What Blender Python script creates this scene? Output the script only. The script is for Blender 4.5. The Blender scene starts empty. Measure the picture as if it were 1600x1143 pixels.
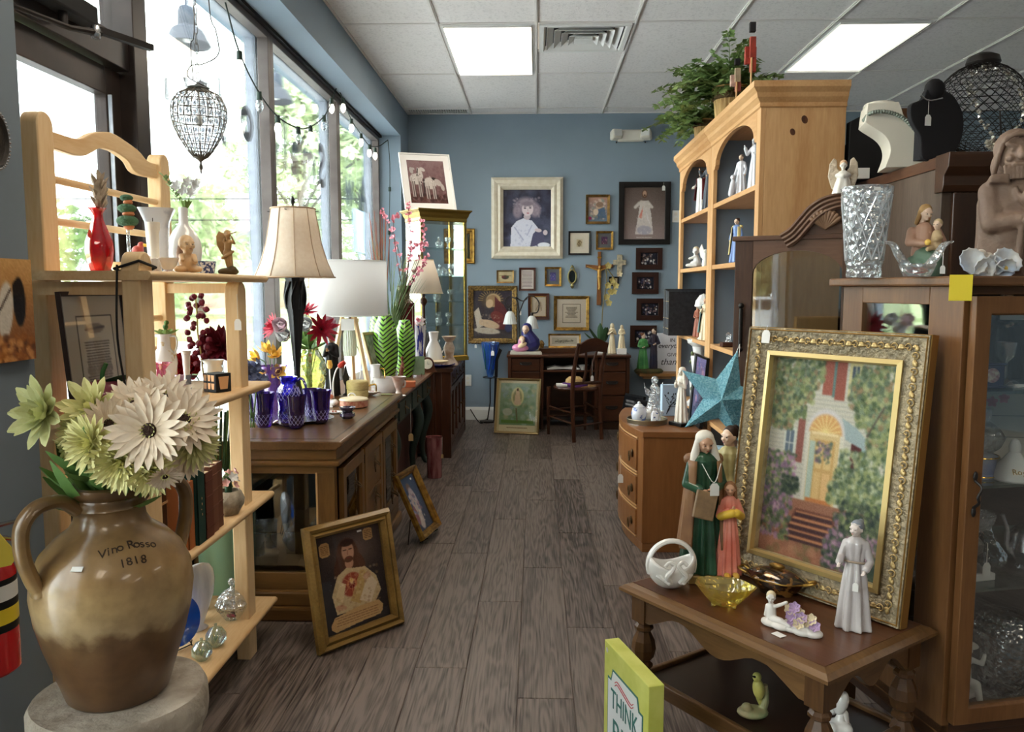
import bpy,bmesh,math,random
import numpy as np
from mathutils import Vector,Matrix,Euler
random.seed(7)
S=bpy.context.scene
COL=S.collection
R=math.radians
from math import cos,sin,pi
_T,_R,_D,_S=Matrix.Translation,Matrix.Rotation,Matrix.Diagonal,Matrix.Scale
# ---------------------------------------------------------------- camera
F=1244.0;H=1.33
_d=np.array([(838-800)/F,-(450-571.5)/F,-1.0]);_d/=np.linalg.norm(_d)
_u=np.array([0,-_d[2],_d[1]]);_u/=np.linalg.norm(_u)
_r=np.cross(_d,_u)
cam=bpy.data.objects.new('camera',bpy.data.cameras.new('camera'));COL.objects.link(cam)
cam.data.sensor_width=36;cam.data.lens=36*F/1600
cam.data.clip_start=0.05;cam.data.clip_end=300
mw=Matrix(((_r[0],_r[1],_r[2],0),(_d[0],_d[1],_d[2],0),(_u[0],_u[1],_u[2],H),(0,0,0,1)))
cam.matrix_world=mw
S.camera=cam
# ---------------------------------------------------------------- world, light, exposure
w=bpy.data.worlds.new('sky');S.world=w;w.use_nodes=True
w.node_tree.nodes['Background'].inputs[0].default_value=(0.96,0.98,1.0,1)
w.node_tree.nodes['Background'].inputs[1].default_value=12.0
S.view_settings.view_transform='Standard';S.view_settings.look='None'
S.view_settings.exposure=0.12;S.view_settings.gamma=1.0;S.view_settings.use_curve_mapping=False
CEILING_LAMP=10.0
def portal(name,loc,rot,sx,sy):
 l=bpy.data.lights.new(name,'AREA');l.shape='RECTANGLE';l.size=sx;l.size_y=sy
 l.cycles.is_portal=True
 o=bpy.data.objects.new(name,l);o.location=loc;o.rotation_euler=rot;COL.objects.link(o)
portal('daylight_portal',(-1.60,5.3,1.5),(0,R(-90),0),2.6,4.6)
portal('daylight_portal',(-1.60,2.4,1.5),(0,R(-90),0),2.8,1.3)
portal('daylight_portal',(-1.60,0.05,1.5),(0,R(-90),0),2.4,1.9)
# ---------------------------------------------------------------- measuring helpers
def ray(px,py):
 v=np.array([(px-800)/F,-(py-571.5)/F,-1.0]);return np.array([v@_r,v@_d,v@_u])
def PY(px,py,Y):
 v=ray(px,py);t=Y/v[1];return Vector((v[0]*t,Y,H+v[2]*t))
def PZ(px,py,z):
 v=ray(px,py);t=(z-H)/v[2];return Vector((v[0]*t,v[1]*t,z))
def PX(px,py,x):
 v=ray(px,py);t=x/v[0];return Vector((x,v[1]*t,H+v[2]*t))
def XA(px,Y,z):
 a=(px-800)/F;return-(Y*(_d[0]+a*_d[2])+(z-H)*(_u[0]+a*_u[2]))/(_r[0]+a*_r[2])
def at(px,Y,z):return Vector((XA(px,Y,z),Y,z))
# ---------------------------------------------------------------- materials
def nt(name):
 m=bpy.data.materials.new(name);m.use_nodes=True
 n=m.node_tree;return m,n,n.nodes,n.links,n.nodes['Principled BSDF']
def srgb(*c):
 if len(c)==1 and isinstance(c[0],(tuple,list)):c=c[0]
 return tuple(((v/255)/12.92 if v/255<=.04045 else((v/255+.055)/1.055)**2.4)for v in c)
def mat(name,col,r=.5,m=0,n2=None,ns=6,stretch=(1,1,1),nd=4,bump=0,bs=40,coat=0,em=0,spec=None,lo=.35,hi=.65,sss=0,voro=0,rand=0):
 M,n,N,L,b=nt(name);c=srgb(col)+(1,)
 b.inputs['Base Color'].default_value=c;b.inputs['Roughness'].default_value=r;b.inputs['Metallic'].default_value=m
 b.inputs['Coat Weight'].default_value=coat
 if spec is None and max(col)<110 and not m:spec=.3
 if spec is not None:b.inputs['Specular IOR Level'].default_value=spec
 if em:b.inputs['Emission Color'].default_value=c;b.inputs['Emission Strength'].default_value=em
 if sss:b.inputs['Subsurface Weight'].default_value=sss;b.inputs['Subsurface Radius'].default_value=(.02,.02,.02)
 tc=mp=None
 if n2 or bump or rand:
  tc=N.new('ShaderNodeTexCoord');mp=N.new('ShaderNodeMapping');mp.inputs['Scale'].default_value=stretch
  L.new(tc.outputs['Object'],mp.inputs['Vector'])
 if n2:
  t=N.new('ShaderNodeTexNoise');t.inputs['Scale'].default_value=ns;t.inputs['Detail'].default_value=nd
  L.new(mp.outputs[0],t.inputs['Vector'])
  if rand:
   oi=N.new('ShaderNodeObjectInfo');t.noise_dimensions='4D'
   mu=N.new('ShaderNodeMath');mu.operation='MULTIPLY';mu.inputs[1].default_value=40
   L.new(oi.outputs['Random'],mu.inputs[0]);L.new(mu.outputs[0],t.inputs['W'])
  cr=N.new('ShaderNodeValToRGB');e=cr.color_ramp.elements
  e[0].position=lo;e[1].position=hi;e[0].color=c;e[1].color=srgb(n2)+(1,)
  L.new(t.outputs['Fac'],cr.inputs[0]);out=cr.outputs[0]
  if rand:
   hs=N.new('ShaderNodeHueSaturation');mr=N.new('ShaderNodeMapRange')
   mr.inputs['To Min'].default_value=1-rand;mr.inputs['To Max'].default_value=1+rand
   L.new(oi.outputs['Random'],mr.inputs['Value']);L.new(mr.outputs[0],hs.inputs['Value']);L.new(out,hs.inputs['Color']);out=hs.outputs[0]
  L.new(out,b.inputs['Base Color'])
 if bump:
  if voro:bt=N.new('ShaderNodeTexVoronoi');bo=bt.outputs['Distance']
  else:bt=N.new('ShaderNodeTexNoise');bt.inputs['Detail'].default_value=3;bo=bt.outputs['Fac']
  bt.inputs['Scale'].default_value=bs;L.new(mp.outputs[0],bt.inputs['Vector'])
  bp=N.new('ShaderNodeBump');bp.inputs['Strength'].default_value=bump;bp.inputs['Distance'].default_value=.01
  L.new(bo,bp.inputs['Height']);L.new(bp.outputs[0],b.inputs['Normal'])
 return M
def wood(name,c1,c2,ax='z',r=.42,sc=9,coat=0,fine=True):
 """two-tone grain running along the chosen local axis"""
 M,n,N,L,b=nt(name)
 tc=N.new('ShaderNodeTexCoord');mp=N.new('ShaderNodeMapping')
 st={'x':(.12,1,1),'y':(1,.12,1),'z':(1,1,.12)}[ax];mp.inputs['Scale'].default_value=st
 L.new(tc.outputs['Object'],mp.inputs['Vector'])
 oi=N.new('ShaderNodeObjectInfo');mu=N.new('ShaderNodeMath');mu.operation='MULTIPLY';mu.inputs[1].default_value=30
 L.new(oi.outputs['Random'],mu.inputs[0])
 t=N.new('ShaderNodeTexNoise');t.noise_dimensions='4D';t.inputs['Scale'].default_value=sc;t.inputs['Detail'].default_value=5;t.inputs['Distortion'].default_value=.6
 L.new(mp.outputs[0],t.inputs['Vector']);L.new(mu.outputs[0],t.inputs['W'])
 t2=N.new('ShaderNodeTexNoise');t2.inputs['Scale'].default_value=sc*14;t2.inputs['Detail'].default_value=2
 L.new(mp.outputs[0],t2.inputs['Vector'])
 ad=N.new('ShaderNodeMath');ad.operation='MULTIPLY_ADD';ad.inputs[1].default_value=.35;L.new(t2.outputs['Fac'],ad.inputs[0]);L.new(t.outputs['Fac'],ad.inputs[2])
 cr=N.new('ShaderNodeValToRGB');e=cr.color_ramp.elements;e[0].position=.5;e[1].position=.85
 e[0].color=srgb(c1)+(1,);e[1].color=srgb(c2)+(1,)
 L.new(ad.outputs[0],cr.inputs[0]);L.new(cr.outputs[0],b.inputs['Base Color'])
 b.inputs['Roughness'].default_value=r;b.inputs['Coat Weight'].default_value=coat*.5;b.inputs['Coat Roughness'].default_value=.15;b.inputs['Specular IOR Level'].default_value=.3
 bp=N.new('ShaderNodeBump');bp.inputs['Strength'].default_value=.12;bp.inputs['Distance'].default_value=.004
 L.new(ad.outputs[0],bp.inputs['Height']);L.new(bp.outputs[0],b.inputs['Normal'])
 return M
def glass(name,tint=(235,240,240),gl=.12,rough=.02,bump=0,bs=60,voro=1,body=0,bodycol=None,edge=None):
 """thin-walled glass: tinted transparency, a fresnel-weighted mirror coat, optionally some body colour"""
 M,n,N,L,b=nt(name);N.remove(b);out=N['Material Output']
 tr=N.new('ShaderNodeBsdfTransparent');tr.inputs[0].default_value=srgb(tint)+(1,)
 g=N.new('ShaderNodeBsdfGlossy');g.inputs['Roughness'].default_value=rough;g.inputs[0].default_value=(1,1,1,1)
 fr=N.new('ShaderNodeLayerWeight');fr.inputs[0].default_value=.35
 ma=N.new('ShaderNodeMath');ma.operation='MULTIPLY_ADD';ma.inputs[1].default_value=edge if edge is not None else(.3 if body>.2 or min(tint)<120 else .75);ma.inputs[2].default_value=gl;ma.use_clamp=True
 L.new(fr.outputs['Fresnel'],ma.inputs[0])
 mx=N.new('ShaderNodeMixShader');L.new(ma.outputs[0],mx.inputs[0])
 base=tr.outputs[0]
 if body:
  df=N.new('ShaderNodeBsdfDiffuse');df.inputs[0].default_value=srgb(bodycol or tint)+(1,)
  m2=N.new('ShaderNodeMixShader');m2.inputs[0].default_value=body;L.new(base,m2.inputs[1]);L.new(df.outputs[0],m2.inputs[2]);base=m2.outputs[0]
 L.new(base,mx.inputs[1]);L.new(g.outputs[0],mx.inputs[2]);L.new(mx.outputs[0],out.inputs[0])
 if bump:
  tc=N.new('ShaderNodeTexCoord')
  bt=N.new('ShaderNodeTexVoronoi' if voro else 'ShaderNodeTexNoise');bt.inputs['Scale'].default_value=bs;L.new(tc.outputs['Object'],bt.inputs['Vector'])
  bp=N.new('ShaderNodeBump');bp.inputs['Strength'].default_value=bump;bp.inputs['Distance'].default_value=.01;L.new(bt.outputs[0],bp.inputs['Height'])
  L.new(bp.outputs[0],g.inputs['Normal']);L.new(bp.outputs[0],fr.inputs['Normal'])
 return M
def print_mat(name,rough=.45,coat=0):
 M,n,N,L,b=nt(name);a=N.new('ShaderNodeVertexColor');a.layer_name='Col'
 L.new(a.outputs[0],b.inputs['Base Color']);b.inputs['Roughness'].default_value=rough;b.inputs['Coat Weight'].default_value=coat;b.inputs['Specular IOR Level'].default_value=.15
 return M
# ---------------------------------------------------------------- mesh builder
class MB:
 def __init__(s):s.v=[];s.f=[]
 def add(s,vs,fs,M=None):
  k=len(s.v)
  if M is not None:vs=[tuple(M@Vector(p))for p in vs]
  s.v+=[tuple(p)for p in vs];s.f+=[tuple(i+k for i in f)for f in fs];return s
 def box(s,c,d,rot=None,taper=0):
  x,y,z=d[0]/2,d[1]/2,d[2]/2;t=1-taper
  vs=[(-x,-y,-z),(x,-y,-z),(x,y,-z),(-x,y,-z),(-x*t,-y*t,z),(x*t,-y*t,z),(x*t,y*t,z),(-x*t,y*t,z)]
  M=_T(c)@(Euler(rot).to_matrix().to_4x4()if rot else Matrix())
  return s.add(vs,[(0,3,2,1),(4,5,6,7),(0,1,5,4),(1,2,6,5),(2,3,7,6),(3,0,4,7)],M)
 def b2(s,x0,x1,y0,y1,z0,z1):return s.box(((x0+x1)/2,(y0+y1)/2,(z0+z1)/2),(x1-x0,y1-y0,z1-z0))
 def lathe(s,pr,c=(0,0,0),seg=28,fold=None,sx=1,sy=1,M=None,cap=True,sq=0):
  vs=[];fs=[];n=len(pr)
  for i,(r,z)in enumerate(pr):
   for k in range(seg):
    a=2*pi*k/seg;q=r
    if fold:q=r*(1+fold(a,i/(n-1)))
    if sq:
     m_=(abs(cos(a))**sq+abs(sin(a))**sq)**(-1/sq);q*=m_
    vs.append((c[0]+q*cos(a)*sx,c[1]+q*sin(a)*sy,c[2]+z))
  for i in range(n-1):
   for k in range(seg):
    j=(k+1)%seg;fs.append((i*seg+k,i*seg+j,(i+1)*seg+j,(i+1)*seg+k))
  if cap:
   if pr[0][0]>1e-5:fs.append(tuple(reversed(range(seg))))
   if pr[-1][0]>1e-5:fs.append(tuple((n-1)*seg+k for k in range(seg)))
  return s.add(vs,fs,M)
 def cyl(s,p0,p1,r0,r1=None,seg=12):return s.tube([p0,p1],[r0,r0 if r1 is None else r1],seg)
 def tube(s,pts,r,seg=8,closed=False,flat=1):
  P=[Vector(p)for p in pts];n=len(P)
  if not isinstance(r,(list,tuple)):r=[r]*n
  vs=[];fs=[];up=None
  for i in range(n):
   if closed:t=P[(i+1)%n]-P[i-1]
   else:t=P[min(i+1,n-1)]-P[max(i-1,0)]
   t=t.normalized()if t.length>1e-9 else Vector((0,0,1))
   if up is None:up=Vector((0,0,1))if abs(t.z)<.9 else Vector((1,0,0))
   a=t.cross(up)
   if a.length<1e-6:a=t.orthogonal()
   a.normalize();b=a.cross(t).normalized();up=b
   for k in range(seg):
    g=2*pi*k/seg;vs.append(P[i]+r[i]*(cos(g)*a+flat*sin(g)*b))
  m=n if closed else n-1
  for i in range(m):
   for k in range(seg):
    j=(k+1)%seg;i2=(i+1)%n;fs.append((i*seg+k,i*seg+j,i2*seg+j,i2*seg+k))
  if not closed:fs.append(tuple(reversed(range(seg))));fs.append(tuple((n-1)*seg+k for k in range(seg)))
  return s.add(vs,fs)
 def ell(s,c,r,rot=None,seg=14):
  if not isinstance(r,(tuple,list)):r=(r,r,r)
  h=max(5,seg//2+1);pr=[(sin(pi*i/h),-cos(pi*i/h))for i in range(h+1)]
  M=_T(c)@(Euler(rot).to_matrix().to_4x4()if rot else Matrix())@_D((*r,1))
  pr[0]=(1e-4,-1);pr[-1]=(1e-4,1)
  return s.lathe(pr,seg=seg,M=M)
 def cap(s,p0,p1,r0,r1=None,seg=10):
  r1=r0 if r1 is None else r1;a,b=Vector(p0),Vector(p1);d=(b-a);L_=d.length
  if L_<1e-6:return s.ell(p0,r0,seg=seg)
  d/=L_;pts=[];rs=[]
  for i in range(4):g=pi/2*i/3;pts.append(a-d*r0*cos(g));rs.append(max(1e-4,r0*sin(g)))
  for i in range(4):g=pi/2*i/3;pts.append(b+d*r1*sin(g));rs.append(max(1e-4,r1*cos(g)))
  return s.tube(pts,rs,seg)
 def prism(s,poly,t0,t1,plane='xz',M=None):
  n=len(poly)
  def q(u,v,t):return{'xz':(u,t,v),'xy':(u,v,t),'yz':(t,u,v)}[plane]
  vs=[q(u,v,t0)for u,v in poly]+[q(u,v,t1)for u,v in poly]
  fs=[tuple(range(n)),tuple(reversed(range(n,2*n)))]+[(i,i+n,(i+1)%n+n,(i+1)%n)for i in range(n)]
  return s.add(vs,fs,M)
 def frame(s,w_,h_,prof,M=None):
  """mitred picture-frame moulding; prof = [(inset from the outer edge, y)], local x width, z height from 0"""
  vs=[];fs=[];n=len(prof)
  for(i_,y)in prof:
   vs+=[(-w_/2+i_,y,i_),(w_/2-i_,y,i_),(w_/2-i_,y,h_-i_),(-w_/2+i_,y,h_-i_)]
  for i in range(n):
   j=(i+1)%n
   for k in range(4):
    l=(k+1)%4;fs.append((i*4+k,i*4+l,j*4+l,j*4+k))
  return s.add(vs,fs,M)
 def mesh(s,name,smooth=True,ang=38):
  me=bpy.data.meshes.new(name);me.from_pydata(s.v,[],s.f);me.validate()
  bm=bmesh.new();bm.from_mesh(me);bmesh.ops.recalc_face_normals(bm,faces=bm.faces);bm.to_mesh(me);bm.free()
  if smooth:
   me.polygons.foreach_set('use_smooth',[True]*len(me.polygons));me.set_sharp_from_angle(angle=R(ang))
  return me
 def o(s,name,m,parent=None,loc=None,rot=None,bev=0,remesh=0,smooth=True,ang=38,sm=4,label=None,M=None,stuff=False):
  me=s.mesh(name,smooth,ang);me.materials.append(m)
  ob=bpy.data.objects.new(name,me);COL.objects.link(ob)
  if parent:ob.parent=parent
  if M is not None:ob.matrix_local=M
  if loc:ob.location=loc
  if rot:ob.rotation_euler=rot
  if bev:
   b=ob.modifiers.new('bevel','BEVEL');b.width=bev;b.segments=2;b.limit_method='ANGLE';b.angle_limit=R(40)
  if remesh:
   r_=ob.modifiers.new('remesh','REMESH');r_.mode='VOXEL';r_.voxel_size=remesh;r_.use_smooth_shade=True
   if sm:k=ob.modifiers.new('smooth','SMOOTH');k.iterations=sm;k.factor=.5
  if label:ob['label']=label
  if stuff:ob['kind']='stuff'
  return ob
def tag(o,label,cat,group=None):
 o['label']=label;o['category']=cat
 if group:o['group']=group
 return o
def T(name,label,cat,loc=(0,0,0),rz=0,group=None,M=None):
 o=bpy.data.objects.new(name,None);COL.objects.link(o);o.empty_display_size=.05
 if M is not None:o.matrix_world=M
 else:o.location=loc;o.rotation_euler=(0,0,rz)
 return tag(o,label,cat,group)
def ST(o):o['kind']='structure';return o
def inst(me,name,parent,M,m=None):
 ob=bpy.data.objects.new(name,me);COL.objects.link(ob);ob.parent=parent;ob.matrix_local=M;return ob
def clone(root,loc,rz=None,label=None,scale=None):
 r=root.copy();COL.objects.link(r);r.location=loc
 if rz is not None:r.rotation_euler=(0,0,rz)
 if scale:r.scale=(scale,)*3
 if label:r['label']=label
 for ch in list(root.children):
  c=ch.copy();COL.objects.link(c);c.parent=r
  for g in list(ch.children):d=g.copy();COL.objects.link(d);d.parent=c
 return r
def text_mesh(txt,size,m,parent,M,depth=.001,name='lettering',shear=0,align='CENTER',spacing=1,bold=0):
 cu=bpy.data.curves.new(name,'FONT');cu.body=txt;cu.size=size;cu.extrude=depth;cu.align_x=align;cu.shear=shear;cu.space_character=spacing;cu.resolution_u=3;cu.offset=bold
 t=bpy.data.objects.new('t',cu);COL.objects.link(t)
 bpy.context.view_layer.update()
 me=bpy.data.meshes.new_from_object(t.evaluated_get(bpy.context.evaluated_depsgraph_get()));bpy.data.objects.remove(t)
 me.materials.clear();me.materials.append(m)
 ob=bpy.data.objects.new(name,me);COL.objects.link(ob)
 if parent:ob.parent=parent
 ob.matrix_local=M;return ob
FRONT=_R(R(90),4,'X')       # lettering that faces -Y
def basis3(BL,BR,TL):
 """matrix of a flat thing standing on its bottom edge: x along the edge, z up its face"""
 A,B=Vector(BL),Vector(BR);x=(B-A);w_=x.length;x.normalize()
 v=Vector(ray(*TL));C=Vector((0,0,H));t=(A-C).dot(x)/v.dot(x);Tp=C+v*t
 z=(Tp-A);h_=z.length;z.normalize();y=z.cross(x)
 M=Matrix(((x.x,y.x,z.x,0),(x.y,y.y,z.y,0),(x.z,y.z,z.z,0),(0,0,0,1)))
 M.translation=(A+B)/2
 return M,w_,h_
def ring(r,n=24,z=0,a0=0,a1=2*pi):return[(r*cos(a0+(a1-a0)*i/n),r*sin(a0+(a1-a0)*i/n),z)for i in range(n+1)]
def bez(p,n=10):
 """smooth curve through the points (Catmull-Rom)"""
 P=[Vector(q)for q in p];P=[2*P[0]-P[1]]+P+[2*P[-1]-P[-2]];o=[]
 for i in range(1,len(P)-2):
  for k in range(n):
   t=k/n;a,b,c,d=P[i-1:i+3]
   o.append(.5*((2*b)+(c-a)*t+(2*a-5*b+4*c-d)*t*t+(3*b-a-3*c+d)*t**3))
 o.append(P[-2]);return o
# ---------------------------------------------------------------- small flat pictures
class Cv:
 """a little painter; colours are sRGB 0-255, u right and v down in 0..1"""
 def __init__(s,w_,h_,top=(200,200,200),bot=None,seed=1):
  s.w,s.h=w_,h_;s.rng=np.random.RandomState(seed)
  v,u=np.mgrid[0:h_,0:w_];s.u=u/(w_-1);s.v=v/(h_-1)
  bot=bot or top;s.a=np.array(top)[None,None]*(1-s.v[...,None])+np.array(bot)[None,None]*s.v[...,None];s.a=s.a.astype(float)
 def mix(s,m_,c):m_=np.clip(m_,0,1)[...,None];s.a=s.a*(1-m_)+np.array(c,float)*m_;return s
 def e(s,cx,cy,rx,ry,c,rot=0,soft=.15,al=1):
  a=R(rot);asp=s.h/s.w;x=s.u-cx;y=(s.v-cy)*asp;X=x*cos(a)+y*sin(a);Y=-x*sin(a)+y*cos(a)
  d=np.sqrt((X/rx)**2+(Y/(ry*asp))**2);return s.mix(al*(1-(d-1+soft)/max(soft,1e-3)),c)
 def p(s,pts,c,al=1):
  ins=np.zeros_like(s.u,bool);n=len(pts)
  for i in range(n):
   x0,y0=pts[i];x1,y1=pts[(i+1)%n]
   if y0==y1:continue
   k=((y0>s.v)!=(y1>s.v))&(s.u<(x1-x0)*(s.v-y0)/(y1-y0)+x0);ins^=k
  return s.mix(ins*al,c)
 def r(s,x0,y0,x1,y1,c,al=1):return s.mix(((s.u>=x0)&(s.u<=x1)&(s.v>=y0)&(s.v<=y1))*al,c)
 def l(s,x0,y0,x1,y1,w_,c,al=1):
  dx,dy=x1-x0,y1-y0;t=np.clip(((s.u-x0)*dx+(s.v-y0)*dy)/(dx*dx+dy*dy+1e-9),0,1)
  d=np.hypot(s.u-x0-t*dx,(s.v-y0-t*dy)*s.h/s.w);return s.mix(al*(1.5-2*d/max(w_,1.3/s.w)),c)
 def dab(s,n,box,r_,cols,al=.8):
  for _ in range(n):
   x=s.rng.uniform(box[0],box[2]);y=s.rng.uniform(box[1],box[3]);c=cols[s.rng.randint(len(cols))];q=r_*s.rng.uniform(.5,1.3)
   i0,i1=int(max(0,(x-q)*s.w)),int(min(s.w,(x+q)*s.w+2));j0,j1=int(max(0,y*s.h-q*s.w)),int(min(s.h,y*s.h+q*s.w+2))
   if i1<=i0 or j1<=j0:continue
   U=s.u[j0:j1,i0:i1]-x;V=(s.v[j0:j1,i0:i1]-y)*s.h/s.w;m_=np.clip(2*(1-np.hypot(U,V)/q),0,1)*al
   s.a[j0:j1,i0:i1]=s.a[j0:j1,i0:i1]*(1-m_[...,None])+np.array(c)*m_[...,None]
  return s
 def txt(s,x0,x1,y0,y1,n,c,w_=.006,ragged=.15):
  for i in range(n):
   y=y0+(y1-y0)*(i+.5)/n;a=s.rng.uniform(0,ragged)*(x1-x0)/2;x=x0+a
   while x<x1-a:
    q=s.rng.uniform(.02,.07);s.l(x,y,min(x+q,x1-a),y,w_,c,.8);x+=q+.02
  return s
 def noise(s,k=6):
  s.a=s.a+s.rng.normal(0,k,(s.h,s.w,1));return s
PRINT=print_mat('printed_paper',.5);PRINTG=print_mat('print_behind_glass',.45,.05);PAINT=print_mat('painted_canvas',.38,.15)
def picture(cv,w_,h_,parent,y=0,z0=0,m=PRINT,name='print',x=0,M=None):
 nx,ny=cv.w,cv.h
 xs=np.linspace(-w_/2+x,w_/2+x,nx);zs=np.linspace(z0+h_,z0,ny)
 X,Z=np.meshgrid(xs,zs);V=np.stack([X,np.full_like(X,y),Z],-1).reshape(-1,3)
 i=np.arange(ny-1)[:,None]*nx+np.arange(nx-1)[None];f=np.stack([i,i+nx,i+nx+1,i+1],-1).reshape(-1,4)
 me=bpy.data.meshes.new(name);me.from_pydata(V.tolist(),[],f.tolist())
 ca=me.color_attributes.new('Col','FLOAT_COLOR','POINT')
 c=np.clip(cv.a/255,0,1).reshape(-1,3);c=np.where(c<=.04045,c/12.92,((c+.055)/1.055)**2.4)
 ca.data.foreach_set('color',np.concatenate([c,np.ones((len(c),1))],1).astype(np.float32).ravel())
 me.materials.append(m);ob=bpy.data.objects.new(name,me);COL.objects.link(ob)
 if parent:ob.parent=parent
 if M is not None:ob.matrix_local=M
 return ob
# ---------------------------------------------------------------- shared materials
BLUE=mat('blue_wall_paint',(134,151,165),.75,n2=(129,146,160),ns=2)
WHITEP=mat('white_trim_paint',(225,225,222),.5)
BRONZE=mat('bronze_anodised_frame',(98,90,87),.45,.3,n2=(112,104,101),ns=8)
DARKF=mat('dark_bronze_door_frame',(42,37,36),.4,.4,n2=(60,50,46),ns=5)
BLACK=mat('black_lacquer',(22,21,22),.35);MATBLK=mat('matt_black',(26,25,26),.7)
VELVET=mat('black_velvet',(34,33,36),.9)
PORC=mat('white_porcelain',(232,230,226),.18,coat=.4);BISQ=mat('matt_white_bisque',(228,224,216),.55)
CREAMC=mat('cream_ceramic',(222,205,170),.4);PLASTER=mat('white_plaster',(222,214,200),.7)
SKIN=mat('painted_skin',(205,160,130),.45);SKINP=mat('pale_painted_skin',(225,195,172),.4)
GOLD=mat('aged_gold_leaf',(176,136,62),.35,.75,n2=(120,88,40),ns=30);BRASS=mat('polished_brass',(205,165,75),.15,.95)
DKGOLD=mat('dull_gold',(140,108,56),.4,.6,n2=(95,72,38),ns=20);SILVER=mat('silver_plate',(190,190,192),.22,.95)
IRON=mat('dark_iron',(40,36,34),.5,.5);PAPER=mat('white_paper_tag',(235,233,228),.7);THREAD=mat('white_thread',(225,222,215),.8)
TANPAPER=mat('tan_paper_tag',(196,166,116),.7);GREEN=mat('leaf_green',(70,105,52),.5,n2=(105,140,70),ns=20)
DKGREEN=mat('dark_leaf_green',(44,72,44),.5);CLEAR=glass('clear_pane',(244,248,247),.025)
PICG=glass('picture_glass',(252,252,252),.012,edge=.12)
CRYS=glass('clear_glassware',(232,238,240),.16,.03,.5,70);CUT=glass('cut_crystal',(234,238,240),.2,.08,.8,60,body=.18,bodycol=(226,228,230),edge=.4)
PINE_Z=wood('pine_upright',(190,142,92),(216,174,124),'z',.4);PINE_Y=wood('pine_lengthwise',(188,138,88),(212,168,118),'y',.4);PINE_X=wood('pine_crosswise',(188,138,88),(212,168,118),'x',.4)
BIRCH_Z=wood('pale_pine_upright',(214,176,126),(232,204,160),'z',.45);BIRCH_Y=wood('pale_pine_lengthwise',(210,170,120),(230,200,154),'y',.45)
OAK_Z=wood('oak_upright',(98,68,34),(128,92,50),'z',.35,coat=.2);OAK_Y=wood('oak_lengthwise',(88,62,36),(116,84,50),'y',.3,coat=.3);OAK_X=wood('oak_crosswise',(98,68,34),(130,94,52),'x',.35,coat=.2)
WAL_Z=wood('walnut_upright',(66,44,33),(94,68,52),'z',.4);WAL_X=wood('walnut_crosswise',(84,58,44),(116,86,68),'x',.4);WAL_Y=wood('walnut_lengthwise',(80,52,38),(108,76,56),'y',.35,coat=.2)
MAH_Z=wood('mahogany_upright',(54,29,17),(82,46,27),'z',.35,coat=.2);MAH_X=wood('mahogany_crosswise',(54,29,17),(82,46,27),'x',.35,coat=.2);MAH_Y=wood('mahogany_lengthwise',(54,29,17),(82,46,27),'y',.35,coat=.2)
TEAK_Z=wood('golden_brown_veneer',(120,76,40),(142,94,54),'z',.35,coat=.15,sc=5);TEAK_X=wood('golden_brown_veneer_crosswise',(120,76,40),(142,94,54),'x',.35,coat=.15,sc=5)
CAB_Z=wood('display_oak_upright',(96,62,34),(122,84,50),'z',.4);CAB_X=wood('display_oak_crosswise',(92,62,38),(118,82,52),'x',.4)
DK_Z=wood('dark_stain_upright',(48,30,20),(72,46,30),'z',.35,coat=.2);DK_X=wood('dark_stain_crosswise',(48,30,20),(72,46,30),'x',.35,coat=.2)
# ---------------------------------------------------------------- floor
FLM,n_,N_,L_,b_=nt('weathered_oak_vinyl')
tc=N_.new('ShaderNodeTexCoord');mp=N_.new('ShaderNodeMapping');mp.inputs['Scale'].default_value=(1,.10,1);L_.new(tc.outputs['Object'],mp.inputs[0])
oi=N_.new('ShaderNodeObjectInfo');mu=N_.new('ShaderNodeMath');mu.operation='MULTIPLY';mu.inputs[1].default_value=50;L_.new(oi.outputs['Random'],mu.inputs[0])
t1=N_.new('ShaderNodeTexNoise');t1.noise_dimensions='4D';t1.inputs['Scale'].default_value=9;t1.inputs['Detail'].default_value=3;t1.inputs['Distortion'].default_value=.4;L_.new(mp.outputs[0],t1.inputs['Vector']);L_.new(mu.outputs[0],t1.inputs['W'])
sn=N_.new('ShaderNodeMath');sn.operation='MULTIPLY';sn.inputs[1].default_value=90;L_.new(t1.outputs['Fac'],sn.inputs[0])
s2=N_.new('ShaderNodeMath');s2.operation='SINE';L_.new(sn.outputs[0],s2.inputs[0])
mp2=N_.new('ShaderNodeMapping');mp2.inputs['Scale'].default_value=(1,.035,1);L_.new(tc.outputs['Object'],mp2.inputs[0])
t2=N_.new('ShaderNodeTexNoise');t2.noise_dimensions='4D';t2.inputs['Scale'].default_value=160;t2.inputs['Detail'].default_value=3;L_.new(mp2.outputs[0],t2.inputs['Vector']);L_.new(mu.outputs[0],t2.inputs['W'])
t3=N_.new('ShaderNodeTexNoise');t3.noise_dimensions='4D';t3.inputs['Scale'].default_value=3;L_.new(mp.outputs[0],t3.inputs['Vector']);L_.new(mu.outputs[0],t3.inputs['W'])
m1=N_.new('ShaderNodeMath');m1.operation='MULTIPLY_ADD';m1.inputs[1].default_value=.10;L_.new(s2.outputs[0],m1.inputs[0]);L_.new(t2.outputs['Fac'],m1.inputs[2])
m2=N_.new('ShaderNodeMath');m2.operation='MULTIPLY_ADD';m2.inputs[1].default_value=.5;L_.new(t3.outputs['Fac'],m2.inputs[0]);L_.new(m1.outputs[0],m2.inputs[2])
m3=N_.new('ShaderNodeMath');m3.operation='MULTIPLY_ADD';m3.inputs[1].default_value=.16;L_.new(oi.outputs['Random'],m3.inputs[0]);L_.new(m2.outputs[0],m3.inputs[2])
cr=N_.new('ShaderNodeValToRGB');cr.color_ramp.elements[0].position=.58;cr.color_ramp.elements[1].position=1.12 if False else 1.0
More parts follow.
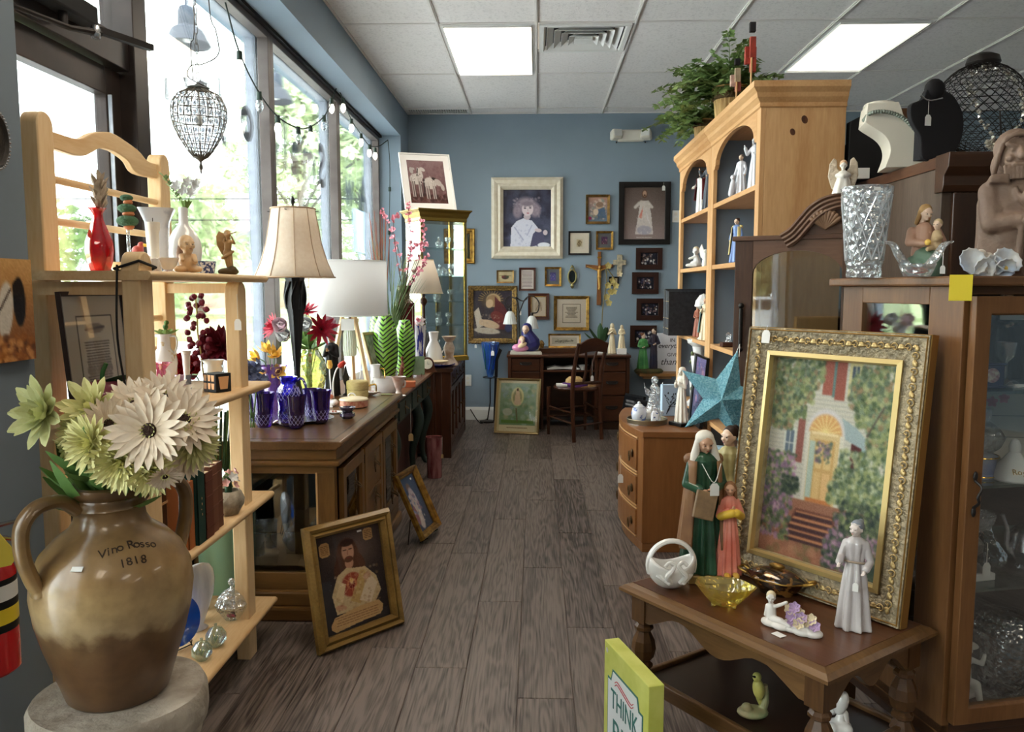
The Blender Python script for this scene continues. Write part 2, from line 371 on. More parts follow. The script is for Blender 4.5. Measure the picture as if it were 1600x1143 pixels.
cr.color_ramp.elements[0].color=srgb(50,41,38)+(1,);cr.color_ramp.elements[1].color=srgb(124,112,105)+(1,)
L_.new(m3.outputs[0],cr.inputs[0]);L_.new(cr.outputs[0],b_.inputs['Base Color']);b_.inputs['Roughness'].default_value=.42
bp=N_.new('ShaderNodeBump');bp.inputs['Strength'].default_value=.1;bp.inputs['Distance'].default_value=.003;L_.new(m1.outputs[0],bp.inputs['Height']);L_.new(bp.outputs[0],b_.inputs['Normal'])
fl=ST(MB().b2(-1.7,6.6,-3.2,8.1,-.12,-.004).o('floor',FLM))
pm=MB();W_,L2=.1815,1.2185
e_=.0025
pm.add([(-W_/2,-L2/2,-.004),(W_/2,-L2/2,-.004),(W_/2,L2/2,-.004),(-W_/2,L2/2,-.004),(-W_/2+e_,-L2/2+e_,0),(W_/2-e_,-L2/2+e_,0),(W_/2-e_,L2/2-e_,0),(-W_/2+e_,L2/2-e_,0)],[(0,1,5,4),(1,2,6,5),(2,3,7,6),(3,0,4,7),(4,5,6,7)])
pme=pm.mesh('floor_plank',False);pme.materials.append(FLM)
for i in range(22):
 off=[.3,.9,.1,.65,1.1,.45][i%6]
 for j in range(-1,7):
  y=.55+off+j*1.22
  if y<.5 or y>8.0:continue
  y0=max(y-.61,-9);yc=y;M=_T((-1.43+i*.183,yc,0))
  if y+.61>8.0:k=(8.0-(y-.61))/1.22;M=_T((-1.43+i*.183,y-.61+k*.61,0))@_D((1,k,1,1))
  inst(pme,'floor_plank',fl,M)
# ---------------------------------------------------------------- ceiling
CZ=3.03
TILE=mat('acoustic_tile',(236,233,231),.9,n2=(214,211,209),ns=55,nd=6,lo=.5,hi=.75,bump=.25,bs=120)
GRID=mat('ceiling_grid_metal',(222,218,214),.5)
ce=ST(MB().b2(-1.7,6.6,-3.2,8.1,CZ+.05,CZ+.15).o('ceiling',mat('plenum_grey',(150,150,150),.9)))
xs=[-1.27]+[-.645+.64*k for k in range(12)];ys=[8.0]+[7.77-1.22*k for k in range(10)]
gb=MB();gb.b2(-1.27,6.5,7.985,8.0,CZ-.003,CZ+.03).b2(-1.27,-1.255,-3.2,8,CZ-.003,CZ+.03)
for x in xs[1:]:gb.b2(x-.012,x+.012,-3.2,8.0,CZ-.001,CZ+.012);gb.b2(x-.004,x+.004,-3.2,8.0,CZ-.006,CZ)
for y in ys[1:]:gb.b2(-1.27,6.5,y-.012,y+.012,CZ,CZ+.012)
gb.b2(-.005,.635,5.93,5.954,CZ,CZ+.012)
gb.o('ceiling_grid',GRID,ce,smooth=False)
LAMPS={(1,2),(5,2),(9,2),(1,5),(9,5),(1,8),(5,8),(9,8)}
tmesh={}
for i in range(len(xs)-1):
 for j in range(1,len(ys)-1):
  if(i,j)in LAMPS or(i,j-0)==(2,2):continue
  x0,x1,y1,y0=xs[i],xs[i+1],ys[j],ys[j+1]
  k=(round(x1-x0,2),round(y1-y0,2))
  if k not in tmesh:
   a,b=k[0]/2-.011,k[1]/2-.011;tmesh[k]=MB().box((0,0,0),(2*a,2*b,.015)).mesh('ceiling_tile',False);tmesh[k].materials.append(TILE)
  inst(tmesh[k],'ceiling_tile',ce,_T(((x0+x1)/2,(y0+y1)/2,CZ+.0135)))
MB().b2(-.005+.011,.635-.011,4.12+.0 if False else 5.965,6.54,CZ+.006,CZ+.021).o('ceiling_tile',TILE,ce,smooth=False)
for i in range(1,len(xs)-1):MB().b2(xs[i]+.011,xs[i+1]-.011,7.782,7.985,CZ+.006,CZ+.021).o('ceiling_tile',TILE,ce,smooth=False)
DIFF,n_,N_,L_,b_=nt('prismatic_diffuser_lit')
tc=N_.new('ShaderNodeTexCoord');se=N_.new('ShaderNodeSeparateXYZ');L_.new(tc.outputs['Object'],se.inputs[0])
ab=N_.new('ShaderNodeMath');ab.operation='ABSOLUTE';L_.new(se.outputs['X'],ab.inputs[0])
sb=N_.new('ShaderNodeMath');sb.operation='SUBTRACT';sb.inputs[1].default_value=.14;L_.new(ab.outputs[0],sb.inputs[0])
a2=N_.new('ShaderNodeMath');a2.operation='ABSOLUTE';L_.new(sb.outputs[0],a2.inputs[0])
mr=N_.new('ShaderNodeMapRange');mr.inputs['From Max'].default_value=.17;mr.inputs['To Min'].default_value=CEILING_LAMP*1.15;mr.inputs['To Max'].default_value=CEILING_LAMP*.62;L_.new(a2.outputs[0],mr.inputs['Value'])
b_.inputs['Base Color'].default_value=(.8,.8,.8,1);b_.inputs['Emission Color'].default_value=(1,.86,.68,1);L_.new(mr.outputs[0],b_.inputs['Emission Strength'])
lf=MB().frame(.616,1.196,[(0,0),(0,-.02),(.018,-.02),(.022,.012),(.022,0)]).mesh('lamp_frame',False);lf.materials.append(WHITEP)
ld=MB().box((0,0,0),(.575,1.155,.004)).mesh('diffuser',False);ld.materials.append(DIFF)
ld2=ld.copy();D2=DIFF.copy();D2.name='dimmer_diffuser';q_=[n for n in D2.node_tree.nodes if n.type=='MAP_RANGE'][0];q_.inputs['To Min'].default_value=1.35;q_.inputs['To Max'].default_value=.85;D2.node_tree.nodes['Principled BSDF'].inputs['Emission Color'].default_value=(1,.94,.82,1);ld2.materials[0]=D2
names={(1,2):'bright fluorescent ceiling panel nearest the window soffit, left of the air vent',(5,2):'fluorescent ceiling panel above the pine bookcase, showing two bright tube stripes'}
for(i,j)in sorted(LAMPS):
 cx,cy=(xs[i]+xs[i+1])/2,(ys[j]+ys[j+1])/2
 t=T('ceiling_light',names.get((i,j),'fluorescent ceiling panel out of frame, over the shop floor'),'ceiling light',(cx,cy,CZ-.003),0,'fluorescent ceiling panels')
 inst(lf,'lamp_frame',t,_T((0,-.598,.0))@_R(R(-90),4,'X')@_D((1,1,1,1)))
 inst(ld2 if(i,j)==(5,2)else ld,'diffuser',t,_T((0,0,.004)))
# supply vent: square louvred diffuser
t=T('ceiling_vent','square white louvred air vent in the ceiling beside the bright panel','vent',(.315,5.64,CZ))
v=MB();v.frame(.60,.60,[(0,0),(0,.012),(.03,.012),(.04,0)]);vm=v.mesh('vent_frame',False);vm.materials.append(WHITEP);inst(vm,'vent_frame',t,_T((0,-.3,0))@_R(R(-90),4,'X'))
for k,a in enumerate((.50,.40,.30,.20)):
 q=MB();z=.012-.004*k;q.add([(-a/2,-a/2,z),(a/2,-a/2,z),(a/2,a/2,z),(-a/2,a/2,z),(-a/2+.045,-a/2+.045,z+.035),(a/2-.045,-a/2+.045,z+.035),(a/2-.045,a/2-.045,z+.035),(-a/2+.045,a/2-.045,z+.035)],[(0,1,5,4),(1,2,6,5),(2,3,7,6),(3,0,4,7)])
 o_=q.o('louvre',WHITEP,t,smooth=False,M=_T((0,0,-.02)));md=o_.modifiers.new('thick','SOLIDIFY');md.thickness=.003
MB().box((0,0,0),(.12,.12,.012)).o('center_plate',WHITEP,t,loc=(0,0,-.018),smooth=False);MB().box((0,0,0),(.58,.58,.004)).o('vent_throat',MATBLK,t,loc=(0,0,.035),smooth=False)
t=T('return_grille','narrow slatted grille in the ceiling corner above the back wall','vent',(-.957,7.88,CZ))
MB().box((0,0,.03),(.6,.2,.004)).o('backing',MATBLK,t);g=MB().b2(-.305,.305,-.105,-.09,-.004,.01).b2(-.305,.305,.09,.1,-.004,.01).b2(-.305,-.295,-.1,.1,-.004,.01).b2(.295,.305,-.1,.1,-.004,.01);g.o('grille_frame',WHITEP,t,smooth=False)
sm_=MB().box((0,0,0),(.008,.19,.012),(0,R(35),0)).mesh('slat',False);sm_.materials.append(WHITEP)
for k in range(26):inst(sm_,'slat',t,_T((-.285+k*.0228,0,.006)))
# ---------------------------------------------------------------- walls, soffit, pillar
ST(MB().b2(-1.7,6.6,8.0,8.15,0,CZ+.05).o('wall_back',BLUE,smooth=False))
ST(MB().b2(6.5,6.65,-3.2,8.0,0,CZ+.05).o('wall_right',BLUE,smooth=False))
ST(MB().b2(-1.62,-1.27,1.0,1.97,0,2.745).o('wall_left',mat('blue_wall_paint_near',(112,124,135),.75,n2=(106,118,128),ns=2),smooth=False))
ST(MB().b2(-1.62,-1.27,7.56,8.0,0,2.745).o('wall_left_pillar',BLUE,smooth=False))
ST(MB().b2(-1.7,-1.27,-3.2,8.0,2.745,CZ+.05).o('wall_left_soffit',BLUE,smooth=False,bev=0))
ST(MB().b2(-1.62,-1.44,3.0,7.56,0,.42).o('wall_left_sill',BLUE,smooth=False))
ST(MB().b2(-1.62,-1.44,-.9,1.0,0,.2).o('wall_left_rear_sill',BLUE,smooth=False));ST(MB().b2(-1.62,-1.44,-3.2,-.9,0,2.745).o('wall_left_rear',BLUE,smooth=False))
ST(MB().b2(-1.7,6.6,-3.2,-3.08,0,CZ).o('wall_front',BLUE,smooth=False))
ST(MB().b2(-1.47,-1.28,3.0,7.555,.42,.445).o('trim_1',WHITEP,bev=.004))
bb=MB()
def skirt(x0,x1,y):
 bb.prism([(y,0),(y-.015,0),(y-.015,.10),(y-.006,.125),(y,.13)],x0,x1,'yz')
skirt(-1.27,6.5,8.0);ST(bb.o('baseboard_back',WHITEP,smooth=False))
ST(MB().b2(-1.27,-1.255,1.0,1.97,0,.1).o('baseboard_left',mat('dark_rubber_base',(50,55,62),.6),smooth=False))
# window units: frame, outer aluminium, pane
ALU=mat('weathered_outer_frame',(150,158,172),.5,.2,n2=(170,178,190),ns=30)
def window(name,y0,y1,z0=.445,z1=2.745,head=True):
 wn=ST(MB().b2(-1.53,-1.47,y0,y0+.045,z0,z1).b2(-1.53,-1.47,y1-.045,y1,z0,z1).b2(-1.53,-1.47,y0+.045,y1-.045,z1-.055,z1).b2(-1.53,-1.47,y0+.045,y1-.045,z0,z0+.05).o(name,BRONZE,smooth=False,bev=.003))
 MB().b2(-1.60,-1.54,y0,y0+.045,z0,z1).b2(-1.60,-1.54,y1-.045,y1,z0,z1).b2(-1.60,-1.54,y0+.045,y1-.045,z1-.05,z1).b2(-1.60,-1.54,y0+.045,y1-.045,z0,z0+.05).o('outer_frame',ALU,wn,smooth=False)
 MB().b2(-1.538,-1.532,y0+.03,y1-.03,z0+.03,z1-.03).o('pane',CLEAR,wn,smooth=False);return wn
W1=window('window_1',3.0,4.5);W2=window('window_2',4.5,6.0);W3=window('window_3',6.0,7.555)
window('window_4',-.9,1.0,.2)
HEADB=ST(MB().b2(-1.47,-1.445,3.0,7.555,2.725,2.745).o('trim_2',MATBLK,smooth=False))
# white vinyl lettering outside the panes, read from the street
VIN=mat('greyed_white_vinyl',(140,142,152),.8)  # white letters greyed in colour to imitate their shaded inner side
def winword(wn,txt,y,z,size,sh=0):
 M=_T((-1.5405,y,z))@Matrix(((0,0,-1,0),(-1,0,0,0),(0,1,0,0),(0,0,0,1)))
 text_mesh(txt,size,VIN,wn,M,.0004,shear=sh,align='LEFT',spacing=1.3,bold=.011)
winword(W1,'o Jnrf',4.40,2.12,.36);winword(W2,'Small',5.88,2.06,.42);winword(W3,'A w a',7.3,2.02,.42)
# ---------------------------------------------------------------- glazed shop door with transom and closer
dr=ST(MB().b2(-1.56,-1.44,2.90,3.0,0,2.745).b2(-1.56,-1.44,1.97,2.02,0,2.745).b2(-1.56,-1.46,2.02,2.9,2.10,2.21).b2(-1.56,-1.46,2.02,2.9,2.70,2.745).o('door_1',DARKF,smooth=False,bev=.003))
lfm=MB().b2(-1.54,-1.495,2.80,2.895,.02,2.095).b2(-1.54,-1.495,2.025,2.12,.02,2.095).b2(-1.54,-1.495,2.12,2.8,2.0,2.095).b2(-1.54,-1.495,2.12,2.8,.02,.25)
lfm.o('door_leaf',DARKF,dr,smooth=False,bev=.003);MB().b2(-1.52,-1.514,2.11,2.81,.24,2.01).o('door_pane',CLEAR,dr,smooth=False);MB().b2(-1.52,-1.514,2.02,2.9,2.2,2.71).o('transom_pane',CLEAR,dr,smooth=False)
MB().b2(-1.493,-1.48,2.805,2.81,.25,2.0).o('weatherstrip',ALU,dr,smooth=False);MB().b2(-1.7,-1.44,1.97,3.0,0,.015).o('threshold',ALU,dr,smooth=False)
cl=T('door_closer','black hydraulic closer with a long arm on the shop door head','door closer',(-1.46,2.45,2.19))
MB().box((.03,0,0),(.06,.30,.062)).o('closer_body',MATBLK,cl,bev=.008);MB().box((.03,-.175,.005),(.07,.05,.05)).o('closer_head',MATBLK,cl,bev=.006)
MB().cyl((.03,.0,-.03),(.03,0,-.075),.014).tube([(-.01,-.2,-.075),(.05,.0,-.078),(.1,.08,-.07)],[.008,.009,.012]).box((.135,.17,-.062),(.022,.2,.02),(0,0,R(-22))).o('closer_arm',IRON,cl);MB().lathe([(.012,-.02),(.016,-.01),(.016,.01),(.012,.02)],seg=12).o('arm_pivot',SILVER,cl,loc=(.09,.07,-.07))
# ---------------------------------------------------------------- outside
ROADM=mat('pale_asphalt',(205,205,206),.9,n2=(214,214,214),ns=1);GRASSM=mat('lawn_green',(160,178,118),.9,n2=(190,200,150),ns=.5)
ST(MB().b2(-90,-1.62,-40,90,-.7,-.5).o('ground_street',ROADM,smooth=False));ST(MB().b2(-1.7,8,-40,-3.2,-.7,-.5).o('ground_front',ROADM,smooth=False))
ST(MB().b2(-3.2,-1.62,-8,12,-.5,-.02).o('ground_sidewalk',mat('concrete_walk',(216,214,210),.9,n2=(205,203,200),ns=2),smooth=False))
ST(MB().prism([(-90,27),(-12,27),(-7,22),(-2,22),(-2,90),(-90,90)],-.5,-.05,'xy').o('ground_lawn',GRASSM,smooth=False));ST(MB().b2(-40,-18,-30,24,-.5,-.06).o('ground_verge',GRASSM,smooth=False))
LEAFS=[mat('overexposed_leaves',(184,200,156),.7,n2=(214,224,188),ns=.8),mat('deep_leaves',(138,164,112),.7,n2=(180,200,146),ns=.8)]  # leaf colours paled to imitate overexposed daylight
BARK=mat('grey_bark',(110,98,86),.9,n2=(80,70,62),ns=8)
def tree(x,y,h,cr,n,lab,m,low=.3,ls=.18,seed=1):
 rg=random.Random(seed);t=T('street_tree',lab,'tree',(x,y,-.1),rg.uniform(0,6),'trees across the street')
 tk=MB().tube(bez([(0,0,0),(.1,0,h*.25),(-.1,.1,h*.5),(0,0,h*.8)],4),[.22-.012*i for i in range(13)],8)
 blobs=[]
 for k in range(16):
  a=rg.uniform(0,6.28);z=rg.uniform(low,.95);q=cr*sin(pi*min(1,.15+z*.75))*rg.uniform(.35,.9);p=(q*cos(a),q*sin(a),h*z);blobs.append((p,cr*rg.uniform(.28,.45)))
  tk.tube(bez([(0,0,h*z*.6),(p[0]*.5,p[1]*.5,h*z*.85),p],3),[.07]+[.05]*5+[.02],5)
 tk.o('trunk',BARK,t);lf=MB()
 for k in range(n):
  p,q=blobs[rg.randrange(16)];d=Vector((rg.gauss(0,1),rg.gauss(0,1),rg.gauss(0,.8))).normalized()*q*rg.uniform(.6,1.1);c=Vector(p)+d
  u=Vector((rg.gauss(0,1),rg.gauss(0,1),rg.gauss(0,1))).normalized();v_=u.orthogonal().normalized();s=ls*rg.uniform(.6,1.4)
  lf.add([c-u*s,c+v_*s*.5,c+u*s,c-v_*s*.5],[(0,1,2,3)])
 lf.o('foliage',m,t,smooth=False,stuff=True)
tree(-9.6,33,12,3.3,5200,'tall pale green tree filling the second window pane',LEAFS[0],.3,.24,3)
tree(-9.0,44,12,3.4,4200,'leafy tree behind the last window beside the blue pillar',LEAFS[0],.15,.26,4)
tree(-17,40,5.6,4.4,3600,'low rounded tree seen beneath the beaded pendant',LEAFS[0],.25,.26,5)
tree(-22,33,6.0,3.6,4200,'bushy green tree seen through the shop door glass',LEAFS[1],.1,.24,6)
tree(-37,52,6.5,4.6,3600,'distant tree beside the brick house',LEAFS[0],.15,.3,8)
tree(-18.8,-27.5,9,5,5200,'tree behind the parked white car',mat('olive_leaves',(84,92,52),.7,n2=(150,150,100),ns=.8),.05,.34,9);tree(-27,-20,8,4.6,3600,'tree beyond the parking lot behind the camera',LEAFS[1],.1,.22,10)
hs=T('brick_house','pale brick house with white columns across the street','house',(-23,56,-.05),R(12))
MB().b2(-7,7,0,6,0,3.2).o('wall',mat('faded_brick',(190,160,150),.9,n2=(205,178,165),ns=30),hs,smooth=False);MB().prism([(-7.6,3.2),(7.6,3.2),(5.5,5.4),(-5.5,5.4)],-.6,6.4).o('roof',mat('grey_shingles',(150,148,148),.9),hs,smooth=False)
for k in range(4):MB().cyl((-4.5+3*k,-1.2,0),(-4.5+3*k,-1.2,3.2),.14).o('column',WHITEP,hs)
MB().b2(-5.5,5.5,-1.5,0,3.0,3.3).o('porch_beam',WHITEP,hs,smooth=False)
for k in range(3):wf=MB().b2(-3.9+3*k,-2.9+3*k,-.06,.0,.9,2.4).o('window',WHITEP,hs,smooth=False);MB().b2(-3.8+3*k,-3.0+3*k,-.08,-.06,1,2.3).o('pane',mat('dim_glass',(90,100,110),.1),wf,smooth=False)
pl=T('utility_pole','utility pole carrying wires along the street','pole',(-26,28,-.1));MB().cyl((0,0,0),(0,0,9),.14,.1).o('pole',BARK,pl);MB().b2(-.9,.9,-.05,.05,8.2,8.32).o('crossarm',BARK,pl,smooth=False)
for k,z in enumerate((4.25,3.55)):tag(MB().tube([(-40,24,z+.4),(-20,26,z),(-4,27.4,z+.1),(10,29,z+.5)],.022,5).o('power_line',IRON),('upper' if not k else 'lower')+' of the two wires crossing behind the windows','wire','power lines')
def barn_lamp(px,Y,z,lab):
 c=at(px,Y,z);t=T('barn_lamp',lab,'outdoor lamp',c,0,'barn lamps outside the shopfront')
 MB().lathe([(.14,0),(.145,.004),(.10,.09),(.062,.115),(.06,.2),(.05,.225),(.018,.24),(.015,.3)],cap=False).o('lamp_shade',mat('galvanised_grey_'+str(px),(74,80,92),.6),t)
 MB().tube(bez([(0,0,.29),(0,0,.42),(.12,0,.5),(.5,0,.42),(.62,0,.1)],6),.012).o('gooseneck',ALU,t);MB().ell((0,0,.05),.035).o('bulb',WHITEP,t)
barn_lamp(296,5.05,2.83,'pale barn lamp outside above the hanging bead pendant');barn_lamp(433,6.87,2.9,'smaller-looking grey barn lamp behind the second window')
c=at(562,9.5,2.0);t=T('lamp_reflection_box','pale blue box on an added post, standing in for a lamp reflection','sign',c);MB().box((0,0,0),(.04,.5,.5)).o('panel',mat('lamp_reflection_blue',(150,175,205),.6),t,bev=.02);MB().cyl((0,0,-2.02),(0,0,-.24),.02).o('post',ALU,t)  # box and post added in place of a lamp reflection in the last window
# parked white car (seen mirrored in the cabinet glass)
car=T('parked_car','white hatchback parked outside, mirrored in the arched cabinet glass','car',(-14.6,-20.9,-.5),R(-33))
CARW=mat('white_car_paint',(232,234,236),.2,coat=.6);CG=mat('dark_car_glass',(38,42,48),.08)
body=[(-2.1,.35),(-2.15,.6),(-2.05,.95),(-1.95,1.02),(-1.45,1.42),(-1.1,1.52),(.1,1.52),(.5,1.42),(1.05,1.02),(1.9,.85),(2.15,.6),(2.15,.35),(1.75,.3),(1.7,.55),(1.4,.68),(1.1,.55),(1.05,.3),(-.95,.3),(-1.0,.55),(-1.3,.68),(-1.6,.55),(-1.65,.3)]
MB().prism(body,-.85,.85).o('body',CARW,car,bev=.05,smooth=True)
for s in(-1,1):
 MB().prism([(-1.75,1.05),(-1.35,1.38),(-.75,1.42),(-.75,1.05)],s*.852,s*.862).o('side_window',CG,car,smooth=False);MB().prism([(-.68,1.05),(-.68,1.43),(.35,1.42),(.85,1.05)],s*.852,s*.862).o('side_window',CG,car,smooth=False)
 MB().box((-.62,s*.865,.92),(.18,.03,.035)).o('door_handle',SILVER,car,bev=.01);MB().box((-2.05,s*.68,.85),(.18,.3,.2)).o('tail_light',mat('tail_red',(190,30,30),.2),car,bev=.03);MB().box((2.02,s*.6,.72),(.25,.35,.14)).o('headlight',SILVER,car,bev=.03)
 for x in(-1.3,1.4):
  wh=MB().lathe([(.2,-.1),(.31,-.1),(.33,-.07),(.33,.07),(.31,.1),(.2,.1)],M=_T((x,s*.76,.33))@_R(R(90),4,'X')).o('wheel',MATBLK,car);MB().lathe([(.02,.105),(.05,.11),(.2,.09),(.2,-.09),(.02,-.09)],M=_T((x,s*.76,.33))@_R(R(90)*1,4,'X')).o('hubcap',SILVER,wh)
MB().prism([(-1.9,1.05),(-1.47,1.40),(-1.44,1.43),(-1.97,1.04)],-.7,.7).o('rear_window',CG,car,smooth=False)
# ---------------------------------------------------------------- fittings on the walls
def frame_prof(fw,d,style=0):
 if style==1:return[(0,0),(0,-d*.6),(fw*.15,-d),(fw*.45,-d*.85),(fw*.6,-d*.55),(fw*.8,-d*.5),(fw,-d*.3),(fw,0)]
 if style==2:return[(0,0),(0,-d),(fw*.08,-d*1.02),(fw*.92,-d*1.02),(fw,-d*.95),(fw,0)]
 if style==3:return[(0,0),(0,-d*.5),(fw*.25,-d),(fw*.5,-d*.8),(fw*.52,-d*.65),(fw*.75,-d*.9),(fw,-d*.4),(fw,0)]
 return[(0,0),(0,-d),(fw,-d*.6),(fw,0)]
def framed(name,lab,M,w_,h_,fw,fm,cv,d=.02,style=0,mats=(),pm_=PRINTG,cat='picture',group=None,gl=True,fm2=None):
 """M places the bottom centre of the back; the picture faces local -Y"""
 t=T(name,lab,cat,M=M,group=group)
 MB().frame(w_,h_,frame_prof(fw,d,style)).o('frame',fm,t,smooth=False,bev=.0)
 if fm2:MB().frame(w_-2*fw*.98,h_-2*fw*.98,[(0,0),(0,-d*.75),(fw*.14,-d*.8),(fw*.22,-d*.3),(fw*.22,0)],M=_T((0,0,fw*.98))).o('inner_slip',fm2,t,smooth=False);fw=fw*1.18
 i=fw;k=0
 for(mw_,mm)in mats:
  MB().frame(w_-2*i+.004,h_-2*i+.004,[(0,0),(0,-.005-.0*k),(mw_,-.0035),(mw_,0)],M=_T((0,-.0,i-.002))).o('mat_board',mm,t,smooth=False);i+=mw_;k+=1
 picture(cv,w_-2*i+.004,h_-2*i+.004,t,y=-.002,z0=i-.002,m=pm_)
 MB().b2(-w_/2+.003,w_/2-.003,-.0015,.002,.003,h_-.003).o('backing',MATBLK,t,smooth=False)
 if gl:MB().b2(-w_/2+fw,w_/2-fw,-.0075,-.0065,fw,h_-fw).o('glass',PICG,t,smooth=False)
 return t
def price_tag(parent,p,s=.02,ln=.03,m=None,h=None,d=(0,-1,0),name='price_tag'):
 m=m or PAPER;x,y,z=p;hh=h or s*1.6
 tg=MB().prism([(x-s/2,z-ln-hh),(x+s/2,z-ln-hh),(x+s/2,z-ln-hh*.25),(x+s/4,z-ln),(x-s/4,z-ln),(x-s/2,z-ln-hh*.25)],y,y-.0012).o(name,m,parent,smooth=False)
 MB().cyl((x,y,z),(x,y,z-ln-hh*.12),.0008,seg=5).o('string',THREAD,tg);return tg
# ---------------------------------------------------------------- figure and flower builders
ARMS={'pray':[((.125,-.03,.64),(.012,-.12,.73)),((-.125,-.03,.64),(-.012,-.12,.73))],
  'hold':[((.13,-.02,.63),(.03,-.12,.62)),((-.13,-.02,.63),(-.03,-.12,.60))],
  'down':[((.14,0,.63),(.15,-.05,.50)),((-.14,0,.63),(-.15,-.05,.50))],
  'open':[((.15,0,.66),(.21,-.07,.60)),((-.15,0,.66),(-.21,-.07,.60))],
  'bless':[((.14,-.01,.66),(.05,-.11,.68)),((-.16,-.02,.68),(-.17,-.09,.83))],
  'walk':[((.125,.0,.63),(.09,-.11,.57)),((-.12,-.02,.66),(-.12,-.14,.62))],'book':[((.13,-.02,.63),(.04,-.13,.66)),((-.13,-.02,.63),(-.02,-.12,.60))]}
HAIRD=mat('shaded_feature',(130,116,104),.6)
def head(t,h,c,skin,hair,s=1.0,tilt=0,turn=0,hl='short',fine=False):
 """skull, brow, nose, lips, chin and ears in one surface; hair and eyes as parts"""
 M=_T(c)@Euler((R(tilt),0,R(turn))).to_matrix().to_4x4();k=h*s
 m=MB();m.ell((0,0,.012*k),(.052*k,.06*k,.062*k),seg=16).ell((0,-.012*k,-.022*k),(.038*k,.043*k,.045*k)).ell((0,-.045*k,-.048*k),(.014*k,.014*k,.011*k))
 m.cap((0,-.055*k,.012*k),(0,-.07*k,-.012*k),.0065*k,.010*k).ell((0,-.056*k,-.03*k),(.015*k,.008*k,.005*k)).ell((.022*k,-.05*k,-.012*k),(.014*k,.012*k,.014*k)).ell((-.022*k,-.05*k,-.012*k),(.014*k,.012*k,.014*k))
 m.cap((-.032*k,-.05*k,.022*k),(.032*k,-.05*k,.022*k),.009*k).ell((.052*k,0,0),(.008*k,.014*k,.018*k)).ell((-.052*k,0,0),(.008*k,.014*k,.018*k))
 m.cap((0,.008*k,-.03*k),(0,.018*k,-.1*k),.028*k,.032*k)
 hd=m.o('head',skin,t,remesh=.0062*k if fine else .009*k,M=M,sm=2)
 e=MB()
 for q in(-1,1):e.ell((q*.021*k,-.0575*k,.006*k),(.0085*k,.005*k,.0038*k),seg=8)
 if fine or h>.18:e.o('eyes',IRON if skin in(SKIN,SKINP)else HAIRD,hd)
 if fine:MB().ell((0,-.0655*k,-.0305*k),(.011*k,.003*k,.003*k),seg=8).o('lips',mat('lip_paint',(170,80,70),.5),hd)
 if hair:
  g=MB().ell((0,.014*k,.028*k),(.06*k,.06*k,.062*k))
  if hl=='long':
   for q in(-1,1):g.cap((q*.045*k,.01*k,.02*k),(q*.058*k,.02*k,-.10*k),.024*k,.02*k)
   g.cap((0,.04*k,0),(0,.045*k,-.12*k),.05*k,.035*k)
  if hl=='bun':g.ell((0,.06*k,.06*k),.03*k)
  if hl=='beard':g.ell((0,-.035*k,-.055*k),(.035*k,.025*k,.04*k));g.cap((0,.04*k,0),(0,.045*k,-.10*k),.05*k,.035*k)
  g.o('hair',hair,t,remesh=.008*k,M=M,sm=2)
 return hd
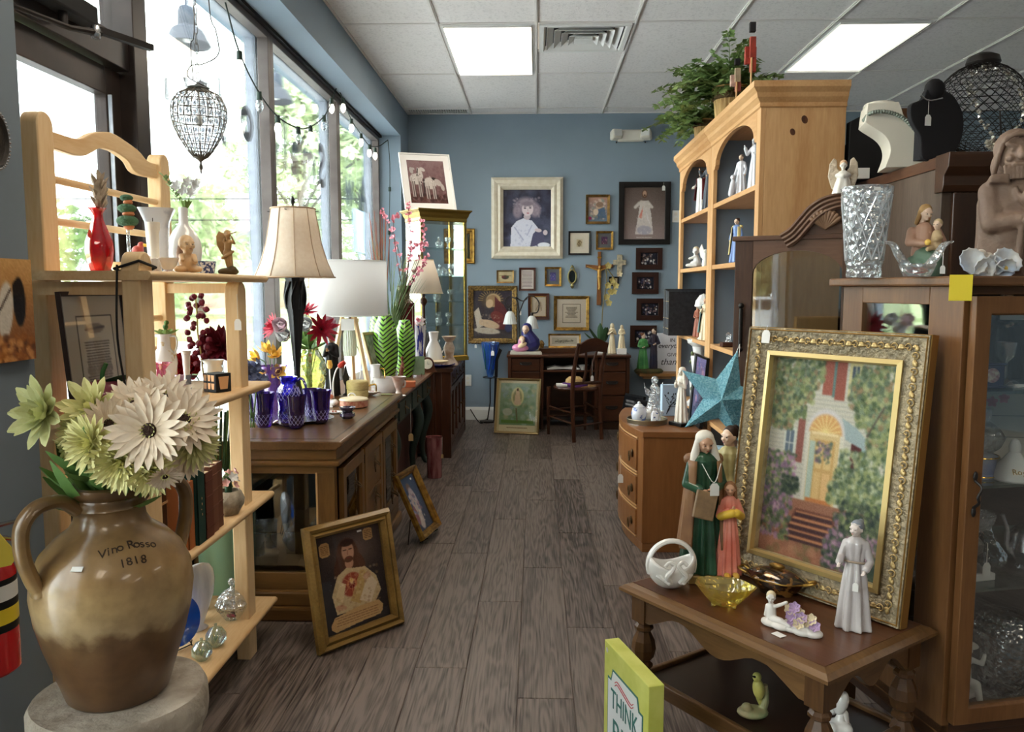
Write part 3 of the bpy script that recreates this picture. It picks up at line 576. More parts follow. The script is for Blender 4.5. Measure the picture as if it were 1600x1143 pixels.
def figure(t,h,dress,skin=SKIN,hair=None,veil=None,mantle=None,arms='pray',hl='long',folds=9,seed=0,w=1.0,base=None,tilt=0,turn=0,fine=False,z0=0,sash=None,bend=0,man=False):
 k=h;rg=random.Random(seed);ph=rg.uniform(0,6)
 def fold(a,u):return(.19 if fine else .14)*(1-u)**.8*cos(folds*a+ph+1.5*u)+.06*(1-u)*cos((folds*2+1)*a+ph*2)
 pr=[(.02,0),(.150,0),(.155,.015),(.146,.08),(.135,.2),(.120,.34),(.105,.47),(.088,.57),(.076,.63),(.084,.70),(.098,.76),(.096,.80),(.07,.83),(.036,.85),(.02,.855)]
 if man:pr=[(.02,0),(.12,0),(.118,.1),(.11,.3),(.105,.47),(.098,.58),(.095,.64),(.102,.72),(.112,.78),(.1,.815),(.06,.84),(.036,.85),(.02,.855)]
 m=MB().lathe([(r*k*w,z*k)for r,z in pr],seg=48,fold=fold,sx=1.06,sy=.82)
 for sd,(el,hd_)in zip((1,-1),ARMS[arms]):
  sh=(sd*.092*k*w,0,.785*k);el=tuple(q*k for q in el);hd_=tuple(q*k for q in hd_);mid=tuple(el[i]*.25+hd_[i]*.75 for i in range(3))
  m.cap(sh,el,.036*k,.032*k).cap(el,mid,.032*k,.036*k)
 b=m.o('robe',dress,t,remesh=k*(.0065 if fine else .010),sm=2,loc=(0,0,z0))
 if bend:b.rotation_euler=(R(bend),0,0)
 hm=MB()
 for sd,(el,hd_)in zip((1,-1),ARMS[arms]):
  el=Vector(el)*k;hd_=Vector(hd_)*k;d=(hd_-el).normalized();w0=el*.3+hd_*.7
  hm.cap(w0,hd_,.014*k,.014*k).ell(hd_+d*.012*k,(.016*k,.014*k,.02*k))
  if fine or h>.25:
   up=Vector((0,-.3,1)).normalized()if arms=='pray' else(d+Vector((0,0,.1))).normalized()
   for f in range(4):o_=Vector((0,0,1)).cross(d).normalized()*((f-1.5)*.0085*k);hm.cap(hd_+d*.02*k+o_,hd_+d*.024*k+o_+up*[.026,.031,.029,.022][f]*k,.0048*k,.004*k,6)
   hm.cap(hd_+d*.01*k,hd_+d*.012*k+Vector((-sd*.018,-.008,.018))*k,.0055*k,.0045*k,6)
 hm.o('hands',skin,t,remesh=k*.0042 if(fine or h>.25)else k*.008,sm=1,loc=(0,0,z0))
 head(t,h,(0,-.005*k,.915*k+z0),skin,hair if not veil else None,1,tilt,turn,hl,fine)
 if veil:
  v=MB().ell((0,.006*k,.951*k),(.067*k,.066*k,.058*k)).cap((.052*k,-.004*k,.93*k),(.078*k,-.01*k,.79*k),.022*k,.036*k).cap((-.052*k,-.004*k,.93*k),(-.078*k,-.01*k,.79*k),.022*k,.036*k).cap((0,.055*k,.9*k),(0,.06*k,.72*k),.05*k,.07*k)
  v.o('veil',veil,t,remesh=k*.008,sm=2,loc=(0,0,z0))
 if mantle:
  def f2(a,u):return .10*(1-u)*cos(7*a+ph)
  vs=[];fs=[];n=26;rows=14
  for i in range(rows):
   u=i/(rows-1);z=(.80-.62*u)if not man else(.81-.5*u);r=(.105+.055*u)
   for j in range(n+1):
    a=R(-52)+R(284)*j/n;q=r*(1+.09*u*cos(9*a+ph));vs.append((q*cos(a)*k*w*1.08,q*sin(a)*k*w*.92,z*k))
  for i in range(rows-1):
   for j in range(n):p=i*(n+1)+j;fs.append((p,p+1,p+n+2,p+n+1))
  mm=MB();mm.add(vs,fs);ob=mm.o('mantle',mantle,t,loc=(0,0,z0));sd_=ob.modifiers.new('thick','SOLIDIFY');sd_.thickness=.012*k;sd_.offset=1
  MB().cap((-.1*k,.02*k,.80*k),(.1*k,.02*k,.80*k),.042*k).o('collar',mantle,ob)
 if sash:MB().lathe([(.078*k*w,.60*k),(.088*k*w,.605*k),(.088*k*w,.645*k),(.078*k*w,.65*k)],sx=1.06,sy=.84).o('sash',sash,t,loc=(0,0,z0))
 if base:MB().lathe([(.15*k,-.0),(.17*k,.005*k),(.17*k,.03*k),(.14*k,.045*k)],sx=1.05,sy=.9,seg=20).o('base',base,t,loc=(0,0,z0-.03*k))
 return b
def petal_mesh(L_,W_,mt,curl=.25,cup=.15,tip=.5,n=5):
 vs=[];fs=[]
 for i in range(n+1):
  u=i/n;wd=W_/2*sin(pi*(.12+.80*u**(.8+tip*.4)))**.8;z=curl*L_*u*u
  if i==n:wd=W_*.06
  vs+=[(-wd,u*L_,z+cup*wd),(0,u*L_,z-cup*wd*.6),(wd,u*L_,z+cup*wd)]
 for i in range(n):fs+=[(3*i,3*i+1,3*i+4,3*i+3),(3*i+1,3*i+2,3*i+5,3*i+4)]
 m=MB();m.add(vs,fs);me=m.mesh('petal');me.materials.append(mt);return me
def aim(c,d,roll=0):
 d=Vector(d).normalized();q=d.to_track_quat('Z','Y');return _T(c)@q.to_matrix().to_4x4()@_R(roll,4,'Z')
def bloom(name,lab,c,d,rings,centre,cat='flower',group=None,stem=None,stem_m=GREEN,seed=0):
 """flower head facing d; rings = [(petal mesh, count, lift deg, radius, scale)]; stem = points in world space"""
 rg=random.Random(seed);t=T(name,lab,cat,M=aim(c,d),group=group)
 for(pmh,cnt,lift,rad,sc)in rings:
  for k in range(cnt):
   a=2*pi*(k+rg.uniform(-.15,.15))/cnt+rad*40;M=_R(a,4,'Z')@_T((0,rad,0))@_R(R(lift+rg.uniform(-6,6)),4,'X')@_S(sc*rg.uniform(.9,1.08),4)
   inst(pmh,'petal',t,M)
 if centre:MB().ell((0,0,.0),(centre[0],centre[0],centre[0]*.5)).o('flower_center',centre[1],t)
 if stem:
  inv=t.matrix_world.inverted()if False else aim(c,d).inverted()
  MB().tube(bez([inv@Vector(p)for p in stem],5),.0022,6).o('stem',stem_m,t)
 return t
# ---------------------------------------------------------------- stoneware jug on its pedestal
JC=PZ(186,1078,.62);jx,jy=JC.x,JC.y;sc=jy/F*1.0
STONE=mat('cast_stone',(176,166,152),.9,n2=(132,120,106),ns=14,bump=.5,bs=60)
ped=T('stone_pedestal','round weathered stone pedestal under the stoneware wine jug','pedestal',(jx+.003,jy,0))
MB().lathe([(.10,0),(.13,0),(.13,.04),(.09,.07),(.07,.12),(.06,.25),(.065,.38),(.085,.44),(.12,.50),(.132,.535),(.13,.55),(.142,.56),(.146,.58),(.146,.61),(.14,.62)],seg=48,fold=lambda a,u:.012*sin(5*a+u*9)).o('pedestal_body',STONE,ped)
JM,n_,N_,L_,b_=nt('salt_glazed_stoneware')
tc=N_.new('ShaderNodeTexCoord');se=N_.new('ShaderNodeSeparateXYZ');L_.new(tc.outputs['Object'],se.inputs[0]);no=N_.new('ShaderNodeTexNoise');no.inputs['Scale'].default_value=14;no.inputs['Detail'].default_value=8;L_.new(tc.outputs['Object'],no.inputs['Vector'])
ad=N_.new('ShaderNodeMath');ad.operation='MULTIPLY_ADD';ad.inputs[1].default_value=.09;L_.new(no.outputs['Fac'],ad.inputs[0]);L_.new(se.outputs['Z'],ad.inputs[2])
cr=N_.new('ShaderNodeValToRGB');el=cr.color_ramp.elements;el[0].position=.0;el[0].color=srgb(96,66,38)+(1,);el[1].position=1;el[1].color=srgb(100,74,44)+(1,)
for p_,c_ in((.36,(104,74,44)),(.43,(112,84,52)),(.47,(170,146,108)),(.56,(176,148,104)),(.68,(150,118,74)),(.82,(128,100,62))):e=el.new(p_);e.color=srgb(c_)+(1,)
mr=N_.new('ShaderNodeMapRange');mr.inputs['From Min'].default_value=.0;mr.inputs['From Max'].default_value=.42;L_.new(ad.outputs[0],mr.inputs['Value']);L_.new(mr.outputs[0],cr.inputs[0])
n3=N_.new('ShaderNodeTexNoise');n3.inputs['Scale'].default_value=30;n3.inputs['Detail'].default_value=6;L_.new(tc.outputs['Object'],n3.inputs['Vector'])
mxn=N_.new('ShaderNodeMixRGB');mxn.blend_type='MULTIPLY';mxn.inputs[0].default_value=.55;r2=N_.new('ShaderNodeValToRGB');r2.color_ramp.elements[0].position=.3;r2.color_ramp.elements[0].color=(.45,.4,.34,1);r2.color_ramp.elements[1].position=.6
L_.new(n3.outputs['Fac'],r2.inputs[0]);L_.new(cr.outputs[0],mxn.inputs[1]);L_.new(r2.outputs[0],mxn.inputs[2]);L_.new(mxn.outputs[0],b_.inputs['Base Color']);b_.inputs['Roughness'].default_value=.28;b_.inputs['Coat Weight'].default_value=.3
jug=T('stoneware_jug','large brown two-handled stoneware wine jug on the round stone pedestal','jug',(jx,jy,.62))
k=sc
JP=[(.02,0),(72,0),(78,6),(90,45),(106,95),(117,140),(122,180),(119,212),(106,242),(84,266),(62,282),(54,296),(52,310),(56,316),(53,321),(56,327),(53,332),(60,340),(60,350),(52,352),(46,345),(46,300)]
MB().lathe([(r*k,z*k)for r,z in JP],seg=64,cap=False).o('jug_body',JM,jug,ang=60)
for sd in(-1,1):
 a=R(58);dx,dy=cos(a)*sd,sin(a)*sd
 pts=[(52,318),(78,338),(112,336),(134,312),(136,270),(124,225),(114,205)]
 MB().tube(bez([(q*k*dx,q*k*dy,z*k)for q,z in pts],6),[15*k,15*k]+[14.5*k]*33+[17*k,18*k],12,flat=.75).o('handle',JM,jug)
STAMP=mat('incised_dark',(48,34,24),.7)
def jugr(z):
 for(r0,z0),(r1,z1)in zip(JP,JP[1:]):
  if z0<=z<=z1 and z1>z0:return r0+(r1-r0)*(z-z0)/(z1-z0),math.atan2(z1-z0,r1-r0)
 return 100,R(90)
def jugtxt(s,a0,a1,z,size,arch):
 n=len(s)
 for i,chx in enumerate(s):
  if chx==' ':continue
  u=(i+.5)/n;az=R(a0+(a1-a0)*u);zz=z+arch*sin(pi*u);rr,sl=jugr(zz)
  nx=Vector((cos(az)*sin(sl),sin(az)*sin(sl),-cos(sl)));nx.normalize();tx=Vector((-sin(az),cos(az),0));up=nx.cross(tx)
  M=Matrix(((tx.x,up.x,nx.x,rr*k*cos(az)),(tx.y,up.y,nx.y,rr*k*sin(az)),(tx.z,up.z,nx.z,zz*k),(0,0,0,1)))
  text_mesh(chx,size,STAMP,jug,M@_R(R(14*(.5-u)),4,'Z'),.0006,name='stamped_letter')
jugtxt('Vino Rosso',-72,-18,255,.0215,8);jugtxt('1818',-56,-34,240,.020,3)
MB().b2(-.009,.009,-.0005,.0005,-.0045,.0045).o('price_sticker',PAPER,jug,M=_T((cos(R(-88))*.1125,sin(R(-88))*.1125,.262))@Euler((R(-52),0,R(2))).to_matrix().to_4x4(),smooth=False)
# silk flowers in the jug
CRM=mat('cream_silk_petal',(222,198,168),.7,n2=(236,220,198),ns=30,sss=0);GRNP=mat('pale_green_petal',(188,192,128),.7,n2=(212,212,158),ns=30);MUMP=mat('lime_cream_petal',(200,198,128),.7,n2=(226,218,160),ns=30);DKC=mat('dark_brown_center',(60,42,34),.9,bump=.6,bs=300)
YC=mat('yellow_green_center',(190,180,84),.9,bump=.6,bs=300)
g1=petal_mesh(.052,.023,GRNP,.22,.3);g1b=petal_mesh(.05,.020,MUMP,.3,.3);c1=petal_mesh(.047,.0125,CRM,.08,.2,.3);m1p=petal_mesh(.034,.0078,MUMP,.2,.3)
rim=Vector((jx,jy,.62+.33))
def dahl(cx,cy,d,lab,s=1.0,Y=None,pm2=g1,seed=1):
 c=PY(cx,cy,Y or jy-.07);bloom('dahlia',lab,c,d,[(pm2,9,8,.006,s),(pm2,9,28,.005,s*.86),(pm2,8,48,.004,s*.66),(pm2,6,66,.002,s*.45)],(.006,YC),group='silk flowers in the stoneware jug',stem=[(0,0,0)if False else c-Vector(d).normalized()*.004,(c+rim)/2+Vector((0,.02,.03)),rim-Vector((0,0,.12))],seed=seed)
def gerb(cx,cy,d,lab,s=1.0,Y=None,seed=1):
 c=PY(cx,cy,Y or jy-.07);bloom('gerbera',lab,c,d,[(c1,22,4,.008,s),(c1,16,14,.007,s*.82),(m1p,10,50,.005,s*.35)],(.0105*s,DKC),group='silk flowers in the stoneware jug',stem=[c-Vector(d).normalized()*.004,(c+rim)/2+Vector((0,.02,.03)),rim-Vector((0,0,.12))],seed=seed)
def mum(cx,cy,d,lab,s=1.0,Y=None,seed=1):
 c=PY(cx,cy,Y or jy-.09);bloom('chrysanthemum',lab,c,d,[(m1p,24,-6,.006,s*1.35),(m1p,22,12,.006,s*1.2),(m1p,18,32,.005,s),(m1p,14,52,.004,s*.8),(m1p,8,70,.002,s*.6)],(.007,YC),group='silk flowers in the stoneware jug',stem=[c-Vector(d).normalized()*.004,(c+rim)/2+Vector((0,.0,.01)),rim-Vector((0,0,.12))],seed=seed)
dahl(68,645,(-.35,-1,.25),'pale green silk dahlia, leftmost bloom in the jug',1.12,jy-.03,g1,1)
dahl(142,636,(-.1,-.8,.6),'yellow-green silk dahlia with broad petals next to the leftmost bloom',1.0,jy-.02,g1b,2)
gerb(233,672,(.12,-1,.12),'largest cream gerbera with a dark round center, facing front',1.22,jy-.10,3)
gerb(170,662,(.9,-.75,.35),'small white gerbera seen half from the side left of the largest one',.85,jy-.05,4)
gerb(210,632,(.1,-.75,.8),'cream gerbera at the back of the bouquet above the largest one',1.05,jy-.0,5)
gerb(287,655,(.5,-.8,.6),'peach-cream gerbera at the right top of the bouquet',1.15,jy-.03,6)
gerb(292,705,(.9,-.7,-.15),'cream gerbera turned away at the right edge of the bouquet',.95,jy-.03,7)
mum(140,692,(-.3,-.9,.05),'lime chrysanthemum left of the jug neck',1.0,None,8);mum(187,722,(.05,-.9,-.25),'lime chrysanthemum hanging lowest over the jug neck',1.1,None,9)
gerb(256,622,(.4,-.7,.8),'cream gerbera tucked behind between the largest and rightmost blooms',1.05,jy+.02,13);mum(235,738,(.35,-.9,-.3),'lime chrysanthemum below the largest gerbera',.85,jy-.08,14);mum(306,690,(.9,-.5,.1),'pale mum at the far right edge of the bouquet',.9,jy-.02,None or 15)
mum(118,672,(-.5,-.8,.3),'half-hidden lime chrysanthemum behind the left pair of mums',.8,jy-.03,10)
gerb(258,745,(.6,-.8,-.9),'small white drooping flower under the right side of the bouquet',.45,jy-.1,11)
dahl(105,700,(-.7,-.5,-.2),'small faded green bud flower above the jug handle',.5,jy-.0,g1,12)
lfm_=petal_mesh(.07,.03,GREEN,.2,.3)
lt=T('silk_leaves','dark green silk leaves between the blooms in the jug','leaves',(jx,jy,.96))
for i in range(26):
 a=i*2.4;inst(lfm_,'leaf',lt,_T((.03*cos(a),.03*sin(a)-.01,-.01+.06*(i%4)/3))@_R(a-pi/2,4,'Z')@_R(R(10+20*(i%3)),4,'X')@_S(1.0+.3*(i%3),4))
MB().cyl((0,0,-.16),(0,0,.02),.012).o('stem_bundle',DKGREEN,lt)
# ---------------------------------------------------------------- things on the near left wall
c=PX(-12,950,-1.195);ex=T('fire_extinguisher','red fire extinguisher with yellow tag on the near left wall','fire extinguisher',(-1.190,c.y-.03,.50))
ex.scale=(1,1,.85);MB().lathe([(.02,0),(.055,.0),(.062,.008),(.062,.26),(.05,.30),(.02,.325),(.02,.34)],seg=32).o('cylinder',mat('safety_red',(190,22,26),.25,coat=.3),ex)
for z0,z1,cc in((.115,.135,(20,20,20)),(.135,.175,(226,196,40)),(.175,.195,(20,20,20)),(.195,.235,(225,222,215)),(.235,.25,(20,20,20))):MB().lathe([(.0628,z0),(.0628,z1)],seg=32,cap=False).o('label_band',mat('label_%d_%d'%(cc[0],z0*1000),cc,.4),ex)
MB().cyl((0,0,.33),(0,0,.37),.017).tube([(-.02,0,.375),(.03,0,.38),(.10,0,.40)],[.008,.007,.004]).tube([(-.02,0,.36),(.05,0,.352),(.1,0,.345)],[.007,.006,.004]).o('valve_handle',SILVER,ex);MB().b2(-.075,-.06,-.02,.02,.05,.32).o('wall_bracket',IRON,ex)
MB().prism([(.0,.44),(.05,.45),(.128,.335),(.112,.31),(.02,.285)],-.068,-.0695).o('inspection_tag',mat('yellow_card',(226,198,66),.6),ex,smooth=False)
fl_=MB();c=PX(4,222,-1.27);cv=Cv(20,28,(92,86,80),(50,46,44)).dab(60,(.2,.2,.8,.8),.08,[(120,112,100),(60,55,50),(150,140,125)])
pt=T('oval_plaque','dark oval relief plaque with beaded rim on the near left wall','plaque',(-1.27,c.y-.04,c.z),R(90))
MB().lathe([(.035,-.0),(.052,-.004),(.056,-.012),(.05,-.014),(.046,-.006),(.0,-.005)],seg=40,M=_R(R(90),4,'X')@_D((.86,1.2,-1,1)),cap=False).o('plaque_dish',mat('pewter',(70,66,62),.4,.6,bump=.5,bs=50),pt)
for i in range(44):a=i*2*pi/44;MB().ell((.0485*cos(a),-.012,.068*sin(a)),.0032,seg=6).o('bead',SILVER,pt)
cv=Cv(44,56,(198,150,90),(120,70,40),3).e(.75,.42,.12,.26,(25,22,24)).e(.72,.28,.09,.08,(30,25,25)).e(.5,.5,.14,.3,(200,190,175),8).l(.2,.7,.6,.3,.03,(60,40,30)).dab(90,(0,.75,1,1),.06,[(150,90,40),(90,50,30),(200,140,80)]).noise(5)
Mx=_T((-1.27,1.845,1.155))@_R(R(90),4,'Z')
t=T('canvas_print','small warm-toned canvas with dark draped figure on the near left wall','picture',M=Mx);MB().b2(-.105,.105,-.018,0,0,.245).o('stretcher',mat('brown_canvas_edge',(120,84,50),.8),t,smooth=False);picture(cv,.21,.245,t,y=-.0185,m=PAINT)
# ---------------------------------------------------------------- pine rack with four shelves
rk=T('pine_shelf_rack','pale pine rack with arched ladder back and four shelves before the window','shelf rack',(-1.18,2.45,0))
def rp(p):return Vector(p)-Vector((-1.18,2.45,0))
def rpost(x0,x1,y0,y1,top,nm='post'):
 r_=(y1-y0)/2;pts=[(y0,0),(y1,0),(y1,top-r_)]+[((y0+y1)/2+r_*cos(a),top-r_+r_*sin(a))for a in[pi*i/8 for i in range(1,8)]]+[(y0,top-r_)]
 m=MB().prism(pts,x0,x1,'yz');m.v=[tuple(rp(v))for v in m.v];m.o(nm,BIRCH_Z,rk,bev=.004)
rpost(-1.365,-1.315,2.11,2.18,1.80);rpost(-1.365,-1.315,2.80,2.87,1.80)
rpost(-1.072,-1.022,2.035,2.105,1.425);rpost(-1.072,-1.022,2.715,2.785,1.352)
top=[(75,205),(117,217),(140,208),(158,206),(175,210),(210,234),(227,252),(252,259)];bot=[(247,280),(210,271),(196,252),(180,240),(168,234),(150,232),(122,244),(75,231)]
P_=[PX(a,b,-1.34)for a,b in top];Q_=[PX(a,b,-1.34)for a,b in bot]
tc_=bez([(p.y,p.z,0)for p in P_],4);bc_=bez([(p.y,p.z,0)for p in Q_],4)
m=MB().prism([(p.x,p.y)for p in tc_]+[(p.x,p.y)for p in bc_],-1.352,-1.328,'yz');m.v=[tuple(rp(v))for v in m.v];m.o('arched_rail',BIRCH_Y,rk,bev=.003)
for z in(1.63,1.515,1.225,1.115,.81,.70,.42,.31):MB().cyl(rp((-1.34,2.15,z)),rp((-1.34,2.84,z)),.011).o('rung',BIRCH_Y,rk)
for z,y1 in((1.375,2.93),(.985,2.93),(.566,2.93),(.152,2.93)):
 m=MB().prism([(-1.33,z-.024),(-.998,z-.024),(-.992,z-.016),(-.99,z-.01),(-.992,z-.004),(-.998,z),(-1.33,z)],2.03,y1,'xz');m.v=[tuple(rp(v))for v in m.v];m.o('shelf_board',BIRCH_Y,rk)
for z in(1.36,.97,.55,.135):
 for y in(2.045,2.79):MB().box(rp((-1.2,y+.03,z-.03)),(.24,.02,.035)).o('cross_brace',BIRCH_Z,rk,smooth=False)
MB().tube([rp(p)for p in[(-1.02,2.03,1.40),(-1.015,2.11,1.385),(-1.08,2.12,1.36),(-1.085,2.03,1.38)]],.004,6,closed=True).tube(bez([rp(p)for p in[(-1.075,2.025,1.39),(-1.08,2.02,1.2),(-1.06,2.02,1.02),(-1.08,2.02,.99)]],5),.0028,6).o('tie_cord',MATBLK,rk)
c=rp(at(372,2.705,1.19));price_tag(rk,(c.x,c.y,c.z+.12),.024,.085)
Z1,Z2,Z3,Z4=1.376,.986,.567,.153
def lathed(name,lab,cat,c,pr,m,h=None,seg=32,fold=None,sq=0,group=None,part='body',sx=1,sy=1,rz=0):
 if h:s_=h/pr[-1][1]if pr[-1][1]>=max(z for r,z in pr)*.99 else h/max(z for r,z in pr);pr=[(r*s_,z*s_)for r,z in pr]
 t=T(name,lab,cat,c,rz,group);MB().lathe(pr,seg=seg,fold=fold,sq=sq,cap=False,sx=sx,sy=sy).o(part,m,t,ang=50);return t
RUBY=glass('ruby_glass',(215,30,45),.06,.04,.15,25,body=.45,bodycol=(190,8,24),edge=.12)
t=lathed('red_vase','ruby red glass vase with ruffled rim holding dried feathery stems','vase',at(157,2.25,Z1),[(.0,0),(.020,0),(.026,.004),(.034,.03),(.038,.06),(.036,.085),(.024,.12),(.014,.15),(.013,.165),(.020,.176),(.024,.18)],RUBY,fold=lambda a,u:.08*cos(7*a)*max(0,u-.8)*5+.03*cos(8*a)*(u<.8))
fe=T('dried_stems','taupe dried feather-like stems standing in the ruby vase','dried flowers',at(157,2.25,Z1+.165));FEA=mat('taupe_feather',(156,140,122),.9,n2=(186,172,152),ns=40);fm=petal_mesh(.05,.022,FEA,.1,.4)
for i in range(22):a=i*2.4;inst(fm,'feather',fe,_T((.006*cos(a),.006*sin(a),.012+.028*(i%3)))@_R(a,4,'Z')@_R(R(35+13*(i%4)),4,'X')@_S(.75+.12*(i%4),4))
MB().cyl((0,0,-.1),(0,0,.05),.004).o('stem',FEA,fe)
TOP=mat('topiary_green',(64,98,72),.8,bump=.8,bs=120);TERR=mat('painted_terracotta',(186,112,66),.6)
t=T('topiary_ornament','tiered green topiary ornament on a clear stem behind the ruby vase','ornament',at(203,2.45,Z1))
for z,r in((.23,.020),(.198,.028),(.16,.033)):MB().ell((0,0,z),(r,r,r*.55)).o('green_tier',TOP,t,remesh=.003)
for z,r in((.215,.014),(.180,.018),(.142,.016)):MB().lathe([(r*.6,-.008),(r,0),(r*.8,.01)],c=(.004,0,z)).o('fruit_tier',TERR,t)
MB().cyl((0,0,0),(0,0,.15),.005).lathe([(.024,0),(.024,.006),(.008,.012)]).o('stem',CRYS,t)
t=T('toucan_figurine','tiny red, yellow and black bird on a clear block beside the topiary','figurine',at(217,2.55,Z1));MB().box((0,0,.02),(.05,.04,.04)).o('glass_block',CRYS,t,bev=.003);MB().cyl((0,0,.04),(0,0,.06),.004).ell((0,0,.075),(.02,.013,.016)).ell((.012,0,.092),.011).o('bird_body',mat('bird_red',(170,60,40),.5),t,remesh=.002);MB().cap((.02,0,.092),(.045,0,.088),.006,.003).o('beak',mat('bird_yellow',(226,180,50),.4),t);MB().box((-.022,0,.065),(.03,.01,.006),(0,R(20),0)).o('tail',BLACK,t)
BWV=mat('blue_wash_porcelain',(214,220,230),.25,n2=(96,122,166),ns=14,coat=.4,lo=.5,hi=.72)
t=lathed('square_vase','square flared blue and white porcelain vase on the top shelf','vase',at(249,2.56,Z1),[(0,0),(.032,0),(.034,.006),(.030,.05),(.033,.12),(.036,.165),(.048,.195),(.054,.208)],BWV,sq=8,seg=40,rz=R(20))
DRYG=mat('dried_grass',(190,168,130),.9)
t=lathed('column_candle','fluted ivory column candle in front of the square blue vase','candle',at(242,2.40,Z1),[(0,0),(.019,0),(.019,.012),(.015,.018),(.0155,.12),(.019,.13),(.020,.152),(0,.154)],mat('ivory_wax',(236,230,214),.5,sss=0),fold=lambda a,u:.03*cos(12*a));MB().cyl((0,0,.153),(0,0,.165),.001).o('wick',IRON,t)
t=lathed('bottle_vase','white bulbous bottle vase with a brown floral picture on the top shelf','vase',at(290,2.66,Z1),[(0,0),(.032,0),(.036,.005),(.050,.04),(.056,.075),(.052,.11),(.034,.145),(.016,.165),(.014,.20),(.016,.215),(.014,.222)],PORC);MB().ell((.012,-.047,.07),(.022,.012,.038)).o('painted_motif',mat('brown_rose_print',(190,150,120),.4,n2=(120,80,60),ns=50),t)
fa=T('white_flower_spray','white artificial flowers with folded green leaves in the bottle vase','flowers',at(290,2.66,Z1+.215));WP=mat('white_petal',(236,236,234),.7);wp=petal_mesh(.022,.014,WP,.1,.3);gl=petal_mesh(.036,.018,mat('fresh_leaf',(130,160,80),.6,n2=(100,135,60),ns=30),.2,.3);sl=petal_mesh(.02,.01,mat('tiny_leaf',(120,150,90),.6),.2,.3)
for i in range(9):a=i*.7;inst(gl,'leaf',fa,_T((0,0,0))@_R(a,4,'Z')@_R(R(42),4,'X'))
for i,(x,z)in enumerate(((.0,.06),(.03,.055),(.018,.085),(-.02,.075),(.045,.08))):
 for j in range(6):inst(wp,'petal',fa,_T((x,-.01,z))@Euler((R(75),0,0)).to_matrix().to_4x4()@_R(j*1.05+i,4,'Z')@_R(R(20),4,'X'))
for i in range(14):u=i/13;inst(sl,'leaf',fa,_T((-.02-.05*u,0,.03+.08*u))@_R(i*2.1,4,'Z')@_R(R(30),4,'X'))
MB().tube(bez([(0,0,-.05),(-.01,0,.03),(-.07,0,.11)],4),.0012,5).tube(bez([(0,0,-.05),(.01,0,.03),(.04,0,.08)],4),.0012,5).o('stem',GREEN,fa)
BAB=mat('baby_tan_glaze',(212,176,132),.45)
t=T('baby_figurine','tan seated baby cherub figurine on the top shelf front','figurine',at(294,2.45,Z1),R(25))
MB().ell((0,0,.035),(.026,.022,.032)).cap((.018,-.01,.052),(.022,-.03,.035),.009,.007).cap((-.018,-.01,.052),(-.016,-.032,.04),.009,.007).cap((.012,-.005,.014),(.032,-.035,.012),.013,.009).cap((-.012,-.005,.014),(-.032,-.035,.012),.013,.009).o('body',BAB,t,remesh=.002,sm=2);head(t,.40,(0,-.004,.083),BAB,BAB,1.0,-6,20,'short',True)
t=lathed('blue_votive_cup','small blue and white floral porcelain cup near the shelf end','cup',at(324,2.63,Z1),[(0,0),(.021,0),(.022,.002),(.029,.042),(.027,.043),(.02,.004)],mat('blue_scroll_china',(226,230,238),.25,n2=(50,70,130),ns=90,coat=.3,lo=.48,hi=.54))
t=T('angel_with_flute','thin gilded winged angel playing a flute at the right end of top shelf','figurine',at(357,2.71,Z1),R(10));AG=mat('antique_gilt',(160,124,80),.5,.2,n2=(190,150,100),ns=50)
MB().ell((0,0,.01),(.036,.028,.014)).ell((.015,-.01,.018),(.016,.014,.012)).o('rock_base',mat('dark_rock',(90,74,50),.8,bump=.5),t,remesh=.003);MB().cap((.004,0,.015),(-.004,0,.06),.007,.010).cap((.012,0,.02),(.006,0,.062),.006,.010).ell((0,0,.072),(.016,.012,.018)).cap((0,0,.08),(.002,0,.108),.011,.013).cap((.012,0,.112),(.026,-.015,.105),.006,.004).cap((.026,-.015,.105),(.018,-.022,.128),.004,.003).cap((-.01,0,.112),(-.004,-.02,.12),.006,.004).tube(bez([(-.02,0,.055),(0,-.012,.065),(.02,0,.08)],3),.005).o('body',AG,t,remesh=.0018,sm=2)
head(t,.2,(.002,-.002,.134),AG,AG,1.0,-5,30,'short');MB().cap((0,-.022,.132),(.035,-.03,.142),.0018).o('flute',AG,t)
wg=MB().prism([(-.004,.115),(-.012,.14),(-.03,.148),(-.04,.13),(-.038,.10),(-.024,.072),(-.012,.055),(-.008,.08)],.012,.017).o('wing',AG,t,bev=.002);MB().prism([(.004,.115),(.008,.125),(-.02,.135),(-.03,.10),(-.012,.07)],.02,.025).o('wing',AG,t,bev=.002)
TEAC=mat('rose_sprig_china',(236,230,222),.25,n2=(176,96,120),ns=28,coat=.3,lo=.62,hi=.68)
t=lathed('rose_cup','white footed cup with pink rose sprig beside the baby figurine','cup',at(263,2.36,Z1),[(0,0),(.016,0),(.017,.004),(.012,.008),(.024,.022),(.031,.044),(.029,.044),(.02,.02)],TEAC)
t=lathed('floral_jar','cream floral jar half hidden behind the rack post','jar',at(222,2.32,Z1),[(0,0),(.022,0),(.028,.015),(.029,.035),(.024,.048),(.02,.05),(.012,.054),(0,.055)],TEAC)
t=lathed('cream_bowl','shallow cream bowl between the ruby vase and the post','bowl',at(192,2.46,Z1),[(0,0),(.022,0),(.024,.004),(.048,.03),(.05,.034),(.046,.032),(.02,.008)],CREAMC)
t=lathed('small_shaker','little glass shaker with painted tulips in front of the column candle','shaker',at(243,2.22,Z1),[(0,0),(.013,0),(.015,.022),(.012,.03),(.011,.036),(0,.038)],mat('speckled_glass',(214,206,196),.2,n2=(170,120,80),ns=60,lo=.6,hi=.7))
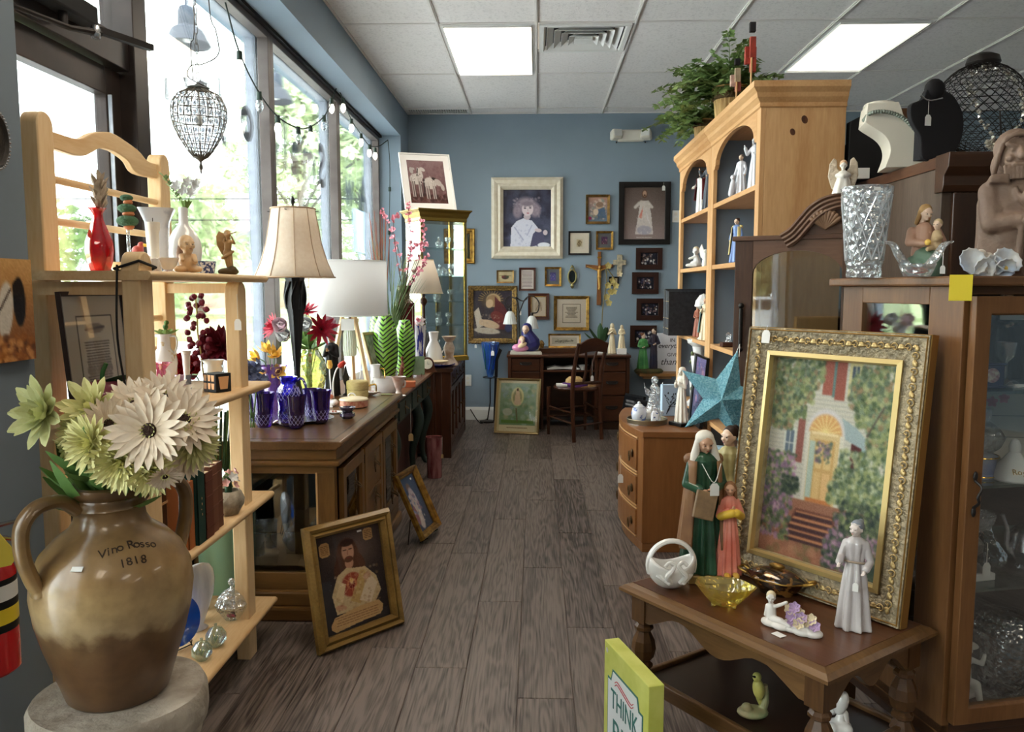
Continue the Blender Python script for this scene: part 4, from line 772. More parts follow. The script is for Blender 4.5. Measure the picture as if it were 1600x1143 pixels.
# shelf two
M,w_,h_=basis3(PZ(112,655,Z2+.002),PZ(210,630,Z2+.002),(85,456))
cv=Cv(60,84,(206,196,176)).r(.22,.18,.8,.86,(216,208,190)).r(.22,.18,.8,.185,(60,50,44)).r(.22,.855,.8,.86,(60,50,44)).r(.22,.18,.228,.86,(60,50,44)).r(.792,.18,.8,.86,(60,50,44)).e(.5,.29,.16,.05,(150,136,120)).l(.35,.3,.65,.28,.03,(90,70,60)).txt(.3,.72,.4,.82,18,(110,96,84),.008)
framed('framed_certificate','dark-framed certificate in a cream mat leaning on the second shelf',M,w_,h_,.012,mat('dark_walnut_frame',(48,34,28),.4),cv,.014,0)
APL=mat('pink_pearl_glass',(176,96,110),.12,coat=.8,n2=(150,70,90),ns=10)
t=T('glass_apple','glossy pink glass apple with a green leaf on the second shelf','ornament',at(163,2.13,Z2));MB().lathe([(0,.012),(.02,.0),(.04,.006),(.056,.03),(.06,.055),(.052,.08),(.035,.092),(.015,.088),(0,.078)],seg=40,fold=lambda a,u:.03*cos(5*a)).o('apple',APL,t);MB().tube(bez([(0,0,.07),(.0,0,.11),(.012,0,.14)],4),.006).o('stem',mat('green_glass',(70,130,70),.15),t);inst(petal_mesh(.06,.045,mat('green_glass_leaf',(40,84,60),.15,coat=.5),.2,.5),'leaf',t,_T((.01,0,.09))@_R(R(-80),4,'Z'))
FV=mat('pansy_print_porcelain',(232,230,230),.2,n2=(190,150,60),ns=22,coat=.4,lo=.58,hi=.64)
t=lathed('handled_vase','white two-handled vase with yellow and violet flowers on second shelf','vase',at(259,2.66,Z2),[(0,0),(.025,0),(.026,.006),(.022,.012),(.034,.05),(.042,.09),(.040,.115),(.022,.14),(.019,.18),(.027,.19)],FV)
for s in(-1,1):MB().tube(bez([(s*.019,0,.182),(s*.042,0,.18),(s*.045,0,.15),(s*.035,0,.122)],5),.0035).o('handle',PORC,t)
t=T('artificial_leaves','green plastic leaves with a bud sprouting from the two-handled vase','leaves',at(259,2.66,Z2+.186))
for i in range(7):inst(gl,'leaf',t,_R(i*.9,4,'Z')@_R(R(12),4,'X')@_S(1.3,4))
MB().ell((0,0,.015),.007).ell((0,0,.028),.009).ell((.004,0,.042),.008).cyl((0,0,-.08),(0,0,.04),.003).o('bud',GREEN,t)
PKG=glass('cranberry_glass',(222,120,160),.12,.05,.1,30,body=.45,bodycol=(216,110,150))
lathed('ruffled_vase','pink ruffled glass vase in front of the two-handled vase','vase',at(252,2.45,Z2),[(0,0),(.022,0),(.03,.02),(.03,.04),(.018,.075),(.014,.09),(.026,.108),(.032,.112)],PKG,fold=lambda a,u:(.12+.1*u)*cos(8*a+u*2)*u)
lathed('bud_vase','slim white bud vase with a rose transfer on second shelf','vase',at(293,2.6,Z2),[(0,0),(.013,0),(.012,.01),(.009,.05),(.013,.12),(.017,.137),(.015,.136)],TEAC)
lathed('lilac_vase','squat lilac glass vase with narrow neck on second shelf','vase',at(282,2.40,Z2),[(0,0),(.025,0),(.032,.012),(.033,.028),(.016,.05),(.012,.06),(.014,.078),(.012,.08)],mat('lilac_lustre',(170,128,150),.25,coat=.4,n2=(200,160,180),ns=30))
lathed('teal_pot','small teal ceramic pot with cream rim on second shelf','pot',at(247,2.28,Z2),[(0,0),(.024,0),(.03,.03),(.031,.038),(.027,.038),(.024,.01)],mat('teal_glaze',(96,134,138),.4,n2=(120,150,150),ns=20))
lathed('striped_saucer_pot','low cream and green pot at the front of second shelf','pot',at(286,2.18,Z2),[(0,0),(.022,0),(.028,.016),(.030,.026),(.026,.026),(.022,.006)],CREAMC)
t=T('mug_box','small black gift box printed with tan cups at second shelf edge','box',at(340,2.62,Z2),R(-32));MB().b2(-.034,.034,-.03,.03,0,.062).o('box',MATBLK,t,bev=.002)
TANP=mat('tan_cup_print',(222,168,116),.6)
for i in range(3):
 for j in range(2):x=-.022+.02*i;MB().prism([(x-.006,.01+.027*j),(x+.006,.01+.027*j),(x+.008,.030+.027*j),(x-.008,.030+.027*j)],-.0305,-.031).o('printed_cup',TANP,t,smooth=False)
MB().prism([(-.014,.01),(.014,.01),(.02,.052),(-.02,.052)],.0345,.035,'yz').o('printed_cup',TANP,t,smooth=False)
lathed('white_urn','white milk-glass footed urn behind the black gift box','vase',at(334,2.79,Z2),[(0,0),(.024,0),(.026,.006),(.014,.016),(.026,.035),(.032,.055),(.028,.072),(.034,.086),(.038,.09),(.034,.088)],PORC,fold=lambda a,u:.03*cos(14*a))
t=T('acrylic_box','clear acrylic box at the front edge of second shelf','box',at(309,2.36,Z2));MB().b2(-.026,.026,-.02,.02,0,.085).o('box',glass('acrylic',(240,242,244),.05),t,smooth=False,bev=.0015)
# shelf three: books and planter
def book(lab,Y0,Y1,xs_,h,d,m,bands=0,group='books on the third rack shelf',z=Z3,tit=None):
 t=T('book',lab,'book',(xs_,(Y0+Y1)/2,z),0,group);tk=Y1-Y0
 MB().b2(-d,0,-tk/2,-tk/2+.003,0,h).b2(-d,0,tk/2-.003,tk/2,0,h).b2(-.004,0,-tk/2,tk/2,0,h).o('cover',m,t,smooth=False,bev=.001);MB().b2(-d+.004,-.004,-tk/2+.003,tk/2-.003,.003,h-.004).o('pages',CREAMC,t,smooth=False)
 for i in range(bands):MB().b2(0,.0015,-tk/2,tk/2,h*(.15+.7*i/max(1,bands-1)),h*(.15+.7*i/max(1,bands-1))+.004).o('raised_band',m,t)
 if tit:M=_T((.0006,0,h*.5))@Matrix(((0,0,1,0),(0,1,0,0),(-1,0,0,0),(0,0,0,1)))@_T((0,-.004,0));text_mesh(tit,tk*.55,TANP,t,M,.0004)
book('orange-brown clothbound book nearest the jug on third shelf',2.235,2.275,-1.01,.20,.14,mat('rust_cloth',(170,96,44),.7))
book('dark green book with pale spine lettering on third shelf',2.278,2.33,-1.0,.225,.15,mat('green_cloth',(26,58,50),.6),tit='- - . -')
book('reddish-brown leather book beside the green one',2.335,2.39,-1.0,.205,.14,mat('oxblood_leather',(98,52,38),.45),4)
book('brown leather book in the middle of the brown trio',2.393,2.44,-1.005,.212,.14,mat('tan_leather',(112,66,46),.45),4)
book('brown leather book next to the swirled planter',2.443,2.49,-1.01,.212,.14,mat('brown_leather',(104,62,44),.45),4)
t=T('wooden_box','dark wooden box behind the jug on third shelf','box',(-1.16,2.14,Z3));MB().b2(-.1,.1,-.07,.07,0,.2).o('box',DK_X,t,bev=.003,smooth=False);MB().b2(-.102,.102,-.072,.072,.15,.157).o('lid_seam',PINE_X,t,smooth=False)
t=lathed('scroll_planter','cream swirl-embossed round planter at the end of third shelf','planter',at(357,2.62,Z3),[(0,0),(.034,0),(.038,.006),(.050,.03),(.052,.052),(.044,.075),(.040,.082),(.036,.08)],mat('antiqued_cream',(206,194,172),.6,n2=(130,116,96),ns=18,bump=1,bs=40),fold=lambda a,u:.05*cos(6*a+7*u))
t=T('porcelain_flower_cluster','porcelain pink and white flowers with dark leaves filling the planter','flowers',at(357,2.62,Z3+.078))
for i in range(9):
 a=i*2.4;c=Vector((.022*cos(a),.022*sin(a),.02+.05*(i/9)))
 for j in range(5):inst(wp if i%2 else petal_mesh(.018,.013,mat('shell_pink_%d'%i,(214,160,150),.5),.1,.3),'petal',t,_T(c)@aim((0,0,0),(cos(a),sin(a),.6))@_R(j*1.256,4,'Z')@_R(R(20),4,'X'))
 inst(lfm_,'leaf',t,_T(c*.6)@_R(a+1,4,'Z')@_R(R(30),4,'X')@_S(.5,4))
MB().cyl((0,0,-.06),(0,0,.05),.012).o('stem',DKGREEN,t)
# shelf four
c=PZ(322,938,Z4);t=T('shell_vase','white swirled fan-shaped glass vase at the back of the lowest shelf','vase',(-1.16,2.62,Z4),R(60))
SWM=mat('white_swirl_glass',(226,230,236),.2,coat=.5,n2=(196,202,212),ns=12,stretch=(3,1,.6));MB().lathe([(0,0),(.03,0),(.034,.006),(.016,.02),(.034,.06),(.06,.12),(.066,.17),(.06,.205),(.045,.226),(.02,.235),(0,.236)],seg=32,sy=.32,cap=False).o('fan_body',SWM,t)
BLG=glass('cobalt_art_glass',(60,130,225),.15,.05,body=.6,bodycol=(40,110,215))
c=PZ(296,1010,Z4);t=T('blue_glass_plate','blue speckled glass plate upright on a black wire stand','plate',(c.x-.04,c.y,Z4),R(62));MB().lathe([(0,0),(.03,.003),(.075,.010),(.082,.014),(.075,.013),(.03,.006),(0,.003)],seg=40,M=_T((0,0,.088))@_R(R(80),4,'X'),cap=False).o('plate',BLG,t)
MB().tube(bez([(-.03,-.035,0),(-.03,-.02,.015),(-.03,.0,.01),(-.03,.03,.06)],4),.002).tube(bez([(.03,-.035,0),(.03,-.02,.015),(.03,.0,.01),(.03,.03,.06)],4),.002).tube([(-.03,-.035,.02),(-.03,-.03,.003),(.03,-.03,.003),(.03,-.035,.02)],.002).tube([(-.03,.03,.06),(-.02,.045,.001),(.02,.045,.001),(.03,.03,.06)],.002).o('wire_stand',IRON,t)
lathed('etched_tumbler','cut crystal tumbler beside the blue plate','glass',PZ(305,970,Z4),[(0,.004),(.024,0),(.026,.006),(.028,.11),(.031,.125),(.028,.124),(.024,.01)],CRYS);lathed('facet_vase','tall faceted crystal vase with violet tinges behind the tumbler','vase',PZ(318,958,Z4)+Vector((-.02,.04,0)),[(0,.004),(.022,0),(.024,.006),(.026,.13),(.034,.15),(.03,.148),(.02,.01)],CUT,fold=lambda a,u:.06*cos(8*a))
c=PZ(364,965,Z4);t=T('candy_dish','lidded crystal candy dish with pink roses on the lowest shelf','dish',c);MB().lathe([(0,.004),(.028,0),(.03,.004),(.048,.03),(.058,.05),(.056,.05),(.046,.032)],seg=36,fold=lambda a,u:.04*cos(12*a),cap=False).o('dish_body',CRYS,t);MB().lathe([(.056,.052),(.058,.056),(.045,.085),(.022,.106),(.008,.112),(.006,.12),(.012,.128),(.013,.138),(.006,.146),(0,.148)],seg=36,fold=lambda a,u:.04*cos(12*a)*(u<.6),cap=False).o('lid',CUT,t)
MB().ell((.012,-.044,.028),(.018,.006,.01),(R(30),0,0)).o('painted_rose',mat('rose_decal',(176,90,110),.4,n2=(80,110,70),ns=90),t)
BALLM=glass('marble_glass',(226,236,236),.2,.02,body=.25,bodycol=(170,190,150))
for px_,py_,r,lb in((316,1030,.032,'clear glass paperweight with green flecks, nearest on the lowest shelf'),(338,1008,.034,'clear paperweight with yellow and green blades behind the nearest one')):
 c=PZ(px_,py_,Z4);t=T('glass_paperweight',lb,'paperweight',c,0,'glass paperweights');MB().lathe([(0,0),(r*.5,.0),(r,r*.6),(r*.98,r*1.2),(r*.6,r*1.75),(.004,r*1.95),(.005,r*2.2),(0,r*2.22)],seg=24,cap=False).o('glass_ball',BALLM,t)
 for i in range(6):inst(petal_mesh(.03,.006,mat('glass_streak_%d_%d'%(i,px_),[(120,150,60),(210,190,60),(90,120,80)][i%3],.3),.2,.3),'inner_blade',t,_T((0,0,.012))@_R(i*1.05,4,'Z')@_R(R(50),4,'X'))
# ---------------------------------------------------------------- hanging bead pendant
c=at(321,2.6,1.33);px0,py0=c.x,2.6
def pz(y):return PY(321,y,2.6).z
ztop,zbot=pz(140),pz(272)
pd=T('bead_pendant','strawberry-shaped crystal bead pendant lamp hanging before the window','pendant lamp',(px0,py0,zbot));WIREM=mat('aged_bronze_wire',(104,98,88),.5,.5)
prof=[(a*2.6/F,pz(b)-zbot)for a,b in((14,140),(30,148),(38,160),(41,174),(40,188),(36,202),(30,216),(23,228),(16,239),(10,246))]
cg=MB();NB=22
for i in range(NB):a=2*pi*i/NB;cg.tube([(r*cos(a),r*sin(a),z)for r,z in prof],.0016,5)
for r,z in prof:cg.tube([(r*cos(2*pi*j/40),r*sin(2*pi*j/40),z)for j in range(40)],.0016,5,closed=True)
cg.o('wire_cage',WIREM,pd)
bm_=MB().add([(0,0,-1),(0,0,1),(1,0,0),(-1,0,0),(0,.5,0),(0,-.5,0)],[(0,5,2),(0,2,4),(0,4,3),(0,3,5),(1,2,5),(1,4,2),(1,3,4),(1,5,3)]).mesh('crystal_bead',False);bm_.materials.append(glass('bead_crystal',(236,240,244),.16,.05,edge=.4,body=.22,bodycol=(170,172,176)))
for j in range(1,len(prof)-2):
 for i in range(NB):
  a=2*pi*(i+.5)/NB;r=(prof[j][0]+prof[j+1][0])/2;z=(prof[j][1]+prof[j+1][1])/2;q=r*pi/NB*.72
  inst(bm_,'crystal_bead',pd,_T((r*cos(a),r*sin(a),z))@_R(a+pi/2,4,'Z')@_D((q,q,abs(prof[j][1]-prof[j+1][1])*.42,1)))
bc=MB();r0,z0=prof[-2]
for i in range(18):a=2*pi*i/18;bc.cyl((r0*cos(a),r0*sin(a),z0),(.009*cos(a),.009*sin(a),prof[-1][1]-.004),.0018,seg=5)
bc.lathe([(.0,0),(.0025,.004),(.0025,.012),(.006,.018),(.0065,.026),(.003,.033),(.004,.04),(.016,.05),(.02,.056),(.01,.06)],seg=20).o('finial',WIREM,pd)
MB().lathe([(.03,prof[0][1]),(.034,prof[0][1]+.004),(.022,prof[0][1]+.010),(.01,prof[0][1]+.014),(.004,prof[0][1]+.02)],seg=20,fold=lambda a,u:.15*cos(6*a)).o('top_cap',mat('green_grey_cap',(84,90,88),.6),pd)
lk=MB();zt=2.745-zbot;zc=prof[0][1]+.02;n=int((zt-zc)/.03)
for i in range(n):z=zc+i*.03+.018;lk.tube([(.006*cos(a)*(i%2),.006*cos(a)*(1-i%2),z+.019*sin(a))for a in[k*pi/5 for k in range(10)]],.0011,5,closed=True)
lk.o('chain',WIREM,pd);MB().tube(bez([(.028,0,zc-.012),(-.03,0,zc+.02),(-.02,0,zc+.055),(.02,0,zc+.06),(.07,0,zc+.09),(.065,0,zc+.16),(.045,0,zc+.26),(.05,0,zt)],7),.0018,6).tube(bez([(-.015,0,zc+.01),(-.018,0,zc+.12),(-.004,0,zc+.2),(.0,0,zt)],6),.0016,6).o('cord',IRON,pd);MB().ell((0,0,.17),(.012,.012,.02)).o('bulb',WHITEP,pd)
# ---------------------------------------------------------------- string of outdoor bulbs along the window head
SX=-1.43;pts=[(352,4),(374,82),(405,145),(435,183),(466,200),(485,198),(506,182),(518,160),(527,137),(536,157),(549,187),(564,210),(577,227),(592,228)]
W_=[PX(a,b,SX)for a,b in pts];hook=at(606,7.53,2.70);W_+=[hook]
sl_=T('string_lights','dark string of small clear bulbs draped along the window head','string lights',W_[0])
g_=MB().tube([p-W_[0]for p in bez(W_,5)],.004,6);ex_=bez([hook,at(609,7.53,2.5),at(609,7.53,2.2),at(608,7.53,1.7),at(610,7.53,1.3)],4);g_.tube([p-W_[0]for p in ex_],.004,6);g_.o('cord',mat('green_cord',(44,56,50),.6),sl_)
EMB=mat('lit_bulb',(255,248,235),.3,em=2.2);SOCK=mat('socket_green',(40,58,50),.5)
for i,(a,b)in enumerate(((374,84),(405,147),(434,184),(466,201),(485,199),(506,183),(518,156),(536,156),(549,188),(564,211),(577,228),(586,233),(601,227))):
 c=PX(a,b,SX)-W_[0];q=MB().cyl(c+Vector((0,0,.012)),c-Vector((0,0,.03)),.013,.015).o('socket',SOCK,sl_)
 q2=MB().lathe([(.012,0),(.019,-.02),(.021,-.035),(.014,-.055),(0,-.068)],c=c-Vector((0,0,.028)),seg=12).o('bulb',EMB if i%2==0 or i>6 else CRYS,sl_)
for p in((609,7.53,2.25),(608,7.53,1.85)):c=at(*p)-W_[0];MB().cyl(c+Vector((0,0,.02)),c-Vector((0,0,.02)),.013).o('socket',SOCK,sl_)
# ---------------------------------------------------------------- oak buffet under the first window
B1=T('oak_buffet','oak buffet with glazed side and carved brass pulls, nearest below the windows','cabinet',(-1.08,3.74,0))
def b1(p):return(p[0]+1.08,p[1]-3.74,p[2])
def bx(root,nm,o_,x0,x1,y0,y1,z0,z1,m,bev=.002,**k):
 return MB().b2(x0-o_[0],x1-o_[0],y0-o_[1],y1-o_[1],z0,z1).o(nm,m,root,bev=bev,smooth=False,**k)
O1=(-1.08,3.74)
m=MB().prism([(-1.40,.70),(-.775,.70),(-.772,.708),(-.758,.715),(-.756,.727),(-.764,.735),(-1.40,.735)],3.035,4.47);m.v=[b1(v)for v in m.v];m.o('top',OAK_Y,B1,bev=.004)
bx(B1,'top_inset_groove',O1,-1.38,-.80,3.085,3.092,.7345,.7358,DK_X,0);bx(B1,'top_inset_groove',O1,-.804,-.797,3.085,4.42,.7345,.7358,DK_X,0)
bx(B1,'frieze',O1,-1.385,-.785,3.065,4.44,.655,.70,OAK_X);bx(B1,'waist_moulding',O1,-1.39,-.772,3.05,4.45,.632,.655,OAK_X,.008)
bx(B1,'top_rail',O1,-1.38,-.80,3.085,3.125,.595,.634,OAK_X);bx(B1,'corner_post',O1,-.87,-.80,3.085,3.125,.09,.6,OAK_Z);bx(B1,'corner_post',O1,-1.38,-1.31,3.085,3.125,.09,.6,OAK_Z)
bx(B1,'bottom_rail',O1,-1.31,-.87,3.085,3.125,.12,.187,OAK_X);bx(B1,'side_glass',O1,-1.31,-.87,3.10,3.104,.187,.6,glass('smoked_side_glass',(200,205,210),.06),0);bx(B1,'glass_bead',O1,-.876,-.868,3.082,3.10,.187,.6,PINE_Z,.001)
bx(B1,'plinth',O1,-1.39,-.785,3.06,4.45,.055,.12,OAK_X,.01);bx(B1,'foot_moulding',O1,-1.40,-.77,3.045,4.465,0,.058,OAK_X,.01)
bx(B1,'floor_panel',O1,-1.37,-.82,3.13,4.42,.12,.14,DK_X);bx(B1,'inner_shelf',O1,-1.36,-.84,3.13,4.42,.335,.343,DK_X);bx(B1,'back_panel',O1,-1.385,-1.375,3.12,4.43,.12,.65,DK_Z);bx(B1,'far_side',O1,-1.38,-.80,4.40,4.43,.12,.64,OAK_Z);bx(B1,'inner_divider',O1,-1.12,-1.03,3.45,3.48,.14,.63,DK_Z)
BRP=mat('tarnished_brass',(92,72,46),.4,.8,bump=.6,bs=120)
def pull(root,p,s=1.0,n='pull',ax='x'):
 g=MB()
 for i in range(7):a=i*.9;g.ell((0,.011*s*cos(a),.016*s*sin(a)),(.004*s,.009*s,.009*s),seg=8)
 g.tube(bez([(.002,-.018*s,.008*s),(.018*s,-.01*s,-.004),(.02*s,0,-.01*s),(.018*s,.01*s,-.004),(.002,.018*s,.008*s)],3),.003*s);g.prism([(-.012*s,.02*s),(0,.045*s),(.012*s,.02*s)],-.002,.003,'yz').prism([(-.01*s,-.02*s),(0,-.04*s),(.01*s,-.02*s)],-.002,.003,'yz')
 return g.o(n,BRP,root,loc=p,rot=(0,0,0)if ax=='x' else(0,0,R(-90)))
for(y0,y1,gl_)in((3.14,3.54,1),(3.55,3.97,0),(3.98,4.40,1)):
 X=-.80;d=T('x','','')if False else None
 fr=MB().frame(y1-y0-.01,.475,[(0,0),(0,-.022),(.05,-.022),(.058,-.01),(.058,0)]).o('door',OAK_Z,B1,M=_T((X+1.08,(y0+y1)/2-3.74,.13))@_R(R(90),4,'Z'),smooth=False,bev=.002)
 w2=(y1-y0)/2-.06
 if gl_:MB().b2(-w2,w2,-.008,-.004,.055,.42).o('door_glass',glass('door_smoked_glass',(150,150,150),.06),fr,smooth=False)
 else:MB().b2(-w2,w2,-.016,-.002,.055,.225).o('panel',OAK_X,fr,smooth=False,bev=.012);MB().b2(-w2,w2,-.018,-.002,.245,.42).o('panel',OAK_X,fr,smooth=False,bev=.012);MB().b2(-w2-.01,w2+.01,-.02,0,.225,.245).o('mid_rail',OAK_X,fr,smooth=False)
 for q,z in((0,.36),(0,.2),(0,.10)):pull(fr,(q-(w2*.0),-.026,z),1.5 if z<.15 else 1.1,'carved_pull','y')
 for z in(.05,.43):MB().cyl((w2+.054,-.02,z-.02),(w2+.054,-.02,z+.02),.005).o('hinge',IRON,fr)
Zb=.737
# glassware kept inside the buffet
for i,(x,y,z,h)in enumerate(((-1.2,3.22,.343,.14),(-1.05,3.26,.343,.10),(-.95,3.2,.14,.15),(-1.15,3.3,.14,.17),(-.93,3.45,.343,.16))):
 lathed('glass_decanter',['clear stemmed glass at the left inside the glazed buffet','small clear bowl on the buffet inner shelf','clear ribbed decanter on the buffet floor panel near the corner post','tall clear decanter standing inside the buffet behind glass','green-tinged glass behind the buffet side pane'][i],'glassware',(x,y,z+.001),[(0,0),(.03,0),(.035,.02),(.04,.05),(.025,.08),(.012,.1),(.012,.12),(.02,.14),(.014,.15)],CRYS,h=h,fold=lambda a,u:.04*cos(10*a))
# silver tray with the purple glass set
c=PZ(455,657,Zb);tr=T('silver_tray','oval silver tray with scalloped rim holding the purple glass set','tray',c,R(8))
MB().lathe([(.0,0),(.15,0),(.155,.004),(.185,.010),(.19,.014),(.186,.015),(.155,.008),(.0,.004)],seg=72,sy=.72,fold=lambda a,u:.012*cos(36*a)*u,cap=False).o('tray_body',mat('engraved_silver',(176,180,188),.25,.9,bump=.4,bs=60),tr)
for s in(-1,1):MB().tube(bez([(s*.03-.03,-.132,.016),(s*.03-.01,-.145,.03),(s*.03+.02,-.145,.03),(s*.03+.03,-.134,.016)],4)if s==0 else bez([(-.05,-.13,.014),(-.035,-.142,.024),(.0,-.146,.028),(.06,-.142,.024),(.075,-.13,.014)],4),.005).o('handle',mat('warm_silver_handle',(200,180,160),.3,.8),tr)if s>0 else None
PURP=glass('amethyst_glass',(130,90,190),.06,.03,body=.3,bodycol=(62,30,104),edge=.25);COBA=glass('cobalt_violet_glass',(90,80,215),.08,.03,.3,40,body=.3,bodycol=(44,34,150),edge=.3);CUTL=mat('cut_white_line',(188,184,220),.2,coat=.5)
def lattice(parent,fr_,z0,z1,n=14,tw=1.2,w_=.0007,m=CUTL):
 g=MB()
 for i in range(n):
  for s in(-1,1):
   pts=[]
   for j in range(7):u=j/6;z=z0+(z1-z0)*u;a=2*pi*i/n+s*tw*u;r=fr_(z)+.0004;pts.append((r*cos(a),r*sin(a),z))
   g.tube(pts,w_,4)
 return g.o('cut_lattice',m,parent)
def gtop(pr,z):
 for(r0,z0),(r1,z1)in zip(pr,pr[1:]):
  if z0<=z<=z1 and z1>z0:return r0+(r1-r0)*(z-z0)/(z1-z0)
 return pr[-1][0]
tum=[(0,0),(.024,0),(.029,.01),(.034,.04),(.038,.075),(.040,.11),(.046,.14)]
for i,(a,b,t_,lb)in enumerate(((413,667,613,'purple cut tumbler at the left front of the tray'),(398,657,607,'purple cut tumbler half behind the leftmost one'),(463,667,617,'purple cut tumbler at the front, before the blue pitcher'),(502,659,609,'purple cut tumbler at the right end of the tray'),(488,653,607,'purple cut tumbler behind the right-end one'))):
 c=PZ(a,b,Zb+.006);h=PY(a,t_,c.y).z-c.z;t=lathed('purple_tumbler',lb,'glass',c,tum+[(.043,.139),(.036,.1),(.02,.02),(0,.012)],PURP,h=None,group='purple cut tumblers on the silver tray');t.scale=(h/.14,)*3
 lattice(t,lambda z:gtop(tum,z),.012,.055,12,.9)
pit=[(0,0),(.036,0),(.048,.012),(.05,.05),(.046,.09),(.05,.125),(.052,.15),(.044,.175),(.032,.19),(.034,.21),(.042,.225)]
c=PZ(452,664,Zb+.006);h=PY(452,588,c.y).z-c.z;t=lathed('blue_pitcher','cobalt and violet cut-glass pitcher with wavy lip amid the purple tumblers','pitcher',c,pit+[(.04,.222),(.03,.19)],COBA,fold=lambda a,u:.08*cos(3*a)*max(0,u-.75)*4);t.scale=(h/.225,)*3
lattice(t,lambda z:gtop(pit,z),.02,.07,12,.9);lattice(t,lambda z:gtop(pit,z)+.001,.12,.175,16,.7,.0012);MB().tube(bez([(.036,.0,.205),(.065,0,.215),(.082,0,.17),(.07,0,.11),(.05,0,.075)],5),.006).o('handle',COBA,t)
LAV=glass('lavender_glass',(180,130,215),.12,.04,body=.35,bodycol=(160,112,196),edge=.3)
c=PZ(428,650,Zb);h=PY(428,571,c.y).z-c.z;t=lathed('lavender_vase','flared lavender glass vase behind the left tumblers, filled with yellow lilies','vase',c,[(0,0),(.035,0),(.036,.01),(.034,.05),(.036,.12),(.045,.18),(.06,.215),(.056,.214),(.03,.1)],LAV);t.scale=(h/.215,)*3
YL=mat('yellow_lily',(236,176,60),.6,n2=(246,210,110),ns=40);ylp=petal_mesh(.045,.018,YL,.5,.2)
def small_flower(name,lab,c,d,pm_,n,lift,cm,s=1.0,group=None,rings=1,cat='flower',stem=None):
 rg=[(pm_,n,lift,.003,s)]
 if rings>1:rg.append((pm_,n,lift+25,.002,s*.8))
 if rings>2:rg.append((pm_,max(5,n-3),lift+45,.001,s*.6))
 return bloom(name,lab,c,d,rg,(.005*s,cm),cat,group,stem)
vt=c+Vector((0,0,h*.9))
for i,(a,b,d,q)in enumerate(((405,560,(-.6,-.6,.4),'left'),(430,556,(.2,-.8,.6),'top'),(413,583,(-.3,-1,-.1),'low left'),(434,580,(.4,-1,.1),'right'),(418,550,(-.1,-.3,1),'rear'))):
 p=PY(a,b,c.y+(.03 if i in(1,4)else-.02));small_flower('yellow_lily','yellow silk lily, %s bloom above the lavender vase'%q,p,d,ylp,6,25,IRON,1.2,'yellow lilies in the lavender vase',2,stem=[p,(p+vt)/2,vt-Vector((0,0,.1))])
# tall black lamp with a pleated bell shade
lc=at(466,3.72,Zb);lp=T('black_table_lamp','tall black carved table lamp with cream panelled bell shade','table lamp',lc)
lz=lambda y:PY(462,y,3.72).z-Zb
MB().lathe([(0,0),(.075,0),(.08,.008),(.075,.02),(.05,.03),(.034,.05),(.03,.07)]+[(.013,lz(592)),(.016,lz(570)),(.024,lz(535)),(.036,lz(490)),(.046,lz(478)),(.042,lz(470)),(.044,lz(455)),(.04,lz(440)),(.046,lz(434)),(.02,lz(430)),(.012,lz(425)),(.012,lz(330)),(0,lz(330))],seg=32,fold=lambda a,u:.06*cos(8*a),cap=False).o('column',BLACK,lp)
for i in range(8):a=i*pi/4;MB().tube(bez([(.018*cos(a),.018*sin(a),.06),(.045*cos(a),.045*sin(a),.04),(.07*cos(a),.07*sin(a),.012)],3),.008).o('base_leaf',BLACK,lp);MB().tube(bez([(.042*cos(a),.042*sin(a),lz(482)),(.05*cos(a),.05*sin(a),lz(462)),(.04*cos(a+.5),.04*sin(a+.5),lz(440))],3),.009,flat=.6).o('carved_leaf',BLACK,lp)
SHD=mat('cream_linen_shade',(238,224,206),.85,n2=(244,232,216),ns=60)
def translucent(M_,f=.5):
 n=M_.node_tree;N,L=n.nodes,n.links;b=N['Principled BSDF'];t=N.new('ShaderNodeBsdfTranslucent');x=N.new('ShaderNodeMixShader');x.inputs[0].default_value=f
 src=b.inputs['Base Color'].links[0].from_socket if b.inputs['Base Color'].links else None
 if src:L.new(src,t.inputs[0])
 else:t.inputs[0].default_value=b.inputs['Base Color'].default_value
 L.new(b.outputs[0],x.inputs[1]);L.new(t.outputs[0],x.inputs[2]);L.new(x.outputs[0],N['Material Output'].inputs[0]);return M_
def lshade(root,y0,y1,prof,n,m,Y,px,zb,trim=None,seams=True):
 g=MB();P=[(r*Y/F,PY(px,y,Y).z-zb)for r,y in prof]
 g.lathe(P,seg=n*4 if n<20 else 48,sq=0,cap=False,fold=(lambda a,u:-.018*(1-abs(cos(a*n/2))))if n<20 else None);o_=g.o('lamp_shade',m,root,ang=50);sd=o_.modifiers.new('thick','SOLIDIFY');sd.thickness=.002
 tm=trim or m
 if seams and n<20:
  q=MB()
  for i in range(n):a=2*pi*i/n;q.tube([((r+.001)*cos(a),(r+.001)*sin(a),z)for r,z in P],.0022,5)
  q.o('seam',tm,o_)
 for r,z in(P[0],P[-1]):MB().tube([(r*cos(a),r*sin(a),z)for a in[2*pi*k/48 for k in range(48)]],.0035,6,closed=True).o('trim_band',tm,o_)
 return o_
translucent(SHD,.4);lshade(lp,433,322,[(62,433),(52,410),(43,380),(38,350),(34,326)],10,SHD,3.72,462,Zb,mat('tan_trim',(176,148,120),.8))
MB().lathe([(.004,lz(326)),(.008,lz(322)),(.004,lz(320)),(.011,lz(315)),(.008,lz(310)),(0,lz(305))],seg=12).o('finial',BLACK,lp);MB().cyl((-.12,0,lz(330)),(.12,0,lz(330)),.002).cyl((0,-.12,lz(330)),(0,.12,lz(330)),.002).o('spider',IRON,lp);MB().ell((0,0,lz(385)),(.028,.028,.04)).o('light_bulb',WHITEP,lp)
